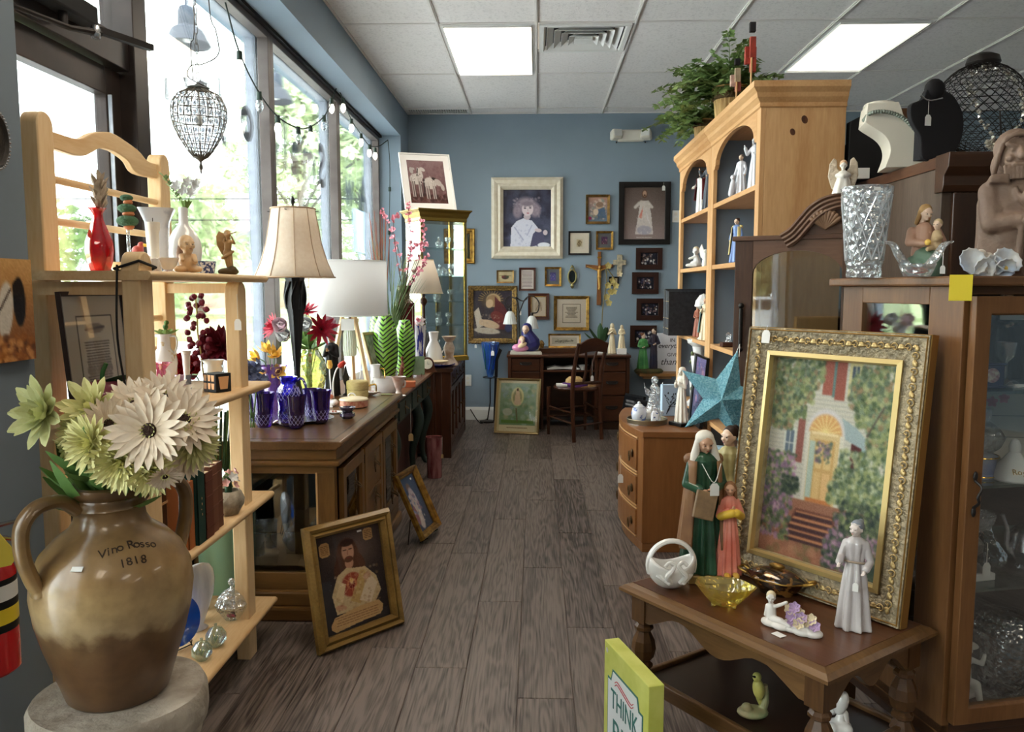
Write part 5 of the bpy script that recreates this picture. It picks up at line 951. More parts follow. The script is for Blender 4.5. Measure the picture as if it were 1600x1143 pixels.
# green optic glass vase with red and white silk flowers
YG=glass('yellow_optic_glass',(232,236,170),.14,.04,.6,35,body=.12,bodycol=(210,216,120))
c=at(484,4.25,Zb);t=lathed('optic_glass_vase','bulbous yellow-green optic glass vase behind the black lamp column','vase',c,[(0,0),(.06,0),(.066,.01),(.08,.06),(.092,.13),(.088,.2),(.06,.25),(.052,.262),(.058,.27)],YG,fold=lambda a,u:.02*cos(10*a))
RD=mat('crimson_silk',(150,12,40),.6,n2=(190,30,60),ns=40);rdp=petal_mesh(.085,.022,RD,.2,.2);WPK=mat('blush_silk',(236,214,220),.7);rose=petal_mesh(.045,.045,WPK,.9,.5);WHR=petal_mesh(.045,.045,WP,.9,.5)
vt=c+Vector((0,0,.25))
for i,(a,b,Y_,d,s,q)in enumerate(((428,510,4.1,(-.7,-.6,.3),.85,'leftmost'),(478,486,4.35,(.1,-.6,.8),.75,'topmost'),(502,514,4.1,(.5,-.9,.0),1.0,'largest, rightmost'))):
 p=PY(a,b,Y_);bloom('crimson_dahlia',q+' crimson spiky silk dahlia above the optic glass vase',p,d,[(rdp,12,5,.006,s),(rdp,10,30,.004,s*.8),(rdp,8,55,.002,s*.6)],(.01,DKGREEN),group='silk flowers in the optic vase',stem=[p,(p+vt)/2,vt-Vector((0,0,.18))])
for i,(a,b,Y_,pm_,q)in enumerate(((441,509,4.05,rose,'pale pink silk rose left of the lamp column'),(446,524,4.1,WHR,'white silk rose under the pink rose'),(480,508,4.05,WHR,'white silk rose between lamp column and crimson dahlia'),(517,507,4.3,rose,'pale lavender silk rose peeking at the right of bouquet'))):
 p=PY(a,b,Y_);bloom('silk_rose',q,p,(0.1,-1,.2),[(pm_,5,20,.004,1.3),(pm_,5,40,.003,1.1),(pm_,4,62,.001,.8)],(.008,WP),group='silk flowers in the optic vase',stem=[p,(p+vt)/2,vt-Vector((0,0,.18))])
bl=petal_mesh(.10,.055,GREEN,.15,.25);t=T('broad_leaves','broad green silk leaves under the crimson and white flowers','leaves',c+Vector((0,0,.26)))
for i in range(12):inst(bl,'leaf',t,_T((0,0,.02*(i%3)))@_R(i*.85,4,'Z')@_R(R(15+12*(i%3)),4,'X')@_S(1.1,4))
MB().cyl((0,0,-.2),(0,0,.06),.016).o('stem_bundle',GREEN,t)
# red blossoms standing behind the rack
BERRY=mat('wine_blossom',(104,20,34),.7);sp=T('wine_blossom_spray','tall spray of wine-red bell blossoms between the rack posts','flowers',at(330,3.16,Zb));base_=at(330,3.16,Zb)
pts=[(305,460),(308,490),(309,520),(313,545),(316,570),(320,600),(330,640)];W2_=[PY(a,b,3.14)-base_ for a,b in pts];W2_[-1]=Vector((0,0,.04));MB().tube(bez(W2_,5),.0032).o('stem',mat('tan_stem',(170,150,80),.7),sp)
rg=random.Random(4);bm2=MB().lathe([(0,-.012),(.009,-.008),(.012,.0),(.010,.009),(.006,.012)],seg=10,fold=lambda a,u:.15*cos(4*a)).mesh('blossom');bm2.materials.append(BERRY)
for i in range(34):
 u=i/33;q=bez(W2_[:5],9)[int(u*35)];r=.012+.03*sin(pi*min(1,u*.75+.12));a=i*2.4;inst(bm2,'blossom',sp,_T(q+Vector((r*cos(a),r*sin(a)*.7,rg.uniform(-.01,.01))))@Euler((rg.uniform(-1,1),rg.uniform(-1,1),a)).to_matrix().to_4x4())
WINE=mat('wine_silk',(96,10,28),.7);wnp=petal_mesh(.07,.024,WINE,.3,.3);RSC=mat('scarlet_silk',(178,16,34),.7);scp=petal_mesh(.055,.045,RSC,.6,.5)
p=PY(344,540,3.2);bloom('wine_dahlia','large dark wine-red silk dahlia behind the front rack post',p,(-.1,-1,.15),[(wnp,18,5,.008,1.15),(wnp,16,25,.006,1.0),(wnp,12,48,.004,.75),(wnp,8,70,.001,.5)],(.01,WINE),stem=[p,p+Vector((0,.02,-.15)),at(336,3.24,Zb+.02)])
for i,(a,b,q)in enumerate(((300,575,'round'),(281,572,'left-hand'))):p=PY(a,b,3.18);bloom('scarlet_carnation',q+' scarlet silk carnation seen beyond the second rack shelf',p,(.1,-1,.2),[(scp,9,10,.005,1.1),(scp,8,35,.003,.95),(scp,7,60,.001,.7)],(.008,RSC),stem=[p,p+Vector((.05,.05,-.15)),at(332,3.22,Zb+.02)])
HYD=mat('slate_blue_silk',(120,132,168),.7,n2=(84,96,140),ns=60)
hp=petal_mesh(.016,.016,HYD,.2,.3)
for i,(a,b,s,q)in enumerate(((392,572,1.0,'upper'),(402,592,1.1,'lower right'),(384,594,.9,'lower left'))):
 p=PY(a,b,3.16);t=T('blue_hydrangea',q+' slate-blue silk hydrangea beside the rack post','flower',p,0,'blue hydrangeas by the rack');rg=random.Random(i)
 for k in range(16):
  d=Vector((rg.gauss(0,1),rg.gauss(0,1)-.6,rg.gauss(0,1))).normalized()
  for j in range(4):inst(hp,'petal',t,aim(d*.032*s,d,j*1.57)@_R(R(10),4,'X')@_S(1.15,4))
 MB().ell((0,0,0),.024*s).o('flower_core',HYD,t);q_=at(392+i*3,3.22,Zb+.02)-p;MB().tube([(0,0,0),q_*.5,q_],.003).o('stem',GREEN,t)
t=T('green_stalks','bundle of straight green stalks standing behind the lower rack shelves','plant',at(345,3.0,.0));rg=random.Random(9)
for i in range(16):a=rg.uniform(-.06,.06);MB().tube(bez([(a*.5,rg.uniform(-.02,.02),.02),(a,0,.5),(a*1.8+.01,rg.uniform(-.03,.03),.86)],4),.005,6).o('stalk',[GREEN,DKGREEN][i%2],t)
lathed('mint_vase','large mint-green vase behind the rack holding green stalks','vase',at(345,3.0,.0),[(0,0),(.05,0),(.055,.02),(.07,.2),(.075,.4),(.068,.6),(.07,.62),(.064,.6),(.05,.02),(0,.01)],mat('mint_glaze',(160,204,172),.4))
# small things along the buffet top
t=T('friar_figurine','black-robed friar figurine standing behind the tulip ornament','figurine',at(520,4.37,Zb),R(-20));figure(t,.345,MATBLK,SKIN,mat('brown_hair',(80,52,34),.8),arms='pray',hl='short',w=.95,man=True,seed=3)
c=PZ(520,634,Zb);t=T('tulip_ornament','porcelain ornament with yellow and red tulips on curved white stems','ornament',c)
MB().ell((0,0,.018),(.03,.024,.02)).ell((.012,-.015,.02),.016).o('base',PORC,t,remesh=.003);MB().ell((-.012,-.012,.05),(.02,.016,.013)).o('mushroom',mat('terracotta_glaze',(190,110,80),.4),t);MB().tube(bez([(.005,0,.04),(.004,0,.12),(.02,0,.18),(.035,0,.20)],4),.004).tube(bez([(-.005,0,.04),(-.01,0,.12),(-.012,0,.19)],4),.0035).o('stem',PORC,t)
MB().lathe([(0,0),(.013,.01),(.015,.025),(.01,.045),(.012,.046)],seg=12,fold=lambda a,u:.12*cos(3*a)*u,M=_T((-.012,0,.185))).o('yellow_tulip',YL,t);MB().lathe([(0,0),(.013,.01),(.015,.025),(.01,.045),(.012,.046)],seg=12,fold=lambda a,u:.12*cos(3*a)*u,M=_T((.03,0,.195))@_R(R(50),4,'Y')).o('red_tulip',mat('tulip_red',(196,54,40),.4),t);price_tag(t,(.0,-.03,.03),.014,.02)
TCR=mat('red_band_china',(170,92,72),.35,n2=(200,150,120),ns=60);c=PZ(553,635,Zb);t=T('round_trinket_box','low round cream trinket box with red patterned band','box',c);MB().lathe([(0,0),(.066,0),(.07,.004),(.07,.034),(.066,.036)],seg=40).o('band',TCR,t);MB().lathe([(.0,.05),(.04,.049),(.068,.044),(.073,.038),(.072,.035),(0,.035)],seg=40).o('lid',CREAMC,t)
c=PZ(543,653,Zb);t=T('dark_bowls','two small dark glazed bowls stacked on the buffet edge','bowl',c);DKG=mat('iridescent_dark_glaze',(40,34,44),.12,coat=1,n2=(76,60,84),ns=20);MB().lathe([(0,0),(.024,0),(.036,.012),(.034,.024),(.024,.03),(.022,.03)],seg=32,cap=False).o('lower_bowl',DKG,t);MB().lathe([(0,.036),(.014,.032),(.022,.03),(.037,.048),(.038,.052),(.03,.047),(0,.04)],seg=32,cap=False).o('upper_bowl',DKG,t)
c=PZ(523,645,Zb);t=T('trinket_tray','small scalloped white tray with beads left of the dark bowls','tray',c);MB().lathe([(0,.002),(.03,0),(.04,.006),(.038,.008),(.03,.004),(0,.003)],seg=40,fold=lambda a,u:.08*cos(8*a)*u,cap=False,sy=.7).o('tray',PORC,t);MB().ell((.005,0,.008),.006).ell((-.01,.005,.008),.005).o('bead',TCR,t)
c=at(559,4.30,Zb);t=T('cream_round_box','cream woven-look round lidded box with two tiers','box',c);CB=mat('cream_weave',(214,196,138),.7,n2=(190,170,112),ns=60,stretch=(1,1,5));MB().lathe([(0,0),(.056,0),(.058,.004),(.058,.04),(.056,.042)],seg=36).o('lower_tier',CB,t);MB().lathe([(0,.043),(.058,.043),(.06,.047),(.06,.085),(.056,.09),(0,.092)],seg=36).o('upper_tier',CB,t)
c=PZ(578,617,Zb);t=T('gilt_handled_dish','white floral dish with a gilt loop handle','dish',c);MB().lathe([(0,.012),(.015,0),(.02,.0),(.04,.01),(.055,.02),(.052,.021),(.03,.015),(0,.014)],seg=36,cap=False,sy=.7,fold=lambda a,u:.06*cos(8*a)*u).o('dish',TEAC,t);MB().tube(bez([(-.04,0,.02),(-.02,0,.045),(.02,0,.06),(.035,0,.055),(.036,0,.02)],5),.004).o('handle',BRASS,t)
c=PZ(552,619,Zb+.001);t=T('flower_napkin_ring','small gilt ring-shaped flower ornament behind the round trinket box','ornament',at(550,4.12,Zb));MB().tube([(.02*cos(a),0,.024+.02*sin(a))for a in[2*pi*k/20 for k in range(20)]],.004,closed=True).o('ring',TEAC,t)
t=T('iron_finial','dark fleur-shaped metal finial beside the tripod lamp','ornament',at(541,4.38,Zb));MB().lathe([(0,0),(.018,0),(.018,.005),(.006,.012),(.005,.05),(.014,.07),(.02,.10),(.008,.135),(.004,.16),(0,.165)],seg=16,sy=.5).o('finial_body',IRON,t)
t=T('green_note_card','small olive card lying at the buffet edge','card',PZ(604,616,Zb),R(12));MB().b2(-.03,.03,-.022,.022,0,.003).o('card',mat('olive_card',(128,132,82),.7),t,smooth=False)
# ---------------------------------------------------------------- green console with brown top
G2=T('green_console','dark green console table with brown top and curved cabriole legs','table',(-1.04,5.28,0));GP=mat('dark_green_paint',(46,62,56),.4,n2=(34,46,42),ns=6);O2=(-1.04,5.28)
m=MB().prism([(-1.34,.672),(-.80,.672),(-.785,.68),(-.78,.69),(-.785,.70),(-1.34,.70)],4.50,6.06);m.v=[(x-O2[0],y-O2[1],z)for x,y,z in m.v];m.o('top',wood('console_brown',(98,62,42),(124,84,60),'y',.3,coat=.3),G2)
bx(G2,'apron',O2,-.83,-.81,4.53,6.03,.53,.672,GP);bx(G2,'apron',O2,-1.3,-.82,4.53,4.55,.53,.672,GP)
for y in(4.62,5.12,5.60):bx(G2,'drawer',O2,-.812,-.802,y,y+.4,.548,.655,GP,.004);pull(G2,(-.80-O2[0],y+.2-O2[1],.60),1.0)
for x in(-.86,-1.28):
 for y in(4.58,5.52,6.0):s=1 if x>-1 else-1;MB().tube(bez([(x-O2[0],y-O2[1],.66),(x-O2[0]+.01*s,y-O2[1],.52),(x-O2[0]+.035*s,y-O2[1],.40),(x-O2[0]-.01*s,y-O2[1],.2),(x-O2[0]-.005*s,y-O2[1],.05),(x-O2[0]+.03*s,y-O2[1],.0)],4),[.036,.036,.036,.036,.036,.037,.038,.038,.038,.036,.032,.029,.026,.023,.021,.02,.019,.02,.021,.024,.028],10).o('leg',GP,G2)
price_tag(G2,(-.795-O2[0],4.98-O2[1],.60),.03,.19,TANPAPER)
t=T('storage_chest','dark red-brown chest pushed under the green console','chest',(-1.1,5.3,0));RB=wood('red_brown_veneer',(58,30,24),(78,42,32),'y',.5);MB().b2(-.17,.19,-.66,.7,.03,.46).o('chest_body',RB,t,bev=.006,smooth=False);MB().b2(-.175,.2,-.67,.71,.46,.50).o('lid',RB,t,bev=.008,smooth=False)
for a in(-.14,.16):
 for b in(-.6,.64):MB().cyl((a,b,0),(a,b,.035),.02).o('foot',DK_Z,t)
Zc=.701
# tripod lamp with white drum shade
tY=4.88;tc_=at(548,tY,Zc);tl=T('tripod_lamp','pale wood tripod lamp with a wide white drum shade','table lamp',tc_);zt_=PY(548,495,tY).z-Zc
for(px_,yy)in((512,-.05),(577,-.08),(553,.12)):q=XA(px_,tY+yy,Zc)-tc_.x;MB().tube([(q,yy,0),(q*.30,yy*.3,zt_)],[.016,.014],4).o('leg',BIRCH_Z,tl)
MB().b2(-.055,.055,-.02,.02,zt_-.03,zt_-.01).b2(-.02,.02,-.04,.05,zt_-.03,zt_-.01).o('top_block',BIRCH_Y,tl,smooth=False);MB().cyl((0,0,zt_-.02),(0,0,zt_+.12),.012).o('socket',SILVER,tl);MB().ell((0,0,zt_+.15),(.03,.03,.04)).o('light_bulb',WHITEP,tl)
MB().lathe([(0,zt_-.24),(.036,zt_-.24),(.04,zt_-.2),(.038,zt_-.1),(.03,zt_-.08)],seg=40,fold=lambda a,u:.05*cos(20*a)).o('ribbed_cup',mat('celadon_ribbed',(206,214,196),.4),tl);MB().b2(-.04,.04,-.05,-.048,zt_-.08,zt_-.01).o('price_label',PAPER,tl,smooth=False);MB().cyl((0,0,zt_-.09),(0,0,zt_-.02),.006).tube(bez([(0,.02,zt_-.1),(.06,.03,zt_-.25),(.05,.05,.02),(.12,.1,.01)],6),.003).o('cord',SILVER,tl)
lshade(tl,492,407,[(60,492),(59.5,450),(59,408)],48,translucent(mat('white_linen_shade',(238,236,234),.85),.45),tY,548,Zc,WHITEP,False)
def aty(name,lab,cat,px_,yb,pr,m,ytop,z=Zc,Y=None,**kw):
 c=PZ(px_,yb,z)if Y is None else at(px_,Y,z);h=PY(px_,ytop,c.y).z-z;return lathed(name,lab,cat,c,pr,m,h=h,**kw),h
t,h=aty('white_cream_jug','tall white porcelain jug with gilt handle on the console','jug',587,611,[(0,0),(.03,0),(.032,.01),(.028,.05),(.032,.1),(.026,.14),(.032,.165)],PORC,569);MB().tube(bez([(.028,0,h*.85),(.055,0,h*.8),(.055,0,h*.45),(.03,0,h*.3)],5),.004).o('handle',BRASS,t)
t,h=aty('gravy_tureen','pale grey china tureen with ear handles in front of the white jug','dish',607,612,[(0,0),(.05,0),(.06,.01),(.078,.05),(.08,.075),(.084,.08),(.076,.078),(.05,.01)],mat('grey_white_china',(206,202,198),.2,coat=.4),589,sy=.7)
for s in(-1,1):MB().tube(bez([(s*.076,0,.07),(s*.10,0,.068),(s*.098,0,.035),(s*.07,0,.03)],4),.006).o('handle',PORC,t)
t,h=aty('footed_cup','footed cup with brown base and white rim near the console corner','cup',623,614,[(0,0),(.02,0),(.02,.006),(.015,.015),(.02,.04),(.034,.08),(.046,.1),(.043,.1),(.02,.03)],mat('brown_lustre',(150,104,84),.2,n2=(220,210,200),ns=8,coat=.5),588)
t=T('lace_saucer','small white lace-edged saucer under the footed cup','saucer',PZ(622,619,Zc)+Vector((0,-.02,0)));MB().lathe([(0,0),(.03,0),(.05,.008),(.048,.009),(.03,.003),(0,.003)],seg=48,fold=lambda a,u:.06*cos(16*a)*u,cap=False,sy=.8).o('saucer',PORC,t)
t=T('orange_box','small flat orange box on the console','box',PZ(637,604,Zc),R(5));MB().b2(-.05,.05,-.03,.03,0,.035).o('box_body',mat('orange_lacquer',(176,92,56),.4),t,bev=.003,smooth=False);MB().b2(-.051,.051,-.031,.031,.026,.037).o('lid',mat('orange_lacquer_lid',(190,104,66),.4),t,bev=.003,smooth=False)
M,w_,h_=basis3(at(585,5.25,Zc+.002),at(612,5.42,Zc+.002),(564,520));cv=Cv(20,24,(150,160,140),(190,190,176),2).dab(40,(0,0,1,1),.12,[(120,140,110),(200,206,190),(100,110,96)])
framed('leaning_print','small gilt-edged framed print tilted beside the tripod lamp',M,w_,h_,.016,mat('pale_oak_frame',(160,140,100),.4),cv,.014,0,fm2=GOLD)
for(px_,Y_,h,r,lb)in((603,5.42,.45,.088,'larger lime vase with black zebra stripes on the console'),(633,5.62,.405,.078,'second lime zebra-striped vase, right of the larger one'),(592,5.86,.47,.07,'lime zebra-striped vase hidden at the back of the pair')):
 ZM,n_,N_,L_,b_=nt('lime_zebra_%d'%px_);tc=N_.new('ShaderNodeTexCoord');mp=N_.new('ShaderNodeMapping');mp.inputs['Rotation'].default_value=(0,R(40),0);L_.new(tc.outputs['Object'],mp.inputs[0]);wv=N_.new('ShaderNodeTexWave');wv.inputs['Scale'].default_value=13;wv.inputs['Distortion'].default_value=3;wv.inputs['Detail'].default_value=1;wv.inputs['Detail Scale'].default_value=.8;wv.bands_direction='Z';L_.new(mp.outputs[0],wv.inputs['Vector'])
 ab=N_.new('ShaderNodeSeparateXYZ');L_.new(tc.outputs['Object'],ab.inputs[0]);aa=N_.new('ShaderNodeMath');aa.operation='ABSOLUTE';L_.new(ab.outputs['X'],aa.inputs[0]);cb=N_.new('ShaderNodeCombineXYZ');L_.new(aa.outputs[0],cb.inputs[0]);L_.new(ab.outputs['Z'],cb.inputs[2]);L_.new(cb.outputs[0],mp.inputs[0])
 cr=N_.new('ShaderNodeValToRGB');cr.color_ramp.interpolation='CONSTANT';e=cr.color_ramp.elements;e[0].color=srgb(24,44,26)+(1,);e[1].position=.34;e[1].color=srgb(134,190,74)+(1,);L_.new(wv.outputs['Fac'],cr.inputs[0]);L_.new(cr.outputs[0],b_.inputs['Base Color']);b_.inputs['Roughness'].default_value=.12;b_.inputs['Coat Weight'].default_value=.5
 lathed('zebra_vase',lb,'vase',at(px_,Y_,Zc),[(0,0),(.6*r,0),(.7*r,.02),(.95*r,h*.3),(r,h*.55),(.85*r,h*.82),(.55*r,h*.95),(.5*r,h),(.42*r,h*.98)],ZM,group='lime zebra-striped vases')
c=PZ(650,588,Zc);t=T('green_tile','square green embossed tile on a wire easel','tile',c,R(8));M=_T((0,.0,.012))@_R(R(-14),4,'X');TG=mat('sage_tile',(110,142,104),.3,n2=(90,122,86),ns=12,coat=.4);h=.135;MB().b2(-.062,.062,0,.008,0,h).o('tile_body',TG,t,M=M,bev=.002,smooth=False)
sp_=MB();[sp_.tube([(.03*cos(a)*(1-k*.25),-.001,h/2+.03*sin(a)*(1-k*.25))for a in[2*pi*j/24 for j in range(24)]],.0018,5,closed=True)for k in range(3)];sp_.tube(bez([(-.02,-.001,h*.15),(0,-.001,h*.5),(.02,-.001,h*.9)],5),.002).o('embossed_motif',TG,t,M=M)
for s in(-1,1):MB().tube([(s*.04,.03,.09),(s*.04,.05,0),(s*.04,-.03,.003),(s*.04,-.035,.025)],.002).o('easel_leg',SILVER,t)
t=T('mantel_clock','small brown arched mantel clock behind the green tile','clock',at(668,5.95,Zc),R(10));MB().prism([(-.07,0),(.07,0),(.07,.01),(.058,.015),(.052,.06)]+[(.05*cos(a),.062+.05*sin(a))for a in[pi*k/10 for k in range(11)]]+[(-.052,.06),(-.058,.015),(-.07,.01)],-.02,.03).o('clock_case',MAH_X,t,bev=.003);MB().lathe([(0,0),(.036,0),(.038,.004),(.034,.008),(0,.006)],M=_T((0,-.02,.062))@_R(R(90),4,'X')).o('clock_face',mat('ivory_dial',(220,214,196),.4),t);MB().box((0,-.0285,.072),(.002,.001,.022)).box((.007,-.0285,.062),(.016,.001,.002)).o('hand',IRON,t)
t=T('brown_horse_statuette','reddish-brown rearing statuette on the console','figurine',at(628,5.35,Zc));MB().ell((0,0,.01),(.03,.022,.012)).cap((0,0,.01),(-.004,0,.07),.012,.014).cap((-.004,0,.07),(.006,0,.12),.016,.012).cap((.006,0,.12),(.002,0,.15),.008,.006).ell((.004,-.004,.158),(.011,.014,.012)).cap((.0,-.01,.11),(.022,-.02,.09),.006,.004).cap((-.01,.01,.06),(-.03,.01,.03),.007,.004).o('body',mat('red_brown_resin',(120,62,42),.45),t,remesh=.0025)
aty('crystal_scent_bottle','little crystal scent bottle by the brown statuette','bottle',618,592,[(0,0),(.02,0),(.024,.02),(.012,.045),(.008,.05),(.012,.06),(.012,.07),(0,.078)],CUT,573)
# oriental red vase, grasses and blossom branches
OR=mat('oxblood_lacquer',(92,22,26),.2,coat=.5,n2=(74,16,20),ns=4);t=T('oxblood_square_vase','tall square oxblood lacquer vase with gilt figures behind the zebra vases','vase',at(633,5.98,Zc),R(18));hh=PY(633,446,5.98).z-Zc
MB().lathe([(0,0),(.05,0),(.055,.01),(.07,.3),(.07,hh-.13),(.04,hh-.10),(.036,hh-.06),(.05,hh),(.042,hh-.002),(.03,hh-.06)],sq=10,seg=40,cap=False).o('vase_body',OR,t);MB().tube([(-.05,-.071,.3),(-.05,-.071,hh-.16),(.05,-.071,hh-.16),(.05,-.071,.3)],.0015).tube(bez([(0,-.048,hh-.05),(.008,-.055,hh-.07),(-.005,-.06,hh-.09),(.006,-.07,hh-.13)],4),.003).o('gilt_line',mat('pale_gilt',(210,180,150),.3,.4),t)
GR=mat('dry_green_blade',(128,152,104),.7,n2=(168,180,140),ns=20);rg=random.Random(12);gt=T('ornamental_grass','sheaf of long pale green grass blades behind the drum shade','plant',at(612,5.86,Zc))
for i in range(84):
 tx=rg.uniform(-.32,.24)if i%2 else rg.choice((-.3,.22))+rg.gauss(0,.03);tz=rg.uniform(.75,1.12)-abs(tx)*.5;x0=rg.uniform(-.02,.02)
 MB().tube(bez([(x0,0,.0),(x0+tx*.2,rg.uniform(-.02,.04),tz*.5),(tx,rg.uniform(-.06,.08),tz)],4),[.006,.009,.009,.009,.008,.007,.005,.0035,.0015],4,flat=.3).o('blade',GR,gt)
TW=mat('red_brown_twig',(150,90,70),.8);twt=T('red_twigs','cluster of bare red-brown twigs rising behind the white drum shade','twigs',at(598,5.95,Zc))
for i in range(16):tx=rg.uniform(-.09,.07);tz=rg.uniform(.95,1.25);MB().tube(bez([(0,0,0),(tx*.4,.02,tz*.5),(tx+rg.uniform(-.02,.02),rg.uniform(-.05,.05),tz)],4),[.0075-.0007*k for k in range(9)],5).o('twig',TW,twt)
PK=mat('cherry_pink',(216,120,140),.6,n2=(236,180,190),ns=60);pkp=petal_mesh(.017,.015,PK,.3,.3);br=T('blossom_branches','pink cherry blossom branches fanning out of the oxblood vase','flowers',at(633,5.98,Zc));b0=at(633,5.98,Zc)
for k,path in enumerate(([(633,448),(625,400),(604,345),(596,328)],[(633,448),(642,380),(638,335),(640,318)],[(633,448),(655,405),(664,372),(660,345)],[(633,448),(650,430),(662,415),(668,402)],[(633,448),(618,390),(615,345),(622,338)],[(633,448),(640,400),(650,385),(666,382)])):
 Q=[PY(a,b,5.96-.05*k)-b0 for a,b in path];Q[0]=Vector((0,0,hh-.1));C_=bez(Q,6);MB().tube(C_,[.004-.003*i/len(C_)for i in range(len(C_))],5).o('branch',mat('dark_twig_%d'%k,(96,70,62),.8),br)
 for i in range(4,len(C_),2):
  for j in range(5):inst(pkp,'petal',br,aim(C_[i]+Vector((rg.uniform(-.012,.012),-.006,rg.uniform(-.012,.012))),(rg.uniform(-1,1),-1,rg.uniform(-.3,1)),j*1.256)@_R(R(20),4,'X')@_S(rg.choice((.8,1.2,1.6)),4))
# ---------------------------------------------------------------- dark sideboard, curio and things on it
O3=(-.96,6.78);S3=T('gothic_sideboard','dark brown sideboard with gothic arched doors at the far end under the curio','cabinet',(-.96,6.78,0));Zd=.711
m=MB().prism([(-1.28,.68),(-.66,.68),(-.645,.69),(-.64,.70),(-.65,.711),(-1.28,.711)],6.12,7.46);m.v=[(x-O3[0],y-O3[1],z)for x,y,z in m.v];m.o('top',DK_X,S3)
bx(S3,'carcase',O3,-1.26,-.70,6.16,7.42,.03,.68,MAH_Z);bx(S3,'corner_post',O3,-.74,-.665,6.145,6.21,0,.68,MAH_Z,.004);bx(S3,'corner_post',O3,-.74,-.665,7.37,7.43,0,.68,MAH_Z,.004);bx(S3,'plinth',O3,-.72,-.668,6.2,7.38,.0,.08,DK_X);bx(S3,'side_strip',O3,-.80,-.785,6.15,6.165,.03,.68,MAH_Z)
for k in range(4):
 y0=6.22+.288*k;yc=y0+.138
 bx(S3,'drawer',O3,-.70,-.672,y0,y0+.276,.56,.665,MAH_X,.006);pull(S3,(-.67-O3[0],yc-O3[1],.61),.9)
 fr=MB().frame(.276,.455,[(0,0),(0,-.026),(.04,-.026),(.046,-.012),(.046,0)]).o('door',MAH_Z,S3,M=_T((-.70-O3[0],yc-O3[1],.09))@_R(R(90),4,'Z'),smooth=False)
 for s in(-1,1):MB().tube(bez([(s*.095,-.014,.05),(s*.095,-.014,.3),(s*.07,-.014,.38),(0,-.014,.415)],5),.007,6).o('gothic_arch',MAH_Z,fr)
 MB().b2(-.006,.006,-.018,-.004,.045,.41).o('muntin',MAH_Z,fr,smooth=False);MB().b2(-.095,.095,-.006,-.002,.045,.41).o('panel',DK_Z,fr,smooth=False);MB().ell((.115,-.032,.22),.01).o('knob',BRP,fr)
cA=at(661,6.62,0);ang=34;wA,wB=.43,.29;cx_,sx_=cos(R(ang)),sin(R(ang))
cen=Vector((cA.x+cx_*wA/2-sx_*wB/2,cA.y+sx_*wA/2+cx_*wB/2,Zd));cu=T('brass_curio','brass and glass curio cabinet standing cornerwise on the dark sideboard','cabinet',cen,R(ang));hc=PY(661,325,cA.y).z-Zd
for x in(-1,1):
 for y in(-1,1):MB().b2(-.011,.011,-.011,.011,.04,hc-.09).o('post',BRASS,cu,loc=(x*(wA/2-.011),y*(wB/2-.011),0),bev=.003,smooth=False)
def crown(z,pr):
 g=MB();vs=[];fs=[]
 for(o_,zz)in pr:vs+=[(-wA/2-o_,-wB/2-o_,zz),(wA/2+o_,-wB/2-o_,zz),(wA/2+o_,wB/2+o_,zz),(-wA/2-o_,wB/2+o_,zz)]
 for i in range(len(pr)-1):
  for k in range(4):fs.append((i*4+k,i*4+(k+1)%4,i*4+4+(k+1)%4,i*4+4+k))
 fs+=[(3,2,1,0),tuple(range(len(vs)-4,len(vs)))];return g.add(vs,fs)
crown(0,[(0,hc-.10),(.004,hc-.095),(.004,hc-.07),(.015,hc-.05),(.02,hc-.03),(.035,hc-.012),(.038,hc-.01),(.038,hc)]).o('crown',mat('aged_brass_crown',(150,124,60),.25,.85),cu,smooth=False);crown(0,[(.012,0),(.012,.03),(.004,.035),(0,.045)]).o('base',BRASS,cu,smooth=False)
for(x0,x1,y0,y1)in((-wA/2,wA/2,-wB/2,-wB/2),(-wA/2,-wA/2,-wB/2,wB/2),(wA/2,wA/2,-wB/2,wB/2)):MB().b2(x0-.002,x1+.002,y0-.002,y1+.002,.045,hc-.1).o('side_glass',CLEAR,cu,smooth=False)
sz=[.3,.5,.72,.95];cg_=glass('greenish_glass_shelf',(214,234,226),.1,body=.1,bodycol=(150,190,175))
for z in sz:MB().b2(-wA/2+.012,wA/2-.012,-wB/2+.012,wB/2-.012,z,z+.006).o('glass_shelf',cg_,cu,smooth=False)
MB().b2(-wA/2+.008,wA/2-.008,wB/2-.012,wB/2-.004,.045,.72).o('mirror_back',mat('mirror',(220,224,226),.03,1),cu,smooth=False)
rgc=random.Random(21);Rz=_R(R(ang),3,'Z');k_=0
for z in[.045]+sz:
 for j in range(3):
  k_+=1;p=cen+Rz@Vector((-.13+.13*j,rgc.uniform(-.06,.06),z+.0065));sh=[[(0,0),(.02,0),(.006,.02),(.006,.05),(.025,.07),(.024,.1)],[(0,0),(.022,0),(.03,.02),(.02,.05),(.025,.07)],[(0,0),(.02,0),(.03,.03),(.03,.05),(.008,.07),(.01,.09),(0,.10)]][(k_)%3]
  lathed('crystal_piece','%s crystal piece, %s on the %s glass shelf of the brass curio'%(['goblet-shaped','bowl-shaped','stoppered'][k_%3],['left','middle','right'][j],['base','lowest','second','third','top'][([.045]+sz).index(z)]),'crystal',p,sh,CUT,fold=lambda a,u:.06*cos(8*a),group='crystal in the brass curio',seg=20)
t=T('crystal_mouse','clear faceted crystal animal near the middle curio shelf corner','crystal',cen+Rz@Vector((.05,-.10,sz[2]+.0065)));MB().ell((0,0,.018),(.03,.018,.018),seg=8).ell((-.02,0,.045),(.018,.015,.02),seg=8).ell((-.03,0,.065),.009,seg=6).o('body',CUT,t,smooth=False)
M,w_,h_=basis3(PY(633,326.5,6.72),PY(713,328,6.90),(622,238));dz=(Zd+hc+.001)-M.translation.z;M.translation.z+=dz
cv=Cv(96,96,(150,122,124),(96,66,64),5)
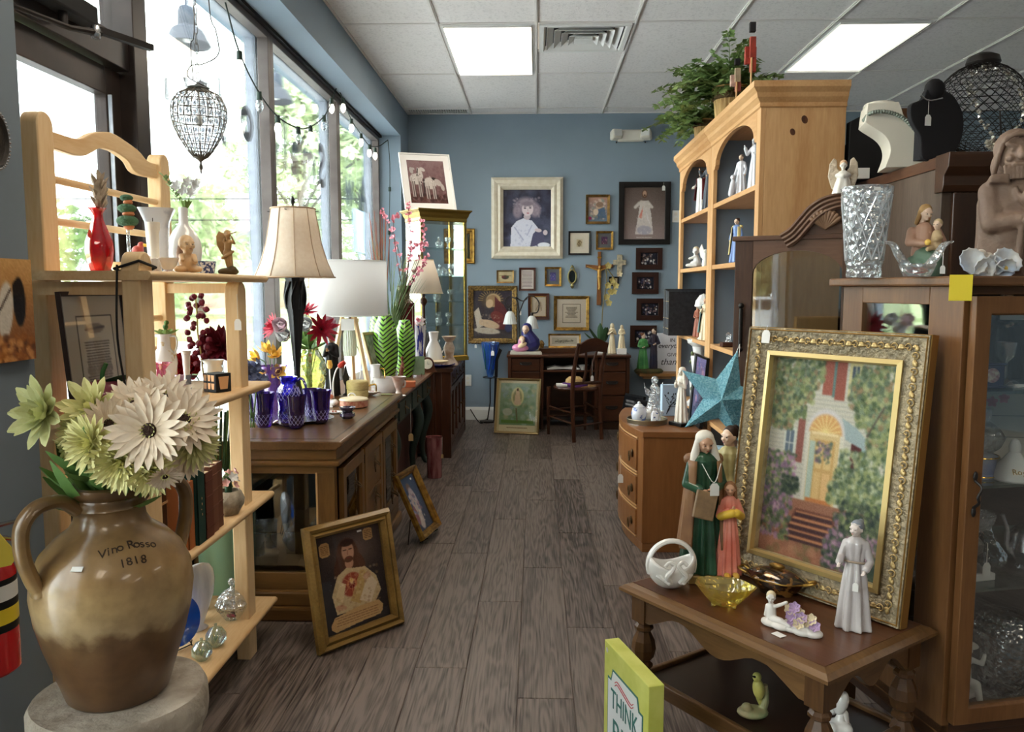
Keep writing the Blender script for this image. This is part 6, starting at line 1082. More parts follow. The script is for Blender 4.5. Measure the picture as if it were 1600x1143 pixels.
cv.dab(160,(0,0,1,1),.05,[(150,118,120),(120,88,90),(132,100,100)],.4).dab(60,(0,.8,1,1),.05,[(90,58,52),(70,48,46)])
W_h=(206,196,190);G_h=(60,50,50)
cv.e(.20,.44,.18,.14,W_h).e(.10,.24,.055,.085,(184,174,168),-15).e(.32,.30,.075,.15,W_h,-22).e(.40,.21,.085,.045,W_h,22).e(.15,.2,.05,.03,(184,174,168),15).l(.27,.2,.24,.36,.03,G_h)
for x in(.08,.13,.26,.31):cv.l(x,.42,x+.01,.84,.034,(180,168,162)).l(x+.022,.5,x+.03,.84,.016,G_h)
cv.e(.57,.53,.19,.15,W_h).e(.72,.44,.11,.04,G_h,22).e(.79,.51,.12,.075,(190,178,172),35).e(.90,.62,.05,.09,(190,178,172),-15).l(.41,.45,.39,.78,.04,G_h)
for x in(.45,.51,.63,.68):cv.l(x,.52,x+.01,.88,.034,(190,178,172)).l(x+.022,.6,x+.03,.88,.014,G_h)
cv.dab(26,(.06,.3,.7,.56),.018,[(232,226,220),(130,114,112)]).noise(4);cv.a*=.9
framed('horse_print','print of grazing white horses in a white frame leaning atop the brass curio',M,w_,h_,.012,WHITEP,cv,.015,2,mats=((.052,mat('bright_white_mat',(236,234,232),.8)),),gl=False,pm_=print_mat('matt_print',.9))
# lamp, flowers and plates on the sideboard
Yl=6.30;lc=at(663,Yl,Zd);t=T('small_white_lamp','small lamp with conical ivory shade on a dark turned stem near the curio','table lamp',lc);z_=lambda y:PY(663,y,Yl).z-Zd
MB().lathe([(0,0),(.05,0),(.055,.01),(.03,.025),(.012,.05),(.016,.1),(.01,.16),(.02,.3),(.012,.36),(.01,z_(478)),(.03,z_(472)),(.028,z_(468)),(.01,z_(464)),(.008,z_(440)),(0,z_(440))],seg=24).o('stem',MAH_Z,t);lshade(t,458,405,[(30,458),(23,430),(16,406)],48,translucent(mat('ivory_shade',(240,230,216),.85),.4),Yl,663,Zd,CREAMC,False);MB().ell((0,0,z_(440)),.025).o('light_bulb',WHITEP,t)
BLW=mat('blue_white_swirl',(224,226,234),.2,n2=(60,70,160),ns=16,stretch=(3,3,.5),coat=.4,lo=.5,hi=.56);t,h=aty('blue_swirl_vase','slender white vase with cobalt streaks holding small pink flowers','vase',654,0,[(0,0),(.03,0),(.034,.01),(.024,.06),(.03,.12),(.038,.2),(.036,.2),(.02,.1)],BLW,508,z=Zd,Y=6.2)
t=T('pink_flower_bunch','bunch of pale pink flowers with green blades in the blue-streaked vase','flowers',at(654,6.2,Zd+.24))
for i in range(26):
 a=i*2.4;p=Vector((.045*cos(a)*(i%5)/4,.045*sin(a)*(i%5)/4,.02+.12*(i/26)))
 for j in range(4):inst(pkp if i%2 else wp,'petal',t,aim(p,(cos(a),-1,.5),j*1.57)@_R(R(20),4,'X')@_S(1.3,4))
for i in range(10):MB().tube(bez([(0,0,-.2),(.01*cos(i),.01,0),(.05*cos(i*1.3),.03*sin(i),.1)],3),.003,5).o('blade',GREEN,t)
t=T('metallic_vase','dark bronze fluted vase behind the pink flowers','vase',at(668,6.42,Zd));MB().lathe([(0,0),(.035,0),(.04,.03),(.05,.12),(.03,.2),(.035,.26),(.03,.26)],fold=lambda a,u:.06*cos(10*a),cap=False).o('vase_body',IRON,t)
t,h=aty('white_ewer','white porcelain ewer with long spout among the blue glass plates','jug',678,546,[(0,0),(.034,0),(.044,.03),(.036,.08),(.018,.12),(.024,.16),(.02,.158)],PORC,518,z=Zd,Y=6.35);MB().tube(bez([(.02,0,.14),(.05,0,.13),(.04,0,.05)],5),.004).tube(bez([(.02,0,.06),(.06,0,.10),(.08,0,.13)],4),[.008]*3+[.006]*3+[.004]*3).o('handle',PORC,t)
aty('swirl_candlestick','small marbled brown and white candlestick by the curio','candlestick',702,0,[(0,0),(.03,0),(.028,.01),(.014,.03),(.02,.06),(.012,.08),(.026,.1),(.024,.1),(.008,.09)],mat('marbled_brown',(150,120,96),.3,n2=(210,196,180),ns=14),525,z=Zd,Y=6.4)
for px_,Y_,r,lb,mm in((686,6.30,.13,'cobalt blue pressed-glass plate with beaded rim',glass('cobalt_plate_glass',(60,80,200),.12,.05,body=.6,bodycol=(30,44,170))),(683,6.2,.09,'cream plate with gilt rim in front of the blue glass plates',CREAMC),(660,6.24,.05,'small brown and cream saucer left of the plates',TCR)):
 t=T('display_plate',lb,'plate',at(px_,Y_,Zd+(.0 if r>.1 else .001)+(.032 if r==.09 else 0)));MB().lathe([(0,.002),(r*.6,.0),(r*.95,.012),(r,.02),(r*.94,.018),(r*.6,.006),(0,.005)],seg=60,fold=lambda a,u:.015*cos(30*a)*u,cap=False).o('plate',mm,t)
# ---------------------------------------------------------------- things on the floor at the left
VR=mat('red_crackle_glass',(104,44,50),.2,n2=(150,100,100),ns=16,coat=.6,stretch=(2,2,.4));c=PZ(679,745,0);h=PY(679,682,c.y).z;t=T('red_floor_vase','tall mottled red cylinder vase standing on the floor by the sideboard','vase',c);MB().lathe([(0,0),(.05,0),(.053,.006),(.054,h*.5),(.06,h-.01),(.061,h),(.056,h-.002),(.048,.02),(0,.02)],seg=40,cap=False).o('vase_body',VR,t);price_tag(t,(.058,-.02,h),.018,.12,TANPAPER)
M,w_,h_=basis3(PZ(657,846,.03),PZ(684,822,.03),(613,745))
cv=Cv(40,60,(44,62,104),(70,66,86),4).e(.42,.2,.13,.09,(120,84,70)).e(.45,.5,.22,.32,(196,180,186)).e(.4,.7,.2,.3,(206,190,180)).e(.25,.7,.1,.2,(150,90,96)).dab(40,(.2,.3,.7,.9),.05,[(226,214,206),(160,120,130),(120,130,170)]).noise(5)
t=framed('easel_picture','small gilt-framed robed figure picture tilted on a wire easel on the floor',M,w_,h_,.035,GOLD,cv,.03,1)
MB().tube([(-.1,.02,.12),(-.12,.10,-.03)],.003).tube([(.1,.02,.12),(.12,.1,-.03)],.003).tube([(-.08,-.02,-.005),(-.08,.03,-.012),(.08,.03,-.012),(.08,-.02,-.005)],.003).o('easel',IRON,t);MB().b2(w_*.12,w_*.12+.014,-.0095,-.0085,h_*.83,h_*.86).o('price_sticker',PAPER,t,smooth=False)
lathed('red_bowl_vase','small red glass vase in the shade under the green console','vase',(-.93,4.62,0),[(0,0),(.04,0),(.05,.05),(.055,.12),(.06,.2),(.056,.2),(.04,.02)],PKG)
M,w_,h_=basis3(PZ(495,1023,.0),PZ(627,972,.0),(469,826))
cv=Cv(110,168,(64,54,52),(44,40,42),6)
cv.e(.55,.2,.5,.34,(112,92,84),soft=.8,al=.8).e(.46,.25,.18,.18,(92,60,44)).e(.31,.37,.08,.13,(86,56,42),10).e(.62,.37,.09,.13,(92,60,44),-12)
cv.e(.47,.22,.10,.115,(196,150,122)).e(.47,.34,.07,.06,(190,142,114)).e(.47,.30,.07,.035,(104,68,50)).l(.405,.2,.45,.2,.012,(50,34,30)).l(.49,.2,.535,.2,.012,(50,34,30)).l(.47,.21,.465,.25,.014,(160,112,90)).l(.445,.285,.5,.285,.01,(130,60,54)).e(.47,.13,.11,.04,(74,50,40))
cv.p([(.2,.82),(.16,.62),(.27,.44),(.42,.38),(.52,.40),(.7,.42),(.85,.54),(.9,.7),(.8,.8)],(206,180,138)).e(.47,.56,.17,.13,(158,70,52),10).p([(.42,.72),(.62,.44),(.72,.46),(.56,.78)],(198,164,104)).p([(.55,.74),(.75,.5),(.86,.62),(.72,.8)],(226,206,176)).p([(.2,.66),(.3,.5),(.38,.54),(.3,.72)],(222,196,150))
cv.e(.47,.555,.085,.055,(200,120,84)).e(.47,.56,.05,.045,(120,34,36)).e(.47,.52,.03,.03,(236,190,110)).e(.71,.52,.07,.035,(204,160,130),-30).e(.27,.76,.09,.03,(200,152,120),20)
for q in range(8):cv.l(.47,.55,.47+.16*cos(q*.785),.55+.1*sin(q*.785),.006,(230,190,130),.4)
cv.dab(120,(.2,.42,.88,.8),.025,[(220,194,150),(170,130,90),(236,214,180),(140,90,64)],.35)
PC=(196,152,100)
cv.p([(.06,.10),(.1,.075),(.17,.075),(.21,.10),(.21,.2),(.17,.22),(.1,.22),(.06,.20)],PC).txt(.08,.19,.1,.2,6,(110,76,44),.008).p([(.73,.05),(.77,.03),(.84,.03),(.88,.05),(.88,.14),(.84,.16),(.77,.16),(.73,.14)],PC).txt(.75,.86,.05,.14,5,(110,76,44),.008)
cv.p([(.1,.9),(.16,.84),(.5,.80),(.84,.80),(.9,.86),(.88,.92),(.84,.95),(.5,.96),(.16,.985),(.1,.95)],(204,164,112)).txt(.16,.84,.84,.94,4,(130,92,58),.007).noise(4)
t=framed('sacred_portrait','large gilt-framed portrait of a robed bearded man leaning on the buffet corner',M,w_,h_,.048,wood('antique_gilt_wood',(112,86,42),(150,118,62),'x',.35),cv,.04,3);MB().b2(w_*.1,w_*.1+.02,-.0105,-.0095,h_*.86,h_*.875).o('price_sticker',PAPER,t,smooth=False)
# ---------------------------------------------------------------- pictures and fittings on the back wall
YB=7.996
def wallpic(name,lab,x0,y0,x1,y1,fpx,fm,cv,d=.025,style=0,mats=(),**kw):
 a=PY(x0,y1,YB);b=PY(x1,y0,YB);M=_T(((a.x+b.x)/2,YB,a.z));k=YB/F
 return framed(name,lab,M,b.x-a.x,b.z-a.z,fpx*k,fm,cv,d,style,tuple((q*k,mm)for q,mm in mats),**kw)
CRF=mat('cream_painted_frame',(226,218,200),.45,n2=(214,204,182),ns=20);CRB=mat('cream_board',(222,212,194),.8);GRB=mat('grey_board',(96,100,106),.8);BRF=mat('red_brown_frame',(66,34,24),.4);BLF=mat('black_picture_frame',(24,21,20),.4)
cv=Cv(112,140,(50,50,66),(96,102,128),7)
cv.dab(120,(0,0,1,1),.1,[(44,44,58),(66,68,88),(88,92,116)],.35).e(.48,.27,.27,.17,(150,138,150),soft=.4).e(.30,.38,.12,.15,(140,128,142),soft=.4).e(.67,.36,.14,.15,(146,134,148),soft=.4).dab(70,(.2,.14,.8,.48),.03,[(168,156,168),(122,112,126)],.5)
cv.p([(.15,1),(.17,.66),(.28,.55),(.42,.50),(.6,.54),(.72,.66),(.76,.8),(.7,1)],(214,216,232)).e(.5,.47,.08,.06,(190,176,186)).e(.51,.34,.125,.125,(214,200,206),soft=.1).e(.5,.25,.15,.05,(134,122,134),soft=.4)
cv.e(.455,.325,.028,.012,(70,62,78)).e(.565,.32,.028,.012,(70,62,78)).l(.43,.30,.48,.298,.008,(110,98,108)).l(.54,.298,.59,.295,.008,(110,98,108)).l(.515,.33,.515,.375,.008,(180,160,170)).e(.515,.41,.03,.011,(180,112,124))
cv.l(.24,.66,.42,.88,.03,(168,172,200)).l(.6,.62,.5,.8,.02,(172,176,204)).p([(.56,1),(.62,.78),(.7,.7),(.85,.72),(.86,.9),(.78,.97)],(84,84,110)).e(.73,.71,.08,.035,(208,194,202),10).e(.88,.75,.05,.05,(206,192,200)).e(.85,.97,.14,.05,(220,224,236)).dab(60,(.18,.6,.55,1),.03,[(214,216,232),(176,180,206)],.4).noise(3)
wallpic('girl_portrait','large cream-framed portrait of a curly-haired child in a white blouse',768,277,880,404,18.5,CRF,cv,.05,3,gl=False)
cv=Cv(80,96,(92,78,72),(150,132,128),8)
cv.e(.5,.35,.5,.5,(116,100,94),soft=.9,al=.7).p([(.4,.26),(.6,.26),(.66,.5),(.72,.9),(.28,.9),(.36,.5)],(206,196,190)).e(.5,.13,.075,.085,(100,72,58)).e(.5,.125,.05,.06,(190,154,130)).e(.5,.155,.03,.02,(90,64,50)).l(.42,.28,.28,.38,.07,(206,198,190)).l(.28,.38,.36,.3,.05,(200,190,182)).l(.58,.28,.68,.38,.06,(206,198,190)).l(.68,.38,.55,.36,.05,(200,190,182))
cv.p([(.47,.36),(.36,.58),(.44,.6)],(210,120,104),.8).p([(.52,.36),(.56,.6),(.7,.8),(.6,.6)],(226,220,222),.6).e(.5,.82,.2,.1,(170,164,176),al=.6).dab(50,(.3,.3,.7,.9),.025,[(222,212,206),(186,176,176)],.4).txt(.3,.7,.94,.98,1,(210,200,190),.01).noise(3)
t=wallpic('robed_figure_print','black-framed print of a white-robed figure on brown, top right of the wall',966,284,1048,382,8,BLF,cv,.025,2,gl=False);price_tag(t,(.18,-.03,.6),.03,.03)
cv=Cv(92,110,(58,52,62),(74,66,66),9)
cv.e(.46,.2,.33,.2,(120,100,66),soft=.7,al=.8).e(.52,.2,.2,.15,(196,170,130)).e(.5,.21,.17,.13,(160,130,96)).e(.42,.27,.1,.1,(204,174,140),20).p([(.55,.12),(.78,.3),(.95,.55),(.9,.82),(.55,.8),(.5,.5),(.56,.3)],(104,54,56)).e(.62,.55,.2,.12,(124,60,58),30).p([(.02,.45),(.14,.35),(.22,.6),(.3,.72),(.1,.8)],(196,184,168)).e(.42,.7,.28,.09,(206,178,146),15).e(.22,.66,.08,.07,(204,176,146)).e(.35,.84,.36,.07,(190,180,164),5).e(.9,.78,.1,.1,(60,62,96)).dab(70,(.05,.5,.7,.9),.03,[(212,196,172),(170,150,130)],.35)
for q in range(14):a=R(180+q*14);cv.l(.45+.2*cos(a),.2+.14*sin(a),.45+.32*cos(a),.2+.22*sin(a),.006,(190,160,100),.7)
OG=mat('ornate_gilt',(150,118,62),.4,.6,n2=(84,64,34),ns=60,bump=.8,bs=70)
t=wallpic('sleeping_child_print','gilt-framed old print of a haloed mother bending over a sleeping child',732,446,808,536,8,OG,cv.noise(4),.03,1);price_tag(t,(-.17,-.03,.02),.022,.03)
bd=MB().lathe([(.0,-.011),(.006,-.006),(.008,0),(.006,.006),(0,.011)],seg=6).mesh('bead',False);bd.materials.append(DKGOLD)
for i in range(15):
 for s in(.0,.565):inst(bd,'rope_bead',t,_T((-.235+i*.0335,-.03,s+.004))@_R(R(60),4,'Y'))
for i in range(17):
 for s in(-1,1):inst(bd,'rope_bead',t,_T((s*.241,-.03,.02+i*.0335))@_R(R(-25),4,'Y'))
def tiny(seed,top,bot,cols,n=40,w_=30,h_=36,r=.08):return Cv(w_,h_,top,bot,seed).dab(n,(.1,.1,.9,.9),r,cols).noise(4)
cv=tiny(10,(196,150,130),(110,130,150),[(214,190,170),(90,110,140),(180,150,120),(150,160,150),(226,206,190)],60,40,48);cv.e(.55,.38,.16,.14,(206,176,150)).e(.6,.3,.2,.12,(150,120,100)).p([(.5,.5),(.85,.4),(.95,.85),(.5,.9)],(84,110,140),.8).e(.4,.6,.15,.14,(226,206,186)).e(.1,.86,.09,.08,(170,60,110))
wallpic('madonna_print','small brown-gilt frame holding a pastel mother and child, left of the black frame',915,304,953,350,4,DKGOLD,cv,.02,0)
cv=Cv(24,30,(216,208,190)).r(.2,.15,.8,.85,(204,190,160)).e(.5,.5,.22,.28,(150,130,96)).dab(20,(.3,.25,.7,.8),.08,[(90,70,50),(190,170,130)])
wallpic('sketch_in_wide_mat','black-framed little sketch in a wide cream mat',888,361,923,398,2.6,BLF,cv,.018,0,mats=((7,CRB),))
cv=tiny(12,(70,50,90),(90,60,80),[(150,70,130),(210,160,170),(60,50,110)],26,20,28)
wallpic('violet_icon','gold-framed violet icon in a grey mat beside the sketch',931,361,958,390,3.2,GOLD,cv,.018,0,mats=((5.5,GRB),))
cv=tiny(13,(70,60,120),(90,80,150),[(120,80,160),(90,130,190),(200,170,180)],26,20,28)
wallpic('blue_violet_icon','gold-framed blue-violet icon in a grey mat left of the oval mirror',851,417,877,447,3.2,GOLD,cv,.018,0,mats=((5.5,GRB),))
cv=Cv(36,26,(206,190,150),(196,180,140)).e(.5,.55,.26,.22,(90,70,70)).e(.35,.5,.1,.12,(120,60,56)).e(.65,.5,.1,.12,(70,84,60)).l(.12,.4,.88,.42,.02,(120,100,70))
wallpic('fruit_embroidery','tiny wide frame with an embroidered fruit bowl above the haloed print',776,422,803,442,2.2,DKGOLD,cv,.015)
wallpic('verse_print','small brown-framed printed verse beside the embroidered fruit bowl',811,418,837,454,3.2,BRF,Cv(40,54,(212,202,196)).txt(.12,.88,.08,.92,12,(110,90,90),.012),.015)
wallpic('figure_sketch','brown frame with gilt slip and pale sketch behind the twin-shade lamp',825,458,858,499,4.5,BRF,Cv(30,38,(200,186,164)).e(.5,.5,.28,.34,(186,168,146)).l(.3,.7,.6,.3,.02,(120,100,80)).l(.6,.3,.7,.7,.02,(120,100,80)),.018,fm2=GOLD)
cv=Cv(60,60,(206,194,176)).r(.2,.18,.8,.84,(60,50,44)).r(.21,.19,.79,.83,(208,196,176)).txt(.28,.72,.28,.66,9,(96,80,66),.009,.5)
wallpic('quotation_print','square gold-framed quotation print hanging above the desk',865,462,921,516,5,GOLD,cv,.025,1)
wallpic('tiny_square_frame','tiny dark square frame half hidden by the yellow orchid',951,432,967,447,2.5,BLF,tiny(14,(190,170,130),(170,150,110),[(120,90,60)],10,14,14),.012)
wallpic('curio_side_picture','gold-framed dark landscape on the wall behind the brass curio',694,357,742,412,8,GOLD,tiny(15,(60,66,60),(50,56,44),[(80,90,70),(50,60,56),(100,100,80)],60,30,36),.03,1)
for k,(x0,y0,q)in enumerate(((993,387,'topmost'),(987,425,'second'),(994,466,'third'),(984,508,'lowest'))):
 cv=Cv(44,30,(34,34,46),(26,26,34),30+k).dab(34,(.1,.15,.9,.9),.07,[(200,196,200),(120,100,100),(60,60,90),(226,220,214),(90,70,60)],.9).noise(8)
 wallpic('brown_photo_frame','%s of the four dark brown photo frames beside the bookcase'%q,x0,y0,x0+42,y0+34,7.5,mat('deep_brown_frame_%d'%k,(50,28,22),.35),cv,.02,2,group='four brown photo frames',gl=False)
# crucifix
c=PY(936,435,YB-.005);t=T('crucifix','wooden wall crucifix with a golden figure','cross',c);k=YB/F;CW=wood('crucifix_wood',(108,66,36),(138,90,52),'z')
MB().prism([(-2.6*k,41*k),(2.6*k,41*k),(2*k,22*k),(2.2*k,20*k),(21*k,22*k),(21*k,17*k),(3*k,14*k),(3.4*k,-41*k),(-3.4*k,-41*k),(-3*k,14*k),(-21*k,17*k),(-21*k,22*k),(-2.2*k,20*k),(-2*k,22*k)],-.02,0).o('cross_bar',CW,t,bev=.002,smooth=False)
MB().cap((0,-.03,.02),(0,-.032,.075),.017,.02).cap((-.005,-.03,.02),(.004,-.034,-.09),.014,.01).cap((.006,-.03,.02),(.004,-.036,-.09),.013,.009).ell((.0,-.034,-.10),(.012,.01,.016)).cap((.018,-.032,.082),(.12,-.024,.118),.009,.006).cap((-.018,-.032,.082),(-.12,-.024,.118),.009,.006).ell((.004,-.038,.11),(.015,.016,.02)).ell((0,-.032,.018),(.022,.018,.016)).o('golden_figure',mat('golden_figure',(196,150,78),.3,.7),t,remesh=.0035,sm=2)
MB().b2(-.02,.02,-.024,-.02,.20,.215).o('title_plate',BRASS,t)
c=PY(968,415,YB-.004);t=T('mosaic_cross','small mottled stone mosaic cross with a flower at its foot','cross',c);MS=mat('mosaic_stone',(150,146,128),.6,n2=(196,180,150),ns=40,bump=.8,bs=60);k=YB/F
MB().prism([(-4*k,17*k),(4*k,17*k),(4*k,9*k),(10*k,9*k),(10*k,1*k),(4*k,1*k),(4*k,-16*k),(-4*k,-16*k),(-4*k,1*k),(-10*k,1*k),(-10*k,9*k),(-4*k,9*k)],-.015,0).o('cross_body',MS,t,bev=.004)
for i in range(5):inst(petal_mesh(.03,.022,CREAMC,.3,.3),'petal',t,aim((0,-.018,-.085),(0,-1,.2),i*1.256))
c=PY(894,432,YB-.004);t=T('oval_wall_mirror','small oval mirror in a gilt openwork frame right of the violet icon','mirror',c);MB().lathe([(0,.004),(.042,.004),(.044,0)],seg=32,M=_R(R(90),4,'X')@_D((.85,1.5,1,1))).o('mirror_glass',mat('dark_mirror',(60,66,66),.06,.8),t)
MB().tube([(.04*cos(a),-.008,.067*sin(a))for a in[2*pi*j/30 for j in range(30)]],.0075,closed=True).tube(bez([(-.02,-.008,.07),(0,-.01,.11),(.02,-.008,.07)],4),.006).ell((0,-.012,.1),.012).ell((0,-.015,-.085),(.016,.014,.02)).lathe([(0,-.12),(.012,-.11),(.02,-.095)],c=(0,-.015,0)).o('gilt_frame',mat('greenish_gilt',(150,140,92),.35,.6),t)
c=PY(985,214,8.0);t=T('emergency_light','white twin-head emergency light high on the back wall','emergency light',c);EM=mat('ivory_plastic',(222,216,204),.4);MB().b2(-.13,.13,-.07,0,-.05,.06).o('housing',EM,t,bev=.012)
for s in(-1,1):hd_=MB().box((0,-.03,0),(.11,.10,.095),taper=.12).o('lamp_head',EM,t,loc=(s*.155,-.035,.004),rot=(R(-15),0,R(-18*s)),bev=.02);MB().box((0,-.083,0),(.08,.004,.07)).o('lens',WHITEP,hd_,bev=.004);MB().cyl((s*.14,-.04,-.05),(s*.14,-.04,-.064),.006).o('test_button',IRON,t)
for lb,px_,py_ in(('white electrical outlet low on the back wall by the sideboard',731,594),('small white switch plate on the wall by the bookcase edge',1056,338)):
 t=T('wall_plate',lb,'outlet',PY(px_,py_,8.0));MB().b2(-.036,.036,-.006,0,-.058,.058).o('plate',WHITEP,t,bev=.003);MB().b2(-.016,.016,-.009,-.005,.01,.04).b2(-.016,.016,-.009,-.005,-.04,-.01).o('socket',EM,t,bev=.002)
# ---------------------------------------------------------------- desk, chair and what they carry
DX0,DX1=-.265,.875;DT=.709;O4=(.305,7.70);dk=T('kneehole_desk','dark mahogany kneehole desk with drawer pedestals against the back wall','desk',(.305,7.70,0))
m=MB().prism([(7.42,DT-.025),(7.95,DT-.025),(7.95,DT),(7.425,DT),(7.415,DT-.008)],DX0-.01,DX1+.01,'yz');m.v=[(x-O4[0],y-O4[1],z)for x,y,z in m.v];m.o('top',MAH_X,dk,bev=.003)
for x0,x1 in((DX0,.07),(.55,DX1)):
 bx(dk,'pedestal',O4,x0,x1,7.47,7.93,.06,DT-.025,MAH_Z)
 for x in(x0,x1-.03):bx(dk,'corner_stile',O4,x,x+.03,7.44,7.47,0,DT-.025,MAH_Z)
 bx(dk,'plinth',O4,x0+.02,x1-.02,7.46,7.9,.0,.07,DK_X)
 for z0,z1 in((.555,.672),(.33,.545),(.085,.32)):
  d_=bx(dk,'drawer',O4,x0+.035,x1-.035,7.448,7.475,z0,z1,MAH_X,.004);xc=(x0+x1)/2-O4[0];zc=(z0+z1)/2+.01
  MB().tube(bez([(xc-.05,7.448-O4[1],zc+.004),(xc-.035,7.43-O4[1],zc-.008),(xc,7.425-O4[1],zc-.012),(xc+.035,7.43-O4[1],zc-.008),(xc+.05,7.448-O4[1],zc+.004)],4),.005).b2(xc-.058,xc+.058,7.444-O4[1],7.448-O4[1],zc-.008,zc+.016).o('handle',IRON,dk)
bx(dk,'letter_shelf',O4,.07,.55,7.46,7.93,.545,.562,MAH_X);bx(dk,'cubby_back',O4,.07,.55,7.90,7.93,.1,.69,DK_X);bx(dk,'kneehole_shelf',O4,.07,.55,7.6,7.9,.10,.12,DK_X);bx(dk,'raised_ledge',O4,.03,.40,7.62,7.93,DT,DT+.045,MAH_X)
lz2=DT+.001
t=T('open_book','open book lying on the desk letter shelf','book',at(880,7.55,.5625));MB().prism([(-.15,.0),(0,.012),(.15,0),(.155,.012),(.08,.034),(0,.02),(-.08,.034),(-.155,.012)],-.06,.1).o('pages',PAPER,t);MB().b2(-.155,.155,-.062,.102,-.0,.003).o('cover',MATBLK,t)
lathed('sugar_bowl_white','little white bowl on the desk letter shelf behind the chair back','bowl',at(911,7.52,.5625),[(0,0),(.025,0),(.03,.02),(.042,.04),(.055,.045),(.04,.043),(.02,.01)],PORC)
t=T('magazine_stack','stack of papers under the blue-veiled bust on the desk','papers',at(822,7.58,lz2));MB().b2(-.15,.15,-.12,.12,0,.012).b2(-.145,.14,-.118,.122,.0125,.022).o('papers',mat('newsprint',(196,190,178),.8),t,smooth=False)
mb=at(820,7.58,lz2+.0225);t=T('blue_veiled_bust','painted bust of a blue-veiled mother holding an infant on the desk','figurine',mb);VB=mat('royal_blue_paint',(44,44,108),.3,coat=.4);PKC=mat('pink_paint',(206,130,170),.35,coat=.4)
MB().ell((.05,.02,.05),(.09,.07,.06)).cap((.02,.02,.17),(.06,.02,.08),.058,.09).ell((.02,.015,.215),(.05,.05,.055)).o('veil',VB,t,remesh=.006);MB().ell((-.04,-.03,.035),(.085,.05,.04)).ell((-.03,-.04,.09),(.035,.02,.05)).o('dress',PKC,t,remesh=.006);MB().ell((-.025,-.06,.06),(.05,.03,.025),(0,R(-30),0)).o('swaddle',mat('cream_paint',(226,200,160),.4),t);head(t,.62,(.008,-.022,.205),SKINP,None,1,14,-20);head(t,.46,(-.022,-.07,.112),SKINP,mat('blond_paint',(190,150,90),.5),1,-15,20)
t=T('gilt_bookend','small gilt figure ornament behind the blue-veiled bust','ornament',at(846,7.72,lz2));MB().lathe([(0,0),(.04,0),(.03,.02),(.02,.05),(.03,.08),(.015,.11),(0,.12)],fold=lambda a,u:.2*cos(5*a+u*6)).o('ornament_body',DKGOLD,t)
# twin-shade lamp
c=at(813,7.75,lz2);t=T('twin_shade_lamp','wrought iron lamp with two frosted bell shades hanging from curled arms','table lamp',c);lp2=lambda x,y:PY(x,y,7.75)-c;cb_=MB().lathe([(0,0),(.06,0),(.06,.01),(.01,.02)]);cb_.tube(bez([(0,0,.01),lp2(811,515),lp2(810,480),lp2(806,464)],6),.008);cb_.tube(bez([lp2(806,466),lp2(795,463),lp2(789,472),lp2(794,480),lp2(799,474)],5),.006).tube(bez([lp2(810,492),lp2(820,468),lp2(832,462),lp2(842,472),lp2(840,487),lp2(831,489)],5),.006).tube(bez([lp2(806,464),lp2(816,470),lp2(824,466)],4),.006);cb_.o('iron_scrollwork',IRON,t)
for x,y in((797,506),(831,513)):
 p=lp2(x,y);MB().lathe([(.066,0),(.058,.03),(.045,.09),(.03,.115),(.014,.125),(0,.128)],c=p,seg=32,fold=lambda a,u:.04*cos(16*a)*(1-u),cap=False).o('bell_shade',mat('frosted_glass_shade_%d'%x,(206,208,206),.5),t);MB().cyl(p+Vector((0,0,.12)),p+Vector((0,0,.155)),.014).o('shade_cap',IRON,t)
price_tag(t,lp2(812,478),.03,.04)
Mf=_T(at(882,7.72,DT+.046))@_R(R(-8),4,'X');framed('landscape_etching','low wide gilt frame with a grey etching standing on the desk',Mf,.315,.135,.016,GOLD,Cv(50,20,(190,184,164)).e(.5,.55,.36,.2,(140,134,116),soft=.4).dab(40,(.15,.35,.85,.75),.04,[(96,92,80),(150,146,126)]),.015,mats=((.022,CRB),))
c=at(940,7.66,lz2);t=T('orchid_pot','white pot with a pale yellow orchid on the desk','plant',c);MB().lathe([(0,0),(.06,0),(.078,.075),(.08,.085),(.074,.085),(.07,.07),(0,.07)],seg=24,sq=6,cap=False).o('pot',PORC,t)
ol=petal_mesh(.20,.075,DKGREEN,.35,.3)
for a,l in((100,15),(60,30),(200,35),(-20,30),(150,60)):inst(ol,'leaf',t,_T((0,0,.08))@_R(R(a),4,'Z')@_R(R(l),4,'X'))
q=lambda x,y:PY(x,y,7.66)-c;OP=[q(940,520),q(942,480),q(948,440),q(947,420),q(955,428),q(962,438)];MB().tube(bez(OP,5),.005).o('stem',mat('olive_stem',(120,110,70),.6),t);yo=petal_mesh(.034,.03,mat('pale_yellow_orchid',(206,190,120),.6),.2,.3)
for(x,y)in((950,446),(957,438),(962,446),(954,456),(948,464),(959,455),(951,473),(950,415)):
 for j in range(5):inst(yo,'petal',t,aim(q(x,y),(.2,-1,.1),j*1.256))
IV=mat('ivory_resin',(216,200,168),.5);t=T('ivory_statue','slim ivory robed statue next to the orchid pot','figurine',at(956,7.58,lz2));figure(t,.29,IV,IV,IV,arms='pray',w=.75,seed=1)
t=T('white_block_statue','cream robed statue on a white block at the right end of the desk','figurine',at(971,7.55,lz2));MB().b2(-.045,.045,-.04,.04,0,.055).o('block',PORC,t,bev=.003);figure(t,.22,CREAMC,CREAMC,CREAMC,arms='hold',w=.95,seed=2,z0=.055)
t=T('small_picture_card','small blue-grey card propped behind the two statues','card',at(964,7.75,lz2));MB().b2(-.035,.035,-.003,.003,0,.17).o('card',mat('blue_grey_card',(150,170,190),.6),t,smooth=False)
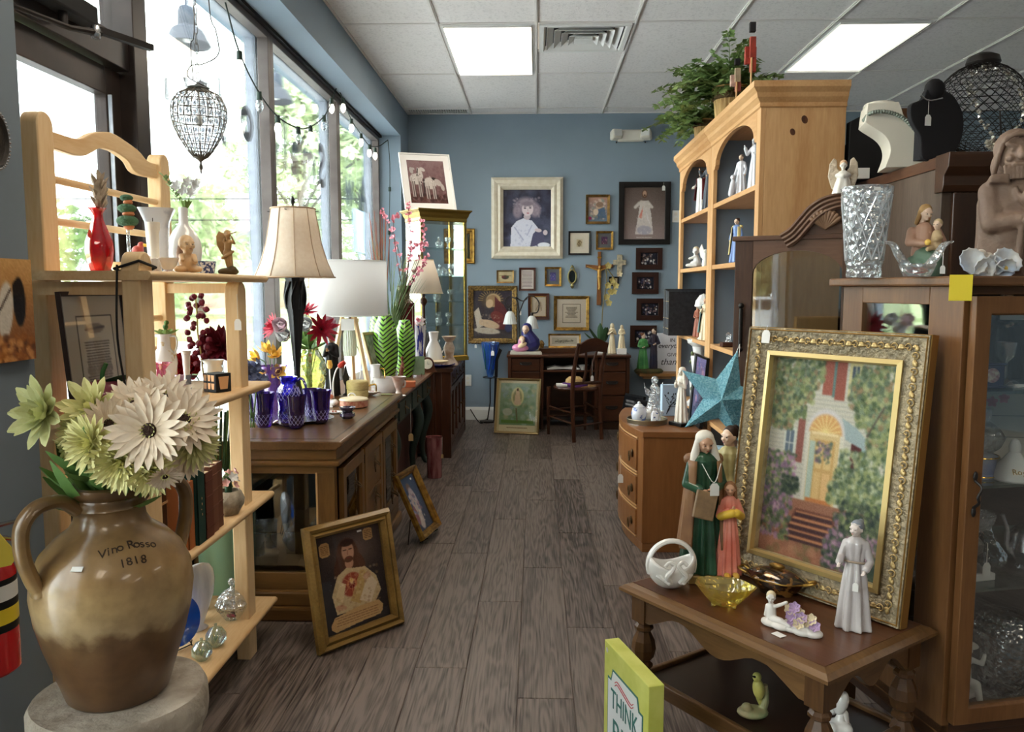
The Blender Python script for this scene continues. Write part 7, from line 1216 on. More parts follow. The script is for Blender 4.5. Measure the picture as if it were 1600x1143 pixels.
# chair, seen from behind
b1_,b2_,f1_,f2_=PZ(897,691,0),PZ(940,686,0),PZ(857,678,0),PZ(914,671,0);cc=(b1_+b2_+f1_+f2_)/4;cc.z=0;xd=((b2_-b1_)+(f2_-f1_)).normalized();rz_=math.atan2(xd.y,xd.x)
ch=T('bentwood_chair','dark bentwood chair with a cane seat pulled up to the desk','chair',cc,rz_);Ri=_R(-rz_,3,'Z');L1,L2_,L3,L4=[Ri@(p-cc)for p in(b1_,b2_,f1_,f2_)]
for p in(L1,L2_):MB().tube(bez([p,p+Vector((0,.02,.22)),p+Vector((0,.03,.44)),p+Vector((0,.0,.66)),p+Vector((0,-.06,.86))],4),[.018]*5+[.02]*7+[.017]*5,8).o('rear_leg',MAH_Z,ch)
for p in(L3,L4):MB().tube([p,p+Vector((0,0,.08)),p+Vector((0,0,.3)),p+Vector((0,0,.44))],[.012,.015,.019,.02],10).o('leg',MAH_Z,ch)
sc_=(L1+L2_+L3+L4)/4;MB().lathe([(.17,.435),(.215,.435),(.222,.45),(.215,.465),(.17,.462),(.17,.435)],c=(sc_.x,sc_.y,0),seg=40,sx=1.0,sy=.95,cap=False).o('seat_frame',MAH_X,ch);MB().lathe([(0,.452),(.18,.452),(.18,.456),(0,.457)],c=(sc_.x,sc_.y,0),sx=1.0,sy=.95).o('cane_seat',mat('woven_cane',(176,138,88),.7,n2=(130,96,58),ns=120),ch)
bk=MB();a_,b_2=L1+Vector((0,-.05,.82)),L2_+Vector((0,-.05,.82));n=9;up_=[a_+(b_2-a_)*(i/(n-1))+Vector((0,-.015,.03+.055*sin(pi*i/(n-1))))for i in range(n)];lo_=[a_+(b_2-a_)*(i/(n-1))+Vector((0,-.005,-.05+.02*sin(pi*i/(n-1))))for i in range(n)]
vs=[];[vs.extend([p+Vector((0,-.011,0)),q_+Vector((0,-.011,0)),q_+Vector((0,.011,0)),p+Vector((0,.011,0))])for p,q_ in zip(up_,lo_)];fs=[(i*4+k,i*4+(k+1)%4,i*4+4+(k+1)%4,i*4+4+k)for i in range(n-1)for k in range(4)]+[(0,1,2,3),(n*4-4,n*4-3,n*4-2,n*4-1)];bk.add(vs,fs);bk.o('crest_rail',MAH_X,ch)
mid_=(L1+L2_)/2;MB().tube(bez([mid_+Vector((-.05,.02,.50)),mid_+Vector((-.03,.0,.62)),mid_+Vector((-.06,-.04,.80))],5),.011).tube(bez([mid_+Vector((.05,.02,.50)),mid_+Vector((.03,.0,.62)),mid_+Vector((.06,-.04,.80))],5),.011).o('splat',MAH_Z,ch);MB().cyl(L1+Vector((0,.02,.51)),L2_+Vector((0,.02,.51)),.014).o('lower_back_rail',MAH_X,ch)
for p,r_,z in((L1,L3,.16),(L2_,L4,.16),(L1,L3,.25),(L2_,L4,.25),(L3,L4,.22),(L1,L2_,.14)):MB().cyl(p+Vector((0,.015,z)),r_+Vector((0,0,z+.01)),.009).o('stretcher',MAH_X,ch)
p0=mid_+Vector((.0,-.03,.74));price_tag(ch,(p0.x,p0.y-.02,p0.z-.02),.03,.14)
hc_=cc+_R(rz_,3,'Z')@Vector((-.02,.02,.458));t=T('straw_hat','straw hat with a purple band lying on the chair seat','hat',hc_);MB().lathe([(.12,0),(.121,.003),(.07,.02),(.075,.035),(.07,.06),(.045,.082),(0,.088)],sx=1.1,cap=False).o('crown',mat('straw',(206,172,116),.8,n2=(180,146,92),ns=90),t);MB().lathe([(.071,.0),(.123,.001),(.123,.02),(.071,.034)],cap=False).o('purple_band',mat('purple_felt',(86,40,120),.8),t)
t=T('paper_stack','few white papers on the left of the chair seat','papers',cc+_R(rz_,3,'Z')@Vector((-.15,.04,.467)));MB().b2(-.045,.05,-.07,.07,0,.014).o('sheets',PAPER,t,smooth=False)
# floor things before the back wall
M,w_,h_=basis3(PZ(772,676,.0),PZ(842,679,.0),(777,590));cv=Cv(64,84,(150,170,150),(110,140,96),16)
cv.r(0,0,1,.05,(206,196,160)).r(0,.87,1,1,(206,196,160)).r(0,0,.06,1,(190,180,140)).r(.94,0,1,1,(190,180,140)).dab(90,(.08,.08,.92,.85),.07,[(126,156,120),(170,186,170),(190,176,140),(96,130,90),(150,170,180)],.5).e(.48,.32,.17,.2,(206,200,150)).e(.48,.33,.12,.16,(150,150,110)).p([(.44,.2),(.52,.2),(.58,.48),(.4,.48)],(206,180,150)).e(.48,.18,.03,.03,(90,60,50)).e(.25,.62,.13,.08,(176,180,160)).r(.1,.78,.9,.84,(96,130,60)).l(.46,.55,.5,.8,.03,(110,100,70)).txt(.25,.75,.9,.95,1,(120,100,70),.012)
framed('green_shrine_print','gilt-framed greenish print of a tiny radiant figure leaning on the desk front',M,w_,h_,.022,mat('pale_gilt_frame',(150,128,84),.4,.4),cv.noise(3),.02,1)
c=PZ(772,655,0);c.y=7.86;t=T('iron_vase_stand','slender black iron floor stand by the back wall','stand',c);MB().lathe([(0,0),(.075,0),(.075,.012),(.01,.02)],c=(-.06,0,.0)).tube([(-.06,0,.01),(-.03,0,.2),(-.03,.0,.45)],.006).prism([(.0,.0),(.03,.0),(.05,.62),(.09,.72),(.06,.74),(.02,.62)],-.012,.012).tube([(-.03+.07*cos(a),.07*sin(a),.45)for a in[2*pi*j/24 for j in range(24)]],.005,closed=True).o('stand_body',IRON,t)
t=T('blue_streak_vase','clear art glass vase with blue and green streaks held in the iron stand','vase',c+Vector((-.03,0,.43)));MB().lathe([(0,0),(.02,.005),(.035,.05),(.055,.15),(.07,.27),(.085,.32),(.09,.37),(.083,.37),(.06,.26),(.03,.05)],seg=40,cap=False,fold=lambda a,u:.05*cos(5*a)*u).o('vase_body',glass('blue_streak_glass',(190,215,240),.12,.04,.4,20,body=.3,bodycol=(60,110,190)),t)
for i in range(7):a=i*.9;MB().tube(bez([(.05*cos(a),.05*sin(a),.1),(.07*cos(a+.3),.07*sin(a+.3),.25),(.085*cos(a+.2),.085*sin(a+.2),.35)],4),.008,6,flat=.5).o('colour_streak',mat('streak_%d'%i,[(30,60,150),(50,110,70),(40,80,190)][i%3],.2),t)
price_tag(t,(.03,-.09,.33),.03,.04);tag(MB().tube(bez([at(735,7.9,.12),PZ(745,655,.012),PZ(752,661,.008),PZ(757,657,.008),PZ(763,652,.01)],5),.005).o('floor_cord',MATBLK),'black electric cord trailing along the baseboard by the iron stand','cord')
for k,(a,b,w_,h_,cc_,lb)in enumerate(((968,676,.30,.36,(20,20,24),'black portfolio leaning at the right end of the desk'),(985,680,.24,.34,(34,30,34),'dark picture book with an orange-faced cover leaning beside the portfolio'))):
 c=PZ(a+8,b,0);M=_T(c+Vector((.02,-.12*k,0)))@_R(R(-62+8*k),4,'Z')@_R(R(-12),4,'X');t=T('leaning_portfolio',lb,'portfolio',M=M);MB().b2(-w_/2,w_/2,0,.03,0,h_).o('cover',mat('folder_%d'%k,cc_,.5),t,bev=.003,smooth=False);picture(Cv(24,30,cc_).e(.7,.3,.2,.2,(170,110,80)if k else(70,70,74)).txt(.1,.6,.1,.3,2,(190,190,190),.02),w_*.9,h_*.9,t,y=-.001,z0=.015)
# wall shelf with couple and sign
t=T('wall_shelf','small wooden ledge on the back wall under the green-dressed couple','shelf',(0,0,0));a,b=PY(999,583,7.74),PY(1056,583,7.74);sz_=a.z;t.location=((a.x+b.x)/2,7.86,sz_);w_=(b.x-a.x)/2;MB().b2(-w_,w_+.03,-.13,.14,-.03,0).o('board',wood('honey_shelf',(140,96,52),(170,124,72),'x'),t,bev=.004,smooth=False);MB().b2(-w_+.04,w_-.03,-.08,.14,-.06,-.03).o('moulding',PINE_X,t,bev=.01,smooth=False)
t=T('courting_couple','painted figurine of a green-gowned lady embraced by a man in dark tunic','figurine',at(1013,7.80,sz_+.04));MB().lathe([(0,-.04),(.13,-.04),(.14,-.02),(.12,0),(0,.004)],sx=1.0,sy=.7,fold=lambda a,u:.06*cos(7*a)).o('mossy_base',mat('mossy_brown',(96,80,50),.7,n2=(70,84,50),ns=20,bump=1),t)
l_=T('lady','x','x');l_.parent=t;l_.location=(-.05,-.01,0);[l_.__delitem__(k)for k in('label','category')];figure(t,.35,mat('emerald_gown',(56,126,66),.35,n2=(90,160,90),ns=14),SKINP,mat('auburn_hair',(120,70,40),.6),arms='hold',hl='bun',w=.95,seed=5,turn=50);lad=[o for o in t.children if o.name.split('.')[0]in('robe','hands','head','hair')]
for o in lad:o.location.x+=-.055 if o.matrix_local.translation.x<1 else 0
bpy.data.objects.remove(l_);n0=set(t.children);figure(t,.40,mat('navy_tunic',(36,40,62),.45,n2=(60,50,60),ns=12),SKINP,mat('dark_brown_hair',(70,54,44),.7),arms='hold',w=.72,man=True,hl='short',seed=6,turn=-50)
for o in set(t.children)-n0:o.location.x+=.05
a,b=PY(1026,584,7.93),PY(1070,584,7.93);c=PY(1026,520,7.97);w_=b.x-a.x;t=T('thanks_sign','white canvas sign with black script standing on the wall ledge','sign',((a.x+b.x)/2,7.93,sz_+.001));hs_=c.z-sz_;MB().b2(-w_/2,w_/2,0,.02,0,hs_).o('canvas',mat('white_canvas_sign',(226,226,232),.7),t,smooth=False)
INK=mat('black_ink',(30,30,40),.6)
for s_,z,sz2,sh_ in(('IN',.80,.05,0),('everything',.64,.068,.3),('GIVE',.42,.05,0),('thanks',.2,.09,.3)):text_mesh(s_,sz2,INK,t,_T((.012,-.001,hs_*z-.01))@FRONT,.0004,shear=sh_)
# ---------------------------------------------------------------- twin pine bookcases
BCI=mat('blue_grey_case_interior',(120,134,148),.7)
def pinecase(y0,y1,lab,knots):
 t=T('pine_bookcase',lab,'bookcase',(1.04,(y0+y1)/2,0),0,'pine bookcases');O_=(1.04,(y0+y1)/2);X0,X1,ZT=.875,1.205,2.08
 B=lambda nm,a,b,c,d,e,f,m,bev=.002,**k:bx(t,nm,O_,a,b,c,d,e,f,m,bev,**k)
 B('side_panel',X0+.02,X1,y0,y0+.02,0,ZT,PINE_Z);B('side_panel',X0+.02,X1,y1-.02,y1,0,ZT,PINE_Z);B('back_panel',X1-.012,X1,y0+.02,y1-.02,0,ZT,BCI)
 for y in(y0+.0205,y1-.0235):B('side_lining',X0+.022,X1-.013,y,y+.003,.1,ZT-.02,BCI,0)
 B('stile',X0,X0+.02,y0,y0+.055,0,ZT,PINE_Z);B('stile',X0,X0+.02,y1-.055,y1,0,ZT,PINE_Z);B('base_rail',X0,X0+.02,y0+.055,y1-.055,0,.1,PINE_Y);B('case_top',X0,X1,y0,y1,ZT-.02,ZT,PINE_Y)
 a,b=y0+.055,y1-.055;zc=ZT-.17;arch=[(a,ZT),(a,zc),(a+.02,zc)]+[((a+b)/2-(b-a-.08)/2*cos(pi*i/14),zc+.02+.10*sin(pi*i/14))for i in range(15)]+[(b-.02,zc),(b,zc),(b,ZT)]
 m=MB().prism(arch,X0,X0+.02,'yz');m.v=[(x-O_[0],y-O_[1],z)for x,y,z in m.v];m.o('arched_header',PINE_Y,t,smooth=False)
 pr=[(0,ZT-.05),(-.006,ZT-.045),(-.006,ZT-.03),(-.02,ZT-.012),(-.024,ZT+.004),(-.04,ZT+.022),(-.04,ZT+.045),(0,ZT+.045)]
 m=MB();vs=[];[vs.extend([(X0+o_,y1 if y1>4.5 else y1,z),(X0+o_,y0+(o_ if y0<4 else 0),z),(X1,y0+(o_ if y0<4 else 0),z)])for o_,z in pr];n=len(pr)
 m.add([(x-O_[0],y-O_[1],z)for x,y,z in vs],[(i*3+k,i*3+k+1,((i+1)%n)*3+k+1,((i+1)%n)*3+k)for i in range(n)for k in range(2)]+[tuple(i*3 for i in range(n)),tuple(i*3+2 for i in reversed(range(n)))]);m.o('cornice',PINE_Y,t,smooth=False)
 B('cornice_cover',X0-.038,X1,y0+.0,y1,ZT+.04,ZT+.045,PINE_Y,0)
 for z in(1.745,1.445,1.05,.66,.32):B('shelf',X0+.004,X1-.012,y0+.024,y1-.024,z-.022,z,PINE_Y)
 pg=MB();[pg.cyl((X1-.0125-O_[0],y-O_[1],z),(X1-.016-O_[0],y-O_[1],z),.004,seg=6)for y in(y0+.1,y1-.1)for z in[.2+.05*i for i in range(36)]if(i_:=int(z*20))%2];pg.o('peg_hole',IRON,t,smooth=False)
 for(x,z,r)in knots:MB().lathe([(0,.0),(r*.7,0),(r,.0005),(0,.0012)][::-1],M=_T((x-O_[0],y0-O_[1],z))@_R(R(90),4,'X')@_R(R(20),4,'Z')@_D((1,1.35,1,1)),cap=False).o('pine_knot',mat('knot_%d'%(z*1000),(96,58,34),.5,n2=(60,36,24),ns=60),t)
 return t
pinecase(3.22,4.10,'nearer pine bookcase with knotty side panel and arched blue-grey bays',[(1.045,1.985,.012),(1.00,1.938,.010),(1.03,1.5,.011)]);pinecase(4.104,4.98,'farther pine bookcase standing beyond the knotty one',[])
def fg(px_,Y,z,h,lab,**k):
 nm=k.pop('nm','figurine');r_=k.pop('rz',-50);x=k.pop('x',None);c=at(px_,Y,z)if x is None else Vector((x,Y,z));t=T(nm,lab,'figurine',c,R(r_));figure(t,h,**k);return t
WG=mat('white_lavender_glaze',(216,218,226),.2,coat=.4);HRG=mat('grey_brown_glaze',(130,116,108),.3);MAR=mat('maroon_robe',(110,34,40),.4);BLR=mat('pale_blue_robe',(110,140,196),.35)
t=fg(1157,3.70,1.746,.185,'white glazed mother with a small child on the top bookcase shelf',dress=WG,skin=SKINP,hair=HRG,arms='down',hl='short',seed=11);MB().cap((-.03,-.03,.01),(-.02,-.03,.06),.014,.012).ell((-.02,-.032,.082),.012).o('child',WG,t,remesh=.003)
fg(1178,3.47,1.746,.22,'white glazed girl with raised arm behind the pine stile',dress=WG,skin=WG,hair=HRG,arms='bless',seed=12,w=.8);fg(1095,4.55,1.746,.235,'robed figure in maroon cloak and white tunic in far top bay',dress=PORC,skin=SKIN,hair=mat('brown_paint_hair',(92,60,40),.6),mantle=MAR,arms='open',hl='beard',seed=13,man=True);fg(1106,4.3,1.746,.25,'grey-cloaked figure half hidden behind the far bookcase stile',dress=mat('slate_cloak',(70,74,84),.5),skin=SKIN,hair=IRON,arms='bless',seed=14,w=.8)
fg(1150,3.68,1.446,.20,'lady in yellow bodice and blue skirt on the middle shelf',dress=BLR,skin=SKINP,hair=mat('dark_updo',(60,40,30),.5),mantle=mat('pale_yellow_shawl',(214,196,130),.4),arms='down',hl='bun',seed=15)
t=T('kneeling_cherub','white kneeling cherub on the middle shelf of far bookcase','figurine',at(1087,4.55,1.446),R(-30));MB().ell((0,0,.02),(.035,.03,.02)).cap((.01,0,.03),(0,0,.06),.02,.017).cap((0,-.01,.06),(-.03,-.02,.05),.009,.007).cap((.01,-.02,.015),(-.04,-.03,.012),.013,.009).o('body',PORC,t,remesh=.003);head(t,.34,(0,0,.088),PORC,CREAMC,1,0,0)
t=T('winged_ornament','small white angel with upright feathered wings beside the cherub','figurine',at(1102,4.32,1.446),R(-40));MB().cap((0,0,.01),(0,0,.06),.02,.012).ell((0,0,.08),.012).o('body',BISQ,t,remesh=.003);[MB().prism([(s*.005,.03),(s*.03,.05),(s*.04,.09),(s*.025,.12),(s*.008,.08)],.0,.008).o('wing',BISQ,t,bev=.002)for s in(-1,1)]
fg(1090,4.62,1.051,.185,'saint in terracotta robe holding a child beside the black binders',dress=mat('terracotta_robe',(150,84,60),.5),skin=SKIN,hair=CREAMC,arms='hold',seed=16);fg(1102,4.32,1.051,.23,'tall cream and teal saint next to the terracotta-robed one',dress=CREAMC,skin=SKIN,mantle=mat('teal_cloak',(90,130,130),.4),hair=HRG,arms='pray',seed=17)
t=fg(1171,3.52,1.051,.33,'large veiled saint in cream and blue seen through the arched glass',dress=CREAMC,skin=SKINP,veil=mat('cream_veil',(220,208,184),.5),mantle=mat('azure_cloak',(70,110,150),.4),arms='hold',seed=18)
t=T('trinket_on_block','small clear trinket on a red-brown block on the third shelf','ornament',at(1138,3.84,1.051));MB().b2(-.035,.035,-.03,.03,0,.022).o('block',BRF,t,bev=.003,smooth=False);MB().lathe([(0,.0225),(.015,.024),(.01,.04),(.015,.06),(0,.07)]).o('trinket',CUT,t)
t=T('lattice_ornament','white pierced china lamp ornament behind the binders','ornament',at(1098,4.42,1.051));MB().lathe([(0,0),(.03,0),(.012,.02),(.01,.16),(.045,.18),(.04,.21),(.02,.24),(0,.25)],fold=lambda a,u:.08*cos(8*a)).o('ornament_body',PORC,t)
for k,(Y_,tk,cc_,q)in enumerate(((4.90,.035,(66,70,74),'grey'),(4.86,.034,(22,22,24),'black'),(4.81,.04,(74,80,86),'blue-grey'),(4.755,.05,(28,26,28),'wide black'))):
 t=T('ring_binder',q+' binder upright on the far bookcase, %s from its outer edge'%['first','second','third','fourth'][k],'binder',(.78,Y_,1.051),0,'binders on the far bookcase');MB().b2(0,.26,-tk/2,tk/2,0,.275-.005*k).o('cover',mat('binder_%d'%k,cc_,.5,n2=(44,44,48),ns=60),t,bev=.002,smooth=False);[MB().b2(-.0015,0,-tk/2,tk/2,z,z+.003).o('spine_band',TANPAPER,t,smooth=False)for z in(.04,.1,.2)]if k!=1 else None
t=T('column_candle_holder','white ceramic pedestal figure with cat shapes low in the far bay','ornament',(.925,4.55,.661));MB().lathe([(0,0),(.06,0),(.06,.02),(.04,.04),(.045,.1),(.05,.14),(.03,.18),(.042,.24),(.045,.28),(.03,.31),(.035,.34),(.06,.36),(.065,.38),(.05,.385),(0,.37)],fold=lambda a,u:.06*cos(4*a+u*8)).o('ornament_body',PORC,t);[MB().ell((-.04,-.02+.04*i,z),(.008,.014,.012)).o('painted_patch',mat('olive_patch_%d%d'%(i,z*100),(90,100,60),.4),t)for i,z in((0,.1),(1,.25),(0,.3))]
# baskets with ferns, folk-art stakes on top
BSK=mat('split_reed_basket',(196,160,100),.7,n2=(150,112,62),ns=8,stretch=(14,14,.4));RAF=mat('dark_raffia_band',(88,70,44),.9,bump=.8,bs=140);FERN=mat('fern_green',(92,122,62),.6,n2=(146,170,104),ns=30)
ZK=2.127
def basket(px_,Y,r,h,lab):
 c=at(px_,Y,ZK);c.x=max(c.x,.84+r);t=T('reed_basket',lab,'basket',c,0,'reed baskets on the bookcases');MB().lathe([(0,0),(r*.78,0),(r*.86,h*.5),(r*.97,h*.9)],fold=lambda a,u:.02*cos(24*a),seg=72,cap=False).o('basket_body',BSK,t);MB().lathe([(r*.93,h*.62),(r*1.0,h*.64),(r*1.04,h*.9),(r*.98,h*.92)],seg=40).o('raffia_band',RAF,t);MB().lathe([(r*.98,h*.92),(r*1.07,h*.93),(r*1.08,h),(r*.98,h*1.0),(r*.7,h*.9)],seg=40,cap=False).o('rim',PINE_X,t);return c
c1_=basket(1112,3.95,.085,.155,'larger reed basket with raffia band on the nearer pine bookcase');c2_=basket(1082,4.42,.06,.10,'smaller reed basket beyond the larger one')
leaf=MB().add([(0,0,0),(.012,.012,.004),(.026,.014,0),(.045,.0,-.004),(.026,-.014,0),(.012,-.012,.004)],[(0,1,2,3,4,5)])
for s in(-1,1):leaf.add([(.01,0,0),(.016,s*.02,.003),(.028,s*.026,-.002),(.024,s*.008,0)],[(0,1,2,3)])
def fern(c,n,L_,lab,seed,dirs=None):
 rg=random.Random(seed);t=T('potted_fern',lab,'plant',c,0,'artificial ferns')
 for i in range(n):
  a=rg.uniform(0,6.28);el=rg.uniform(.15,1.35);l=L_*rg.uniform(.65,1.1)
  if i<n//4:a=R(rg.uniform(150,215));el=rg.uniform(-.1,.7);l*=1.25
  if cos(a)>.3:l*=.8
  P=[Vector((0,0,-.03))];d=Vector((cos(a)*cos(el),sin(a)*cos(el),sin(el)))
  for k in range(1,7):d=(d+Vector((0,0,-.13*k/3))).normalized();P.append(P[-1]+d*l/6)
  g=MB().tube(P,[.0022,.002,.002,.0018,.0015,.001,.0008],4)
  for k in range(2,7):
   for f in(0,.5):
    p=P[k-1].lerp(P[k],f+.25);tg=(P[k]-P[k-1]).normalized()
    for s in(-1,1):
     q=(tg*.6+s*tg.cross(Vector((0,0,1))).normalized()*1.0+Vector((0,0,rg.uniform(-.3,.3)))).normalized();g.add(leaf.v,leaf.f,_T(p)@q.to_track_quat('X','Z').to_matrix().to_4x4()@_R(rg.uniform(-.6,.6),4,'X')@_S(1.6-.13*k,4))
  g.o('frond',FERN,t,smooth=False)
fern(c1_+Vector((0,0,.15)),46,.30,'full green fern spilling from the larger reed basket',1);fern(c2_+Vector((-.02,0,.10)),22,.26,'smaller fern drooping left from the small reed basket',2)
for k,(px_,Y_,yt,yb,lab,cols)in enumerate(((1143,3.60,92,176,'pale and black painted wood block stake on the bookcase',((30,28,30),(190,170,140),(150,70,56),(206,170,156))),(1173,3.38,35,135,'tall red painted wood stake with black head, nearest on the bookcase',((40,38,40),(170,60,44),(180,66,48),(176,60,44))))):
 c=at(px_,Y_,ZK);c.x=max(c.x,.87);t=T('folk_stake',lab,'ornament',c,0,'folk art stakes');zt=PY(px_,yt,Y_).z-ZK;MB().cyl((0,0,0),(0,0,zt*.5),.004).lathe([(0,0),(.03,0),(.03,.008),(0,.01)]).o('stake',PINE_Z,t)
 for j,cc_ in enumerate(cols):hh=[.14,.3,.36,.25][j]*zt;z0=[.86,.5,.3,.42][j]*zt;x0=[.0,.004,.008,-.012][j];MB().b2(x0-.012,x0+.012,-.01+.006*j,.008+.006*j,z0,z0+hh).o('painted_block',mat('folk_%d%d'%(k,j),cc_,.7,n2=tuple(int(v*.8)for v in cc_),ns=40),t,bev=.002,smooth=False)
# ---------------------------------------------------------------- bow-front dresser and what stands on it
O5=(.70,4.33);ds=T('bow_front_chest','golden brown bow-front chest of drawers beside the bookcases','chest of drawers',(.70,4.33,0));DZ=.62
bow=lambda g,o_=0:[(.872,3.93-g),(.535-g*.5,3.93-g)]+[(.535-o_-.065*sin(pi*i/12),3.93+.80*i/12)for i in range(1,12)]+[(.535-g*.5,4.73+g),(.872,4.73+g)]
def bowbox(nm,z0,z1,m,g=0,o_=0,cut=None):
 P=bow(g,o_);q=MB().prism([(x-O5[0],y-O5[1])for x,y in P],z0,z1,'xy');return q.o(nm,m,ds,smooth=False,bev=.003)
bowbox('carcase',.05,DZ-.03,TEAK_Z);bowbox('top',DZ-.03,DZ,TEAK_X,.008,.01);bowbox('foot_skirt',0,.05,TEAK_X,-.008,-.01)
for z0,z1 in((.40,.575),(.225,.385),(.065,.21)):
 for zz,d_ in((z0,.012),(z1,.012)):MB().tube([(x-O5[0]-.004,y-O5[1],zz)for x,y in bow(0)[2:-2]],.004,6).o('drawer_bead',PINE_Y,ds)
 m=MB().prism([(x-O5[0]-.010,y-O5[1])for x,y in bow(0)[2:-2]]+[(x-O5[0]+.01,y-O5[1])for x,y in reversed(bow(0)[2:-2])],z0+.008,z1-.008,'xy').o('drawer',TEAK_X,ds,smooth=False,bev=.003)
 for y in(4.05,4.6):yy=(y-3.93)/.8;x=.535-.065*sin(pi*yy)-.012;MB().ell((x-O5[0],y-O5[1],(z0+z1)/2),(.006,.022,.022)).tube([(x-.014-O5[0],y-O5[1]+.025*cos(a),(z0+z1)/2-.014+.025*sin(a))for a in[2*pi*j/16 for j in range(16)]],.003,closed=True).o('ring_pull',BRP,ds)
price_tag(ds,(.52-.065-O5[0]-.02,4.03-O5[1],.48),.028,.1);DZ+=.001
c=PZ(1011,660,DZ);t=T('pierced_tray','round tray with pierced metal rim carrying a small china set','tray',c);r=.105;MB().lathe([(0,0),(r,0),(r,.004),(0,.004)],seg=40).o('tray_floor',SILVER,t);MB().lathe([(r,.002),(r+.002,.022),(r-.001,.022),(r-.001,.002)],seg=48,cap=False,fold=lambda a,u:.02*cos(24*a)*u).tube([(r*cos(a),r*sin(a),.024)for a in[2*pi*j/40 for j in range(40)]],.0028,closed=True).o('pierced_rim',mat('old_silver',(140,128,104),.35,.8),t)
t=lathed('lidded_sugar_bowl','blue and white lidded sugar bowl on the pierced tray','bowl',c+Vector((-.045,-.01,.0045)),[(0,0),(.026,0),(.038,.02),(.044,.05),(.036,.078),(.03,.082),(.032,.086),(.018,.1),(.008,.104),(.01,.112),(0,.118)],mat('blue_painted_china',(222,226,234),.2,n2=(110,130,190),ns=26,coat=.5,lo=.55,hi=.6));t.scale=(.95,)*3
lathed('salt_shaker','white hexagonal shaker printed with blue marks on the pierced tray','shaker',c+Vector((.035,-.04,.0045)),[(0,0),(.02,0),(.02,.05),(.013,.062),(.008,.066),(.012,.078),(0,.086)],mat('blue_mark_china',(226,226,230),.2,n2=(70,84,130),ns=60,lo=.6,hi=.64),sq=6)
t=T('china_dove','small white and blue china bird behind the shaker on the tray','figurine',c+Vector((.01,.045,.0045)));MB().ell((0,0,.03),(.035,.02,.024)).ell((.02,0,.06),.014).cap((-.02,0,.04),(-.055,0,.06),.014,.006).o('body',PORC,t,remesh=.003)
lathed('glass_flower_cup','clear beaded glass cup at the right of the pierced tray','cup',c+Vector((.07,.02,.0045)),[(0,0),(.015,0),(.006,.02),(.02,.04),(.022,.055),(.018,.04),(0,.03)],CUT)
t=T('glass_angel','clear glass angel with wings standing behind the pierced tray','figurine',at(1022,4.52,DZ),R(20));MB().lathe([(0,0),(.05,0),(.046,.02),(.03,.09),(.018,.13),(.024,.15),(.012,.17),(0,.175)],fold=lambda a,u:.06*cos(10*a)*(1-u),cap=False).o('gown',CUT,t);MB().ell((0,0,.19),(.02,.02,.024)).o('head',CUT,t);[MB().prism([(s*.01,.12),(s*.05,.15),(s*.062,.18),(s*.05,.11),(s*.02,.09)],.01,.016).o('wing',CUT,t,bev=.002)for s in(-1,1)];MB().cap((.02,0,.145),(.01,-.04,.12),.008).cap((-.02,0,.145),(0,-.04,.12),.008).o('arms',CUT,t)
t=T('tree_box','pale blue box printed with a dark leafy branch on the chest','box',at(1049,4.42,DZ),R(10));MB().b2(-.055,.055,-.0,.035,0,.175).o('box_body',mat('pale_blue_card',(176,200,220),.6),t,bev=.003,smooth=False);g=MB();[g.tube(bez([(-.03,-.001,.01),(-.01,-.001,.05),q_],4),.0016,5)for q_ in((.03,-.001,.1),(-.03,-.001,.09),(.01,-.001,.12),(.04,-.001,.05))];rg=random.Random(3);[g.ell((rg.uniform(-.04,.045),-.0005,rg.uniform(.05,.13)),(.005,.001,.003),(0,rg.uniform(0,3),0),6)for _ in range(22)];g.o('printed_branch',INK,t)
c=PZ(1064,664,DZ);t=T('white_monk_statue','white plaster statue of a bowed praying figure on a black base','figurine',c,R(-60));MB().b2(-.05,.05,-.042,.042,0,.018).o('base',BLACK,t,bev=.002,smooth=False);figure(t,.285,PLASTER,PLASTER,None,veil=PLASTER,arms='pray',w=.8,seed=21,z0=.018,tilt=12,fine=True)
M,w_,h_=basis3(at(1079,4.30,DZ),at(1097,4.0,DZ),(1090,552));framed('leaning_photo','black-framed purple and blue photo leaning against the bookcase stile',M,w_,h_,.012,BLF,tiny(23,(120,110,150),(70,80,110),[(160,120,160),(90,110,160),(50,50,70),(190,150,160)],70,36,60),.015)
# ---------------------------------------------------------------- walnut cabinet with arched glass door, teal star
AR=R(-25);ac=T('arched_cabinet','walnut cabinet with an arched glass door between painting and pine bookcase','cabinet',(.68,2.78,0),AR);AW=.395;AT=1.49
def ab2(nm,x0,x1,y0,y1,z0,z1,m,bev=.002,r=ac):return MB().b2(x0,x1,y0,y1,z0,z1).o(nm,m,r,bev=bev,smooth=False)
for x in(0,AW-.012):ab2('side_panel',x,x+.012,.022,.25,0,AT,WAL_Z)
ab2('top',-.008,AW+.008,-.006,.255,AT,AT+.016,WAL_X);ab2('bottom',0,AW,.022,.25,.1,.12,WAL_X);ab2('base_rail',0,AW,.0,.022,0,.12,WAL_X);ab2('stile',.002,.062,0,.02,.12,AT,WAL_Z);ab2('stile',AW-.05,AW,0,.02,.12,AT,WAL_Z)
a,b=.062,AW-.05;MB().prism([(a,AT),(a,AT-.11)]+[((a+b)/2-(b-a)/2*cos(pi*i/16),AT-.11+.075*sin(pi*i/16))for i in range(17)]+[(b,AT-.11),(b,AT)],0,.02).o('arched_rail',WAL_X,ac,smooth=False)
MB().b2(a-.004,b+.004,.010,.013,.12,AT-.02).o('door_glass',glass('reflecting_door_glass',(235,235,232),.075),ac,smooth=False);[ab2('glass_shelf',.014,AW-.014,.03,.24,z,z+.006,CLEAR,0)for z in(.5,.85,1.15)];ab2('back_glass',.012,AW-.012,.244,.25,.12,AT,CLEAR,0)
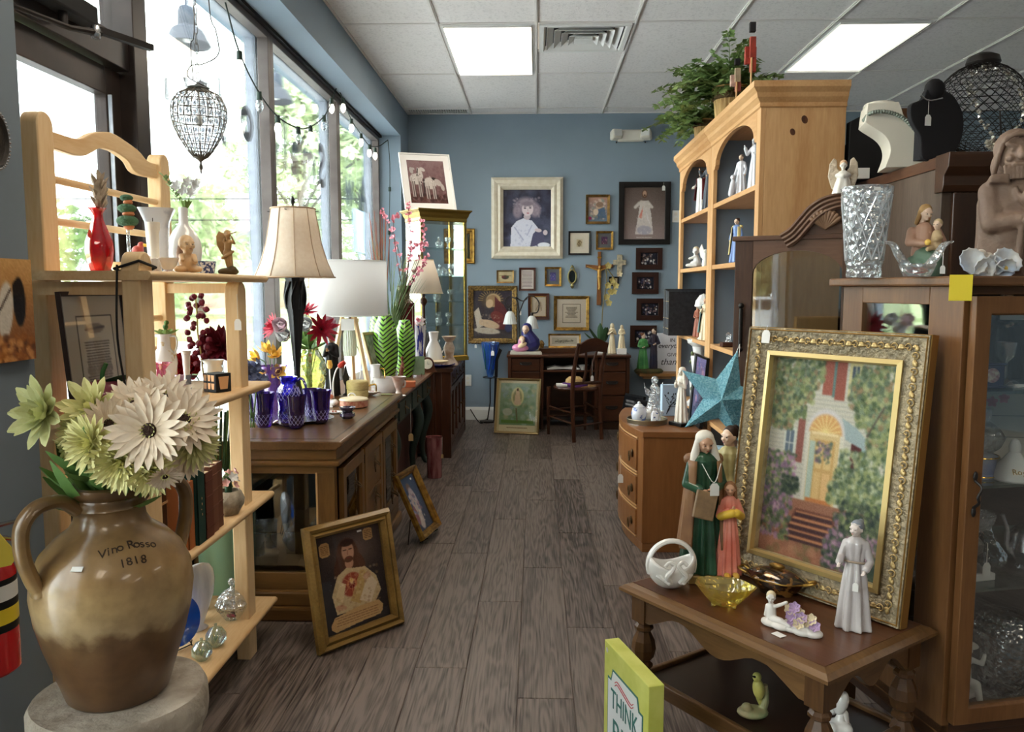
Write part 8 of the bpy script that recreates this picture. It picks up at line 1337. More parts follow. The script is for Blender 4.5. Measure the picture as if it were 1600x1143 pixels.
MB().cyl((.03,-.014,1.13),(.03,-.014,1.26),.007).ell((.03,-.014,1.27),.01).ell((.03,-.014,1.12),.009).cyl((.03,0,1.15),(.03,-.016,1.15),.005).cyl((.03,0,1.24),(.03,-.016,1.24),.005).o('handle',IRON,ac)
pdm=T('shell_pediment','carved walnut swan-neck pediment with a fan shell atop the arched cabinet','ornament',(.68,2.78,AT+.017),AR);P2=[(.15,.0),(.18,.02),(.21,.055),(.24,.09),(.28,.115),(.33,.125),(.39,.12),(.39,0)];MB().prism([(p.x,p.y)for p in bez([(x,y,0)for x,y in P2[:-1]],4)]+[(.39,0)],.0,.03).o('scroll_board',WAL_X,pdm,smooth=False)
for k in range(4):MB().tube([(p.x,-.004-.004*k,p.y-.012*k-.003)for p in bez([(x+.008*k,y,0)for x,y in P2[:-1]],4)],.007,6).o('moulding',WAL_X,pdm)
for k in range(9):a=R(-56+14*k);MB().cap((.29,-.008,.015),(.29+.05*sin(a),-.014,.015+.055*cos(a)),.004,.0085).o('shell_rib',mat('light_walnut_%d'%k,(128,96,70),.5),pdm)
c=Vector((.68,2.78,0))+_R(AR,3,'Z')@Vector((.335,.015,0));ag=T('bisque_angel','bisque angel with large upright wings perched on the carved pediment','figurine',(c.x,c.y,AT+.017+.126),R(-20));MB().lathe([(.02,0),(.03,0),(.026,.02),(.018,.05),(.02,.065),(.008,.075)],fold=lambda a,u:.15*cos(6*a)*(1-u)).cap((.018,0,.06),(0,-.022,.055),.007).cap((-.018,0,.06),(0,-.022,.055),.007).o('body',BISQ,ag,remesh=.0022);head(ag,.2,(0,-.004,.09),BISQ,mat('peach_tint',(214,176,140),.6),1,20);[MB().prism([(s*.004,.03),(s*.02,.012),(s*.034,.02),(s*.046,.06),(s*.042,.1),(s*.03,.118),(s*.02,.11),(s*.018,.085),(s*.006,.07)],.01,.018).o('wing',mat('aged_wing_%d'%s,(214,200,178),.6,n2=(190,170,146),ns=40,bump=.6,bs=90),ag,bev=.003)for s in(-1,1)]
SG=mat('teal_glitter',(96,168,190),.5,n2=(150,206,220),ns=160,nd=1,bump=1,bs=260);sc2=PY(1131,622,2.62);st=T('glitter_star','large teal glitter-covered barn star hanging from the arched cabinet handle','star',sc2,R(-22));r1,r2_=.165,.068;vs=[(0,-.045,0),(0,.0,0)]+[((r1 if i%2==0 else r2_)*sin(pi*i/5+R(14)),0,(r1 if i%2==0 else r2_)*cos(pi*i/5+R(14)))for i in range(10)]
MB().add(vs,[(0,2+i,2+(i+1)%10)for i in range(10)]+[(1,2+(i+1)%10,2+i)for i in range(10)]).o('star_body',SG,st,smooth=False)
hp_=Vector((.68,2.78,0))+_R(AR,3,'Z')@Vector((.03,-.02,1.14));v=_R(R(22),3,'Z')@(hp_-sc2);MB().tube([(.035,-.004,.15),v,(.045,.0,.14)],.0012,5).o('hanging_string',THREAD,st)
# ---------------------------------------------------------------- carved side table
TW_,TD=.653,.44;e1=Vector((.589,-.808,0)).normalized();TL_=PZ(967,908,.52);trz=math.atan2(e1.y,e1.x);tb=T('turned_leg_table','brown side table with turned octagonal legs and a lower shelf','table',(TL_.x,TL_.y,0),trz)
TT=wood('table_walnut',(78,46,30),(104,66,42),'x',.28,coat=.4,sc=6);TE=wood('table_edge',(84,58,34),(118,86,52),'x',.35,coat=.3);TLg=wood('table_leg',(66,42,24),(98,68,38),'z',.35,coat=.3)
m=MB();vs=[];pr=[(.012,.49),(0,.497),(.0,.505),(.012,.514),(.03,.52)]
for o_,z in pr:vs+=[(o_,o_,z),(TW_-o_,o_,z),(TW_-o_,TD-o_,z),(o_,TD-o_,z)]
m.add(vs,[(i*4+k,i*4+(k+1)%4,i*4+4+(k+1)%4,i*4+4+k)for i in range(4)for k in range(4)]+[(3,2,1,0)]);m.o('top_edge',TE,tb,smooth=False);MB().b2(.028,TW_-.028,.028,TD-.028,.500,.5205).o('top_board',TT,tb,smooth=False)
def apron(L_,M):n=24;MB().prism([(0,.49),(0,.42)]+[(L_*i/n,.42+.045*sin(pi*2*i/n)**2*(1 if .05<i/n<.95 else 0))for i in range(1,n)]+[(L_,.42),(L_,.49)],0,.018).o('scalloped_apron',TE,tb,M=M,smooth=False)
apron(TW_-.14,_T((.07,.03,0)));apron(TW_-.14,_T((.07,TD-.045,0)));apron(TD-.14,_T((.045,.07,0))@_R(R(90),4,'Z'));apron(TD-.14,_T((TW_-.03,.07,0))@_R(R(90),4,'Z'))
for x in(.05,TW_-.05):
 for y in(.05,TD-.05):MB().b2(x-.024,x+.024,y-.024,y+.024,.415,.49).lathe([(.024,.415),(.019,.408),(.026,.40),(.026,.392),(.018,.386),(.03,.36),(.034,.335),(.028,.31),(.017,.30),(.026,.292),(.026,.284),(.019,.278),(.032,.25),(.036,.215),(.02,.15),(.015,.12),(.024,.11),(.024,.10),(.02,.095)],c=(x,y,0),seg=8).b2(x-.024,x+.024,y-.024,y+.024,.03,.095).lathe([(.016,.0),(.022,.01),(.018,.03)],c=(x,y,0),seg=10).o('leg',TLg,tb,smooth=False)
LS=.255;MB().b2(.05,TW_-.05,.05,TD-.05,LS-.016,LS).o('lower_shelf',mat('dark_shelf_board',(44,29,22),.35),tb,smooth=False);[MB().b2(*q_,LS-.03,LS+.012).o('shelf_rim',TE,tb,bev=.004,smooth=False)for q_ in((.05,TW_-.05,.04,.056),(.05,TW_-.05,TD-.056,TD-.04),(.04,.056,.05,TD-.05),(TW_-.056,TW_-.04,.05,TD-.05))]
ZT=.5215
# the large painting
M,w_,h_=basis3(PZ(1145,885,ZT),PZ(1416,979,ZT),(1184,512));nw,nh=190,262;cv=Cv(nw,nh,(176,186,170),(150,120,90),31)
cv.r(0,0,1,.72,(196,190,170));[cv.l(0,y,1,y+.0,.0035,(150,150,146),.5)for y in np.arange(.02,.7,.022)]
cv.r(.42,.0,.50,.17,(168,88,70)).r(.52,.0,.60,.19,(160,82,66)).r(.50,0,.522,.18,(96,128,122)).r(.62,0,.72,.17,(206,192,130)).r(.645,.02,.695,.15,(70,84,100)).l(.67,.02,.67,.15,.006,(206,192,150)).l(.645,.085,.695,.085,.006,(206,192,150))
cv.r(.14,.35,.24,.50,(200,206,190)).r(.155,.365,.225,.49,(96,112,128)).l(.19,.36,.19,.49,.006,(210,210,196)).l(.15,.43,.23,.43,.006,(210,210,196)).r(.25,.3,.31,.52,(150,86,74)).r(.69,.36,.77,.55,(92,44,44)).r(.77,.38,.82,.56,(140,172,172)).p([(.60,.27),(.72,.31),(.84,.38),(.84,.42),(.64,.37)],(150,168,168))
cv.e(.48,.36,.165,.13,(206,200,200)).e(.48,.365,.145,.11,(222,160,90)).r(.33,.36,.63,.75,(210,204,184)).r(.355,.35,.60,.74,(216,182,120));[cv.l(.48,.355,.48+.12*cos(a),.355-.085*sin(a),.005,(240,214,130))for a in np.linspace(.2,2.94,9)]
cv.r(.375,.355,.585,.365,(236,210,150)).r(.40,.39,.57,.7,(206,160,90)).r(.42,.41,.475,.53,(222,184,116)).r(.49,.41,.55,.53,(222,184,116)).r(.42,.55,.475,.68,(220,176,106)).r(.36,.4,.41,.7,(150,190,190),.7).r(.49,.55,.55,.68,(226,176,110)).r(.37,.68,.58,.74,(206,120,60)).dab(60,(.42,.40,.54,.50),.016,[(96,84,96),(140,110,130),(90,110,90)])
cv.r(0,.70,1,1,(160,104,78));cv.dab(120,(0,.84,1,1),.05,[(176,112,84),(150,96,70),(190,130,96),(120,110,70)],.6);cv.p([(.3,.745),(.62,.745),(.66,.91),(.2,.91)],(120,70,56))
for k in range(5):y=.755+.032*k;cv.p([(.31-.022*k,y),(.6+.01*k,y),(.605+.01*k,y+.010),(.305-.022*k,y+.010)],(206,132,84)).p([(.305-.022*k,y+.010),(.605+.01*k,y+.010),(.61+.01*k,y+.028),(.295-.022*k,y+.028)],(78,50,54))
GG=[(104,122,74),(142,152,92),(70,92,62),(168,172,116),(120,140,108),(86,104,84)];MV=[(170,120,150),(150,104,140),(196,150,170),(120,96,120),(96,112,84),(76,96,76)];DKB=[(54,70,60),(70,84,66),(44,60,56),(96,108,80)]
for bxs in((-.02,-.02,.42,.14),(-.02,.05,.36,.22),(0,.2,.2,.36),(.08,.14,.3,.30),(.72,-.02,1.02,.30),(.64,.04,1,.22),(.80,.25,1.02,.45),(.7,.16,1.0,.3)):cv.dab(260,bxs,.022,GG+[(150,120,84)])
for bxs in((.58,.50,1.0,.66),(.62,.42,1,.58),(.55,.58,.95,.68)):cv.dab(330,bxs,.02,GG+[(184,190,150)])
for bxs in((0,.48,.26,.62),(0,.66,.26,.92),(.02,.62,.2,.84)):cv.dab(330,bxs,.02,MV+GG[:3])
for bxs in((.58,.80,.98,.98),(.62,.72,1.0,.92),(.56,.86,.75,.98)):cv.dab(380,bxs,.02,MV+DKB)
cv.dab(260,(.66,.66,1.0,.80),.022,DKB+GG[:2]).dab(120,(.16,.60,.3,.68),.02,DKB).dab(120,(.78,.92,1,1),.02,DKB).l(.9,.2,.8,.34,.012,(90,80,70))
for _ in range(2):cv.a[1:-1,1:-1]=(cv.a[1:-1,1:-1]*2+cv.a[2:,1:-1]+cv.a[:-2,1:-1]+cv.a[1:-1,2:]+cv.a[1:-1,:-2])/6
g_=cv.a.mean(2,keepdims=True);cv.a=(cv.a*.8+g_*.2)*.96;cv.noise(5)  # colours softened and greyed to imitate glare over the painting
AG2=mat('champagne_gilt',(158,142,112),.42,.35,n2=(118,106,84),ns=60,bump=.7,bs=90);pt=framed('cottage_painting','large gold-framed painting of a house door, steps and garden leaning on the side table',M,w_,h_,.066,AG2,cv,.038,0,pm_=PAINT,gl=False,fm2=mat('pale_gold_slip',(196,180,140),.5,.15,n2=(168,150,110),ns=50))
MB().frame(w_-.126,h_-.126,[(0,-.018),(0,-.03),(.012,-.034),(.016,-.02)],M=_T((0,0,.063))).o('gold_bead',mat('gold_bead_metal',(206,180,120),.35,.45),pt,smooth=False);MB().frame(w_+.004,h_+.004,[(0,.0),(0,-.03),(.008,-.04),(.012,-.03),(.012,0)],M=_T((0,0,-.002))).o('outer_bead',mat('outer_gold',(172,132,70),.35,.6),pt,smooth=False)
sc_=MB().tube([(0,0,0)]+[(.010*cos(a)*(1-a/9),0,.012*sin(a)*(1-a/9))for a in np.linspace(0,7,14)],.0018,5).ell((.018,0,0),(.009,.003,.005),seg=6).ell((-.016,0,.004),(.007,.003,.005),seg=6).mesh('carved_scroll');sc_.materials.append(mat('worn_scroll_gilt',(186,160,108),.35,.6))
for i in range(13):x=-w_/2+.05+(w_-.1)*i/12;[inst(sc_,'carved_scroll',pt,_T((x,-.034,z))@_D((1 if i<6.5 else-1,1,1,1)))for z in(.033,h_-.033)]
for i in range(17):z=.05+(h_-.1)*i/16;[inst(sc_,'carved_scroll',pt,_T((s*(w_/2-.033),-.034,z))@_R(R(90),4,'Y'))for s in(-1,1)]
price_tag(pt,(-w_/2+.068,-.05,h_+.004),.026,.012,h=.036)
# figures and dishes on the side table
GRG=mat('deep_green_gown',(30,66,48),.3,n2=(52,92,66),ns=14,coat=.3);COR=mat('coral_gown',(222,120,100),.35,n2=(240,160,140),ns=16);c=PZ(1106,903,ZT);t=T('mother_and_girl_statue','painted statue of a white-veiled woman in green with a coral-dressed girl','statue',c,R(4));MB().prism([(-.066,-.045),(.06,-.05),(.075,.0),(.065,.045),(-.066,.045)],0,.024,'xy').o('plinth',mat('gilded_plinth',(150,124,74),.45,.3),t,bev=.003,smooth=False)
z0=.024;h=PY(1100,673,c.y).z-ZT-z0;n0=set(t.children);figure(t,h,GRG,SKIN,None,veil=mat('white_veil_paint',(232,226,214),.4),mantle=mat('brown_lined_cloak',(112,74,48),.5,n2=(150,110,70),ns=8),arms='hold',w=.95,folds=11,seed=31,z0=z0,tilt=14,turn=8,fine=True)
for o in set(t.children)-n0:o.location.x-=.018
MB().box((-.035,-.075,.60*h+z0-.03),(.055,.02,.075),(R(-12),R(12),R(-8))).o('open_tablet',mat('old_gold_book',(150,120,84),.5,n2=(110,86,60),ns=30),t,bev=.003,smooth=False);n0=set(t.children);figure(t,h*.66,COR,SKIN,mat('light_brown_hair',(150,104,64),.5,n2=(120,80,50),ns=40),arms='pray',w=.82,folds=12,seed=32,z0=z0,turn=-20,fine=True)
for o in set(t.children)-n0:o.location.x+=.046;o.location.y-=.032
for s in(-1,1):MB().cap((.046+s*.028,-.045,h*.66*.64+z0),(.046+s*.006,-.072,h*.66*.70+z0),.0115,.012).o('yellow_sleeve',mat('yellow_sleeve_%d'%s,(226,186,60),.4),t)
for s in(-1,1):MB().ell((.046+s*.012,-.066,z0+.007),(.009,.016,.007)).o('shoe',YL,t)
MB().tube(bez([(-.04,-.055,h*.8+z0),(-.012,-.075,h*.68+z0),(.012,-.055,h*.8+z0)],5),.0012).o('tag_string',THREAD,t);price_tag(t,(-.012,-.082,h*.68+z0),.024,.0,h=.034)
M3=TL_+_R(trz,3,'Z')@Vector((.035,.415,0));t=T('draped_lady_statue','statue of a dark-haired lady in a pale yellow drape behind the mother and girl','statue',(XA(1139,M3.y,.8),M3.y,ZT),R(-20));figure(t,.40,mat('pale_yellow_drape',(206,196,140),.4,n2=(170,160,110),ns=18),SKINP,mat('black_brown_hair',(50,34,26),.5),mantle=mat('dusty_blue',(120,150,170),.4),arms='down',hl='bun',w=.85,seed=33,fine=True,turn=-35)
c=PZ(1048,918,ZT);r=.0665;t=T('swan_basket','white porcelain ring-shaped basket moulded with two swans','basket',c,R(8));g=MB();n=30
def sph(a,b):return(r*sin(a)*cos(b),r*.72*sin(a)*sin(b),r-r*cos(a))
lip=lambda b:1.75+.22*cos(2*b)-.45*abs(cos(b))**6*0;vs=[];N2=14
for i in range(N2+1):
 for j in range(n):b=2*pi*j/n;vs.append(sph(max(.02,lip(b)*i/N2+(.0 if i<N2 else 0)),b))
g.add(vs,[(i*n+j,i*n+(j+1)%n,(i+1)*n+(j+1)%n,(i+1)*n+j)for i in range(N2)for j in range(n)]);o_=g.o('bowl',PORC,t);sd=o_.modifiers.new('thick','SOLIDIFY');sd.thickness=.005
MB().tube([(r*.97*cos(a),0,r+r*.97*sin(a))for a in np.linspace(-.35,pi+.35,24)],.011,8,flat=.6).o('ring_handle',PORC,t)
for s in(-1,1):MB().tube(bez([(s*.012,-.040,.028),(s*.026,-.050,.05),(s*.014,-.050,.064),(s*.006,-.046,.078),(s*.018,-.044,.086),(s*.03,-.044,.076)],4),[.007]*8+[.006]*8+[.005]*5).o('swan_neck',PORC,t);[MB().cap((s*(.02+.006*k),-.046+.003*k,.03+.004*k),(s*(.048+.002*k),-.03+.005*k,.045+.010*k),.006,.003).o('wing_feather',PORC,t)for k in range(3)]
YD=glass('yellow_depression_glass',(246,236,160),.10,.05,.3,50,body=.15,bodycol=(226,206,120),edge=.4);c=PZ(1131,946,ZT);t=T('yellow_glass_dish','lobed yellow pressed-glass dish on small feet at the table front','dish',c,R(-20));MB().lathe([(0,.008),(.03,.006),(.034,.01),(.05,.03),(.066,.052),(.07,.058),(.066,.056),(.045,.03),(0,.012)],seg=48,sx=1.08,sy=.75,fold=lambda a,u:.09*cos(5*a)*u,cap=False).o('dish_bowl',YD,t);[MB().ell((.03*cos(a),.022*sin(a),.004),.006,seg=8).o('foot',YD,t)for a in(.5,2.6,3.7,5.8)]
BG=mat('bronze_black_glaze',(46,30,18),.12,.3,n2=(150,104,52),ns=36,coat=1,lo=.55,hi=.62);c=PZ(1210,930,ZT);t=T('gilt_covered_dish','oval dark bronze covered dish with gilt scroll decoration','dish',c+Vector((.01,.02,0)),R(-38));MB().lathe([(0,0),(.04,0),(.042,.006),(.056,.02),(.07,.038),(.074,.042),(.068,.042)],sx=1.1,sy=.7,fold=lambda a,u:.04*cos(6*a)*u,seg=48,cap=False).o('dish_body',BG,t);MB().lathe([(.072,.044),(.068,.05),(.045,.062),(.02,.067),(0,.068)],sx=1.1,sy=.7,fold=lambda a,u:.04*cos(6*a)*(1-u),seg=48,cap=False).o('lid',BG,t);MB().ell((0,0,.074),(.022,.008,.008)).o('knob',GOLD,t);[MB().tube(bez([(s*.072,.012,.04),(s*.098,.012,.05),(s*.1,-.012,.05),(s*.072,-.012,.04)],4),.004).o('handle',GOLD,t)for s in(-1,1)];MB().tube([(.0805*cos(a)*(1+.04*cos(6*a)),.0515*sin(a)*(1+.04*cos(6*a)),.043)for a in[2*pi*k/48 for k in range(48)]],.0022,closed=True).o('gilt_rim',GOLD,t)
BW=mat('cherub_bisque',(226,220,214),.45);LIL=mat('lilac_glaze',(188,160,196),.4);ru_=lambda a,b:rg.uniform(a,b)
c=PZ(1234,984,ZT);t=T('cherub_with_flowers','white bisque cherub lying by a bank of lilac flowers on the table','figurine',c,R(-38));g=MB();[g.ell((x,y,.008),(.026,.02,.011))for x,y in((-.045,0),(-.02,-.005),(.005,0),(.03,-.005),(.052,0))];g.ell((.03,0,.018),(.024,.016,.012));rg=random.Random(8);[g.ell((ru_(-.06,.066),ru_(-.016,.014),ru_(.006,.018)),ru_(.004,.008),seg=8)for _ in range(40)];g.o('rocky_base',BW,t,remesh=.0018,sm=1);MB().cap((-.045,0,.02),(-.046,0,.045),.012,.011).cap((-.036,-.002,.05),(-.02,-.008,.06),.005,.0045).cap((-.02,-.008,.06),(-.008,-.006,.068),.0045,.004).cap((-.055,-.002,.048),(-.058,-.006,.025),.005,.004).cap((-.042,-.004,.018),(-.018,-.012,.022),.010,.008).cap((-.018,-.012,.022),(.004,-.014,.016),.007,.005).o('cherub_body',BW,t,remesh=.0018,sm=2);head(t,.19,(-.047,-.002,.068),BW,CREAMC,1,0,20,'short',True)
lp_=petal_mesh(.014,.012,LIL,.4,.4);cp_=petal_mesh(.014,.012,mat('cream_petal_glaze',(230,214,180),.4),.4,.4);[[inst(lp_ if i%2 else cp_,'petal',t,aim(p,(.2,-1,.6),j*1.05))for j in range(6)]for i,p in enumerate(((.0,-.002,.052),(.012,-.006,.06),(.022,-.002,.048),(.03,-.008,.04),(.042,-.004,.034),(.006,-.01,.04),(.05,-.002,.04),(.012,-.014,.03),(.026,-.016,.028),(.06,-.006,.028)))];MB().tube([(.0,0,.02),(.006,0,.05),(.02,0,.055)],.003).tube([(.02,0,.02),(.035,0,.04)],.003).o('flower_stem',BW,t);MB().b2(-.014,.014,-.01,.01,0,.0012).o('price_tag',PAPER,t,M=_T((-.01,-.042,0))@_R(R(-20),4,'Z'),smooth=False)
LG=mat('grey_lilac_glaze',(184,176,176),.22,n2=(200,194,192),ns=8,coat=.4);c=PZ(1332,980,ZT);h=PY(1325,812,c.y).z-ZT;t=T('grey_lady_figurine','tall glazed lady in a long pale grey dress and hat before the painting','figurine',c,R(-28));figure(t,h*1.0,LG,mat('glazed_flesh',(214,200,192),.2,coat=.4),mat('grey_hair_glaze',(120,126,136),.25),arms='walk',hl='bun',w=.9,folds=8,seed=41,fine=True,turn=-25);k=h;MB().lathe([(.03*k,0),(.052*k,-.004*k),(.05*k,.004*k),(.03*k,.012*k),(.0,.02*k)],c=(0,0,.965*k),cap=False).o('hat',LG,t);MB().tube([(.084*k*cos(a),.066*k*sin(a)-.004,.62*k-.012*k*sin(a))for a in[2*pi*j/24 for j in range(24)]],.0026,closed=True).o('belt',mat('taupe_belt',(150,134,116),.3),t);price_tag(t,(.006,-.085*k-.012,.58*k),.013,.03)
# under the table
c=Vector((XA(1184,1.93,.3),1.93,LS+.001));BYL=mat('bird_yellow_green',(206,196,110),.4,n2=(170,170,90),ns=20);t=T('yellow_bird_figurine','yellow porcelain bird on a branch on the lower shelf of the side table','figurine',c);MB().ell((-.012,0,.012),(.04,.03,.014)).tube(bez([(.012,0,.01),(.02,0,.05),(.016,0,.085)],4),[.010]*4+[.008]*5).ell((-.03,-.01,.03),(.014,.01,.012)).o('branch_base',mat('branch_green_tan',(170,150,110),.5,n2=(140,156,110),ns=20),t,remesh=.003);MB().ell((0,-.004,.075),(.015,.017,.03),(R(12),R(-10),0)).ell((-.006,-.008,.108),(.0115,.012,.012)).cap((.004,.004,.05),(.016,.01,.012),.009,.004).o('bird_body',BYL,t,remesh=.0022,sm=2);MB().cap((-.014,-.016,.112),(-.024,-.024,.118),.003,.001).o('beak',IRON,t)
for px_,Y_,q,s in((1310,1.86,'larger',1.0),(1290,1.95,'smaller',.8)):t=T('white_bird_figurine',q+' white porcelain bird on a flowered stump beneath the side table corner','figurine',(XA(px_,Y_,.3),Y_,LS+.001),0,'white porcelain birds');t.scale=(s,)*3;MB().ell((0,0,.016),(.034,.026,.02)).ell((-.02,-.015,.02),.014).ell((.016,-.016,.018),.014).cap((0,0,.02),(.006,0,.045),.014,.010).o('stump',PORC,t,remesh=.003);MB().ell((.004,-.002,.078),(.017,.018,.032),(R(8),R(14),0)).ell((-.006,-.006,.108),.012).cap((.014,0,.05),(.024,.0,.014),.010,.005).cap((-.014,-.012,.11),(-.024,-.018,.115),.003,.001).o('bird_body',PORC,t,remesh=.0022,sm=2)
# THINK BIG block
A_=Vector((XA(945,2.02,.45),2.02,0));B_=Vector((XA(1014,1.77,.43),1.77,0));d=B_-A_;w_=d.length;t=T('think_big_block','lime green wooden block sign reading THINK BIG on the floor','sign',(A_+B_)/2,math.atan2(d.y,d.x));zt=PY(945,998,2.02).z;LIM=mat('lime_paint',(188,192,84),.6,n2=(206,208,110),ns=14);MB().b2(-w_/2,w_/2,0,.04,0,zt).o('block',LIM,t,bev=.002,smooth=False)
def plq(k):x,z0_,z1=.105-k,.03+k,zt-.055-k;return[(-x,z0_+.03),(-x+.02,z0_+.03),(-x+.03,z0_),(x-.03,z0_),(x-.02,z0_+.03),(x,z0_+.03),(x,z1-.03),(x-.02,z1-.03),(x-.03,z1),(-x+.03,z1),(-x+.02,z1-.03),(-x,z1-.03)]
TEAL=mat('teal_print',(52,112,104),.6);MB().prism(plq(0),-.001,0).o('teal_border',TEAL,t,smooth=False);MB().prism(plq(.005),-.002,-.0005).o('white_plaque',mat('white_print',(222,226,226),.6),t,smooth=False)
REDP=mat('red_print',(190,70,76),.6)
for s_,z,sz2 in(('THINK',zt-.155,.058),('BIG',zt-.245,.092)):o_=text_mesh(s_,sz2,TEAL,t,_T((0,-.0025,z))@FRONT@_D((.92 if s_=='THINK' else 1,1.25 if s_=='THINK' else 1,1,1)),.0005)
for z in(zt-.082,zt-.275):MB().tube(bez([(-.055,-.003,z),(-.04,-.003,z+.008),(0,-.003,z),(.04,-.003,z-.008),(.055,-.003,z)],5),.0012,5).tube(bez([(-.055,-.003,z-.008),(-.04,-.003,z),(0,-.003,z-.008),(.04,-.003,z-.016),(.055,-.003,z-.008)],5),.0012,5).o('printed_ribbon',REDP,t)
MB().lathe([(0,0),(.007,0)],M=_T((-w_/2+.02,-.0012,zt-.02))@_R(R(90),4,'X')).o('price_dot',PAPER,t)
# ---------------------------------------------------------------- display cabinet at the right edge
C0=Vector((.985,1.87,0));CR=math.atan2(.214,.977);dc=T('display_cabinet','tall oak display cabinet with glass door and shelves of china, right edge','cabinet',C0,CR);CW_,CD=.75,.48
def cb(nm,x0,x1,y0,y1,z0,z1,m,bev=.002):return MB().b2(x0,x1,y0,y1,z0,z1).o(nm,m,dc,bev=bev,smooth=False)
cl_=lambda x,y,z:C0+_R(CR,3,'Z')@Vector((x,y,z))
cb('top_slab',-.03,CW_,-.03,CD+.02,1.335,1.358,CAB_X,.005);cb('corner_post',0,.022,0,.115,.22,1.335,CAB_Z);cb('corner_post',0,.022,CD-.1,CD,.22,1.335,CAB_Z);cb('side_rail',0,.022,.115,CD-.1,1.29,1.335,CAB_Z);cb('side_rail',0,.022,.115,CD-.1,.22,.33,CAB_Z)
cb('side_glass',.008,.012,.11,CD-.095,.33,1.29,glass('side_mirror_glass',(236,240,240),.08),0);cb('back_panel',0,CW_,CD-.012,CD,.22,1.335,mat('near_black_back',(24,17,14),.6));cb('floor_panel',0,CW_,0,CD,.25,.275,DK_X);cb('base',0,CW_,.02,CD-.01,.2,.25,DK_X)
for x,y in((.02,.03),(.02,CD-.06),(CW_-.05,.03),(CW_-.05,CD-.06)):cb('foot',x,x+.04,y,y+.04,0,.2,CAB_Z)
cb('frieze_rail',.02,CW_,.004,.022,1.315,1.335,CAB_X)
dz0,dz1=.285,1.312;dr_=MB().frame(.69,dz1-dz0,[(0,0),(0,-.022),(.04,-.022),(.044,-.014),(.044,0)]).o('door',CAB_Z,dc,M=_T((.012+.345,-.004,dz0)),smooth=False,bev=.002);MB().b2(-.305,.305,-.010,-.007,.04,dz1-dz0-.04).o('door_glass',glass('cabinet_door_glass',(246,248,248),.008,edge=.25),dr_,smooth=False)
MB().tube(bez([(-.326,-.024,.60),(-.320,-.04,.585),(-.331,-.042,.565),(-.326,-.04,.55),(-.326,-.024,.535)],4),.0035).ell((-.326,-.025,.61),(.006,.004,.012)).ell((-.326,-.025,.525),(.006,.004,.012)).o('handle',IRON,dr_)
SH=(1.085,.857,.60);[cb('glass_shelf',.024,CW_-.01,.02,CD-.015,z-.007,z,cg_,0)for z in SH]
MB().b2(-.024,.024,-.0325,-.0315,-.028,.03).o('yellow_note',mat('yellow_note',(240,214,60),.6),dc,M=_T((-.062,.0,1.33))@_R(R(-20),4,'Z')@_T((.03,.0,0)),smooth=False)
def cin(px_,Y,z):return at(px_,Y,z+.001)
S1,S2,S3_,S0=SH+(.275,)
t=T('nun_doll','porcelain-faced doll in black habit at the back of the top glass shelf','doll',cin(1566,2.2,S1),R(-10));figure(t,.24,MATBLK,SKINP,mat('grey_doll_hair',(130,120,110),.8),arms='hold',w=1.2,seed=51,fine=True);MB().b2(-.03,.03,-.045,-.04,.16,.19).o('collar',PORC,t,bev=.004)
lathed('silver_goblet','engraved silver goblet on the top glass shelf','goblet',cin(1568,2.02,S1),[(0,0),(.026,0),(.024,.006),(.006,.02),(.006,.06),(.02,.075),(.024,.11),(.021,.11),(.01,.08)],SILVER);t=T('blue_clock','small cobalt china box clock with a round gilt-edged medallion','clock',cin(1540,1.98,S1),R(5));COB=mat('cobalt_glaze',(22,26,76),.15,coat=.6);MB().b2(-.034,.034,-.02,.02,.006,.058).b2(-.038,.038,-.024,.024,0,.008).b2(-.038,.038,-.024,.024,.056,.064).o('clock_case',COB,t,bev=.003);MB().lathe([(0,0),(.017,0),(.018,.003),(0,.004)],M=_T((0,-.0205,.033))@_R(R(90),4,'X')).o('medallion',mat('rose_medallion',(214,206,196),.3,n2=(150,90,110),ns=90),t)
lathed('mirrored_vase','small silvered vase at the left of the top glass shelf','vase',cin(1516,2.06,S1),[(0,0),(.02,0),(.026,.03),(.016,.07),(.02,.1),(.018,.1)],SILVER);lathed('teal_bottle','squat teal glass bottle behind the blue clock','bottle',cin(1510,2.18,S1),[(0,0),(.03,0),(.035,.04),(.02,.07),(.012,.09),(.014,.1)],glass('teal_bottle_glass',(110,170,170),.12,body=.3,bodycol=(50,110,110)))
t=T('jewelry_pieces','silver bangles and chain with white tags by the goblet','jewelry',cin(1585,1.97,S1));MB().tube([(.02*cos(a),.02*sin(a),.004)for a in[2*pi*k/20 for k in range(20)]],.003,closed=True).tube(bez([(-.03,0,.002),(-.01,-.01,.02),(.02,0,.003)],5),.002).o('bangle',SILVER,t);MB().b2(-.01,.012,-.018,-.012,0,.012).o('price_tag',PAPER,t)
RT=mat('rose_tile',(222,216,208),.3,coat=.3);t=T('rose_box','white tile panel with pink roses at the back of the second shelf','panel',cin(1580,2.22,S2),R(-4));MB().b2(-.10,.07,0,.02,0,.19).o('panel_body',RT,t,bev=.002,smooth=False);[[inst(petal_mesh(.016,.012,mat('tile_rose_%d'%i,(206,120,140),.4),.1,.2),'painted_petal',t,aim((x,-.0015,z),(0,-1,0),j*1.25))for j in range(5)]for i,(x,z)in enumerate(((-.06,.16),(-.085,.12),(-.03,.17)))];[MB().b2(-.10,.07,-.0008,0,z,z+.0015).o('tile_line',GRB,t,smooth=False)for z in(.06,.12)]
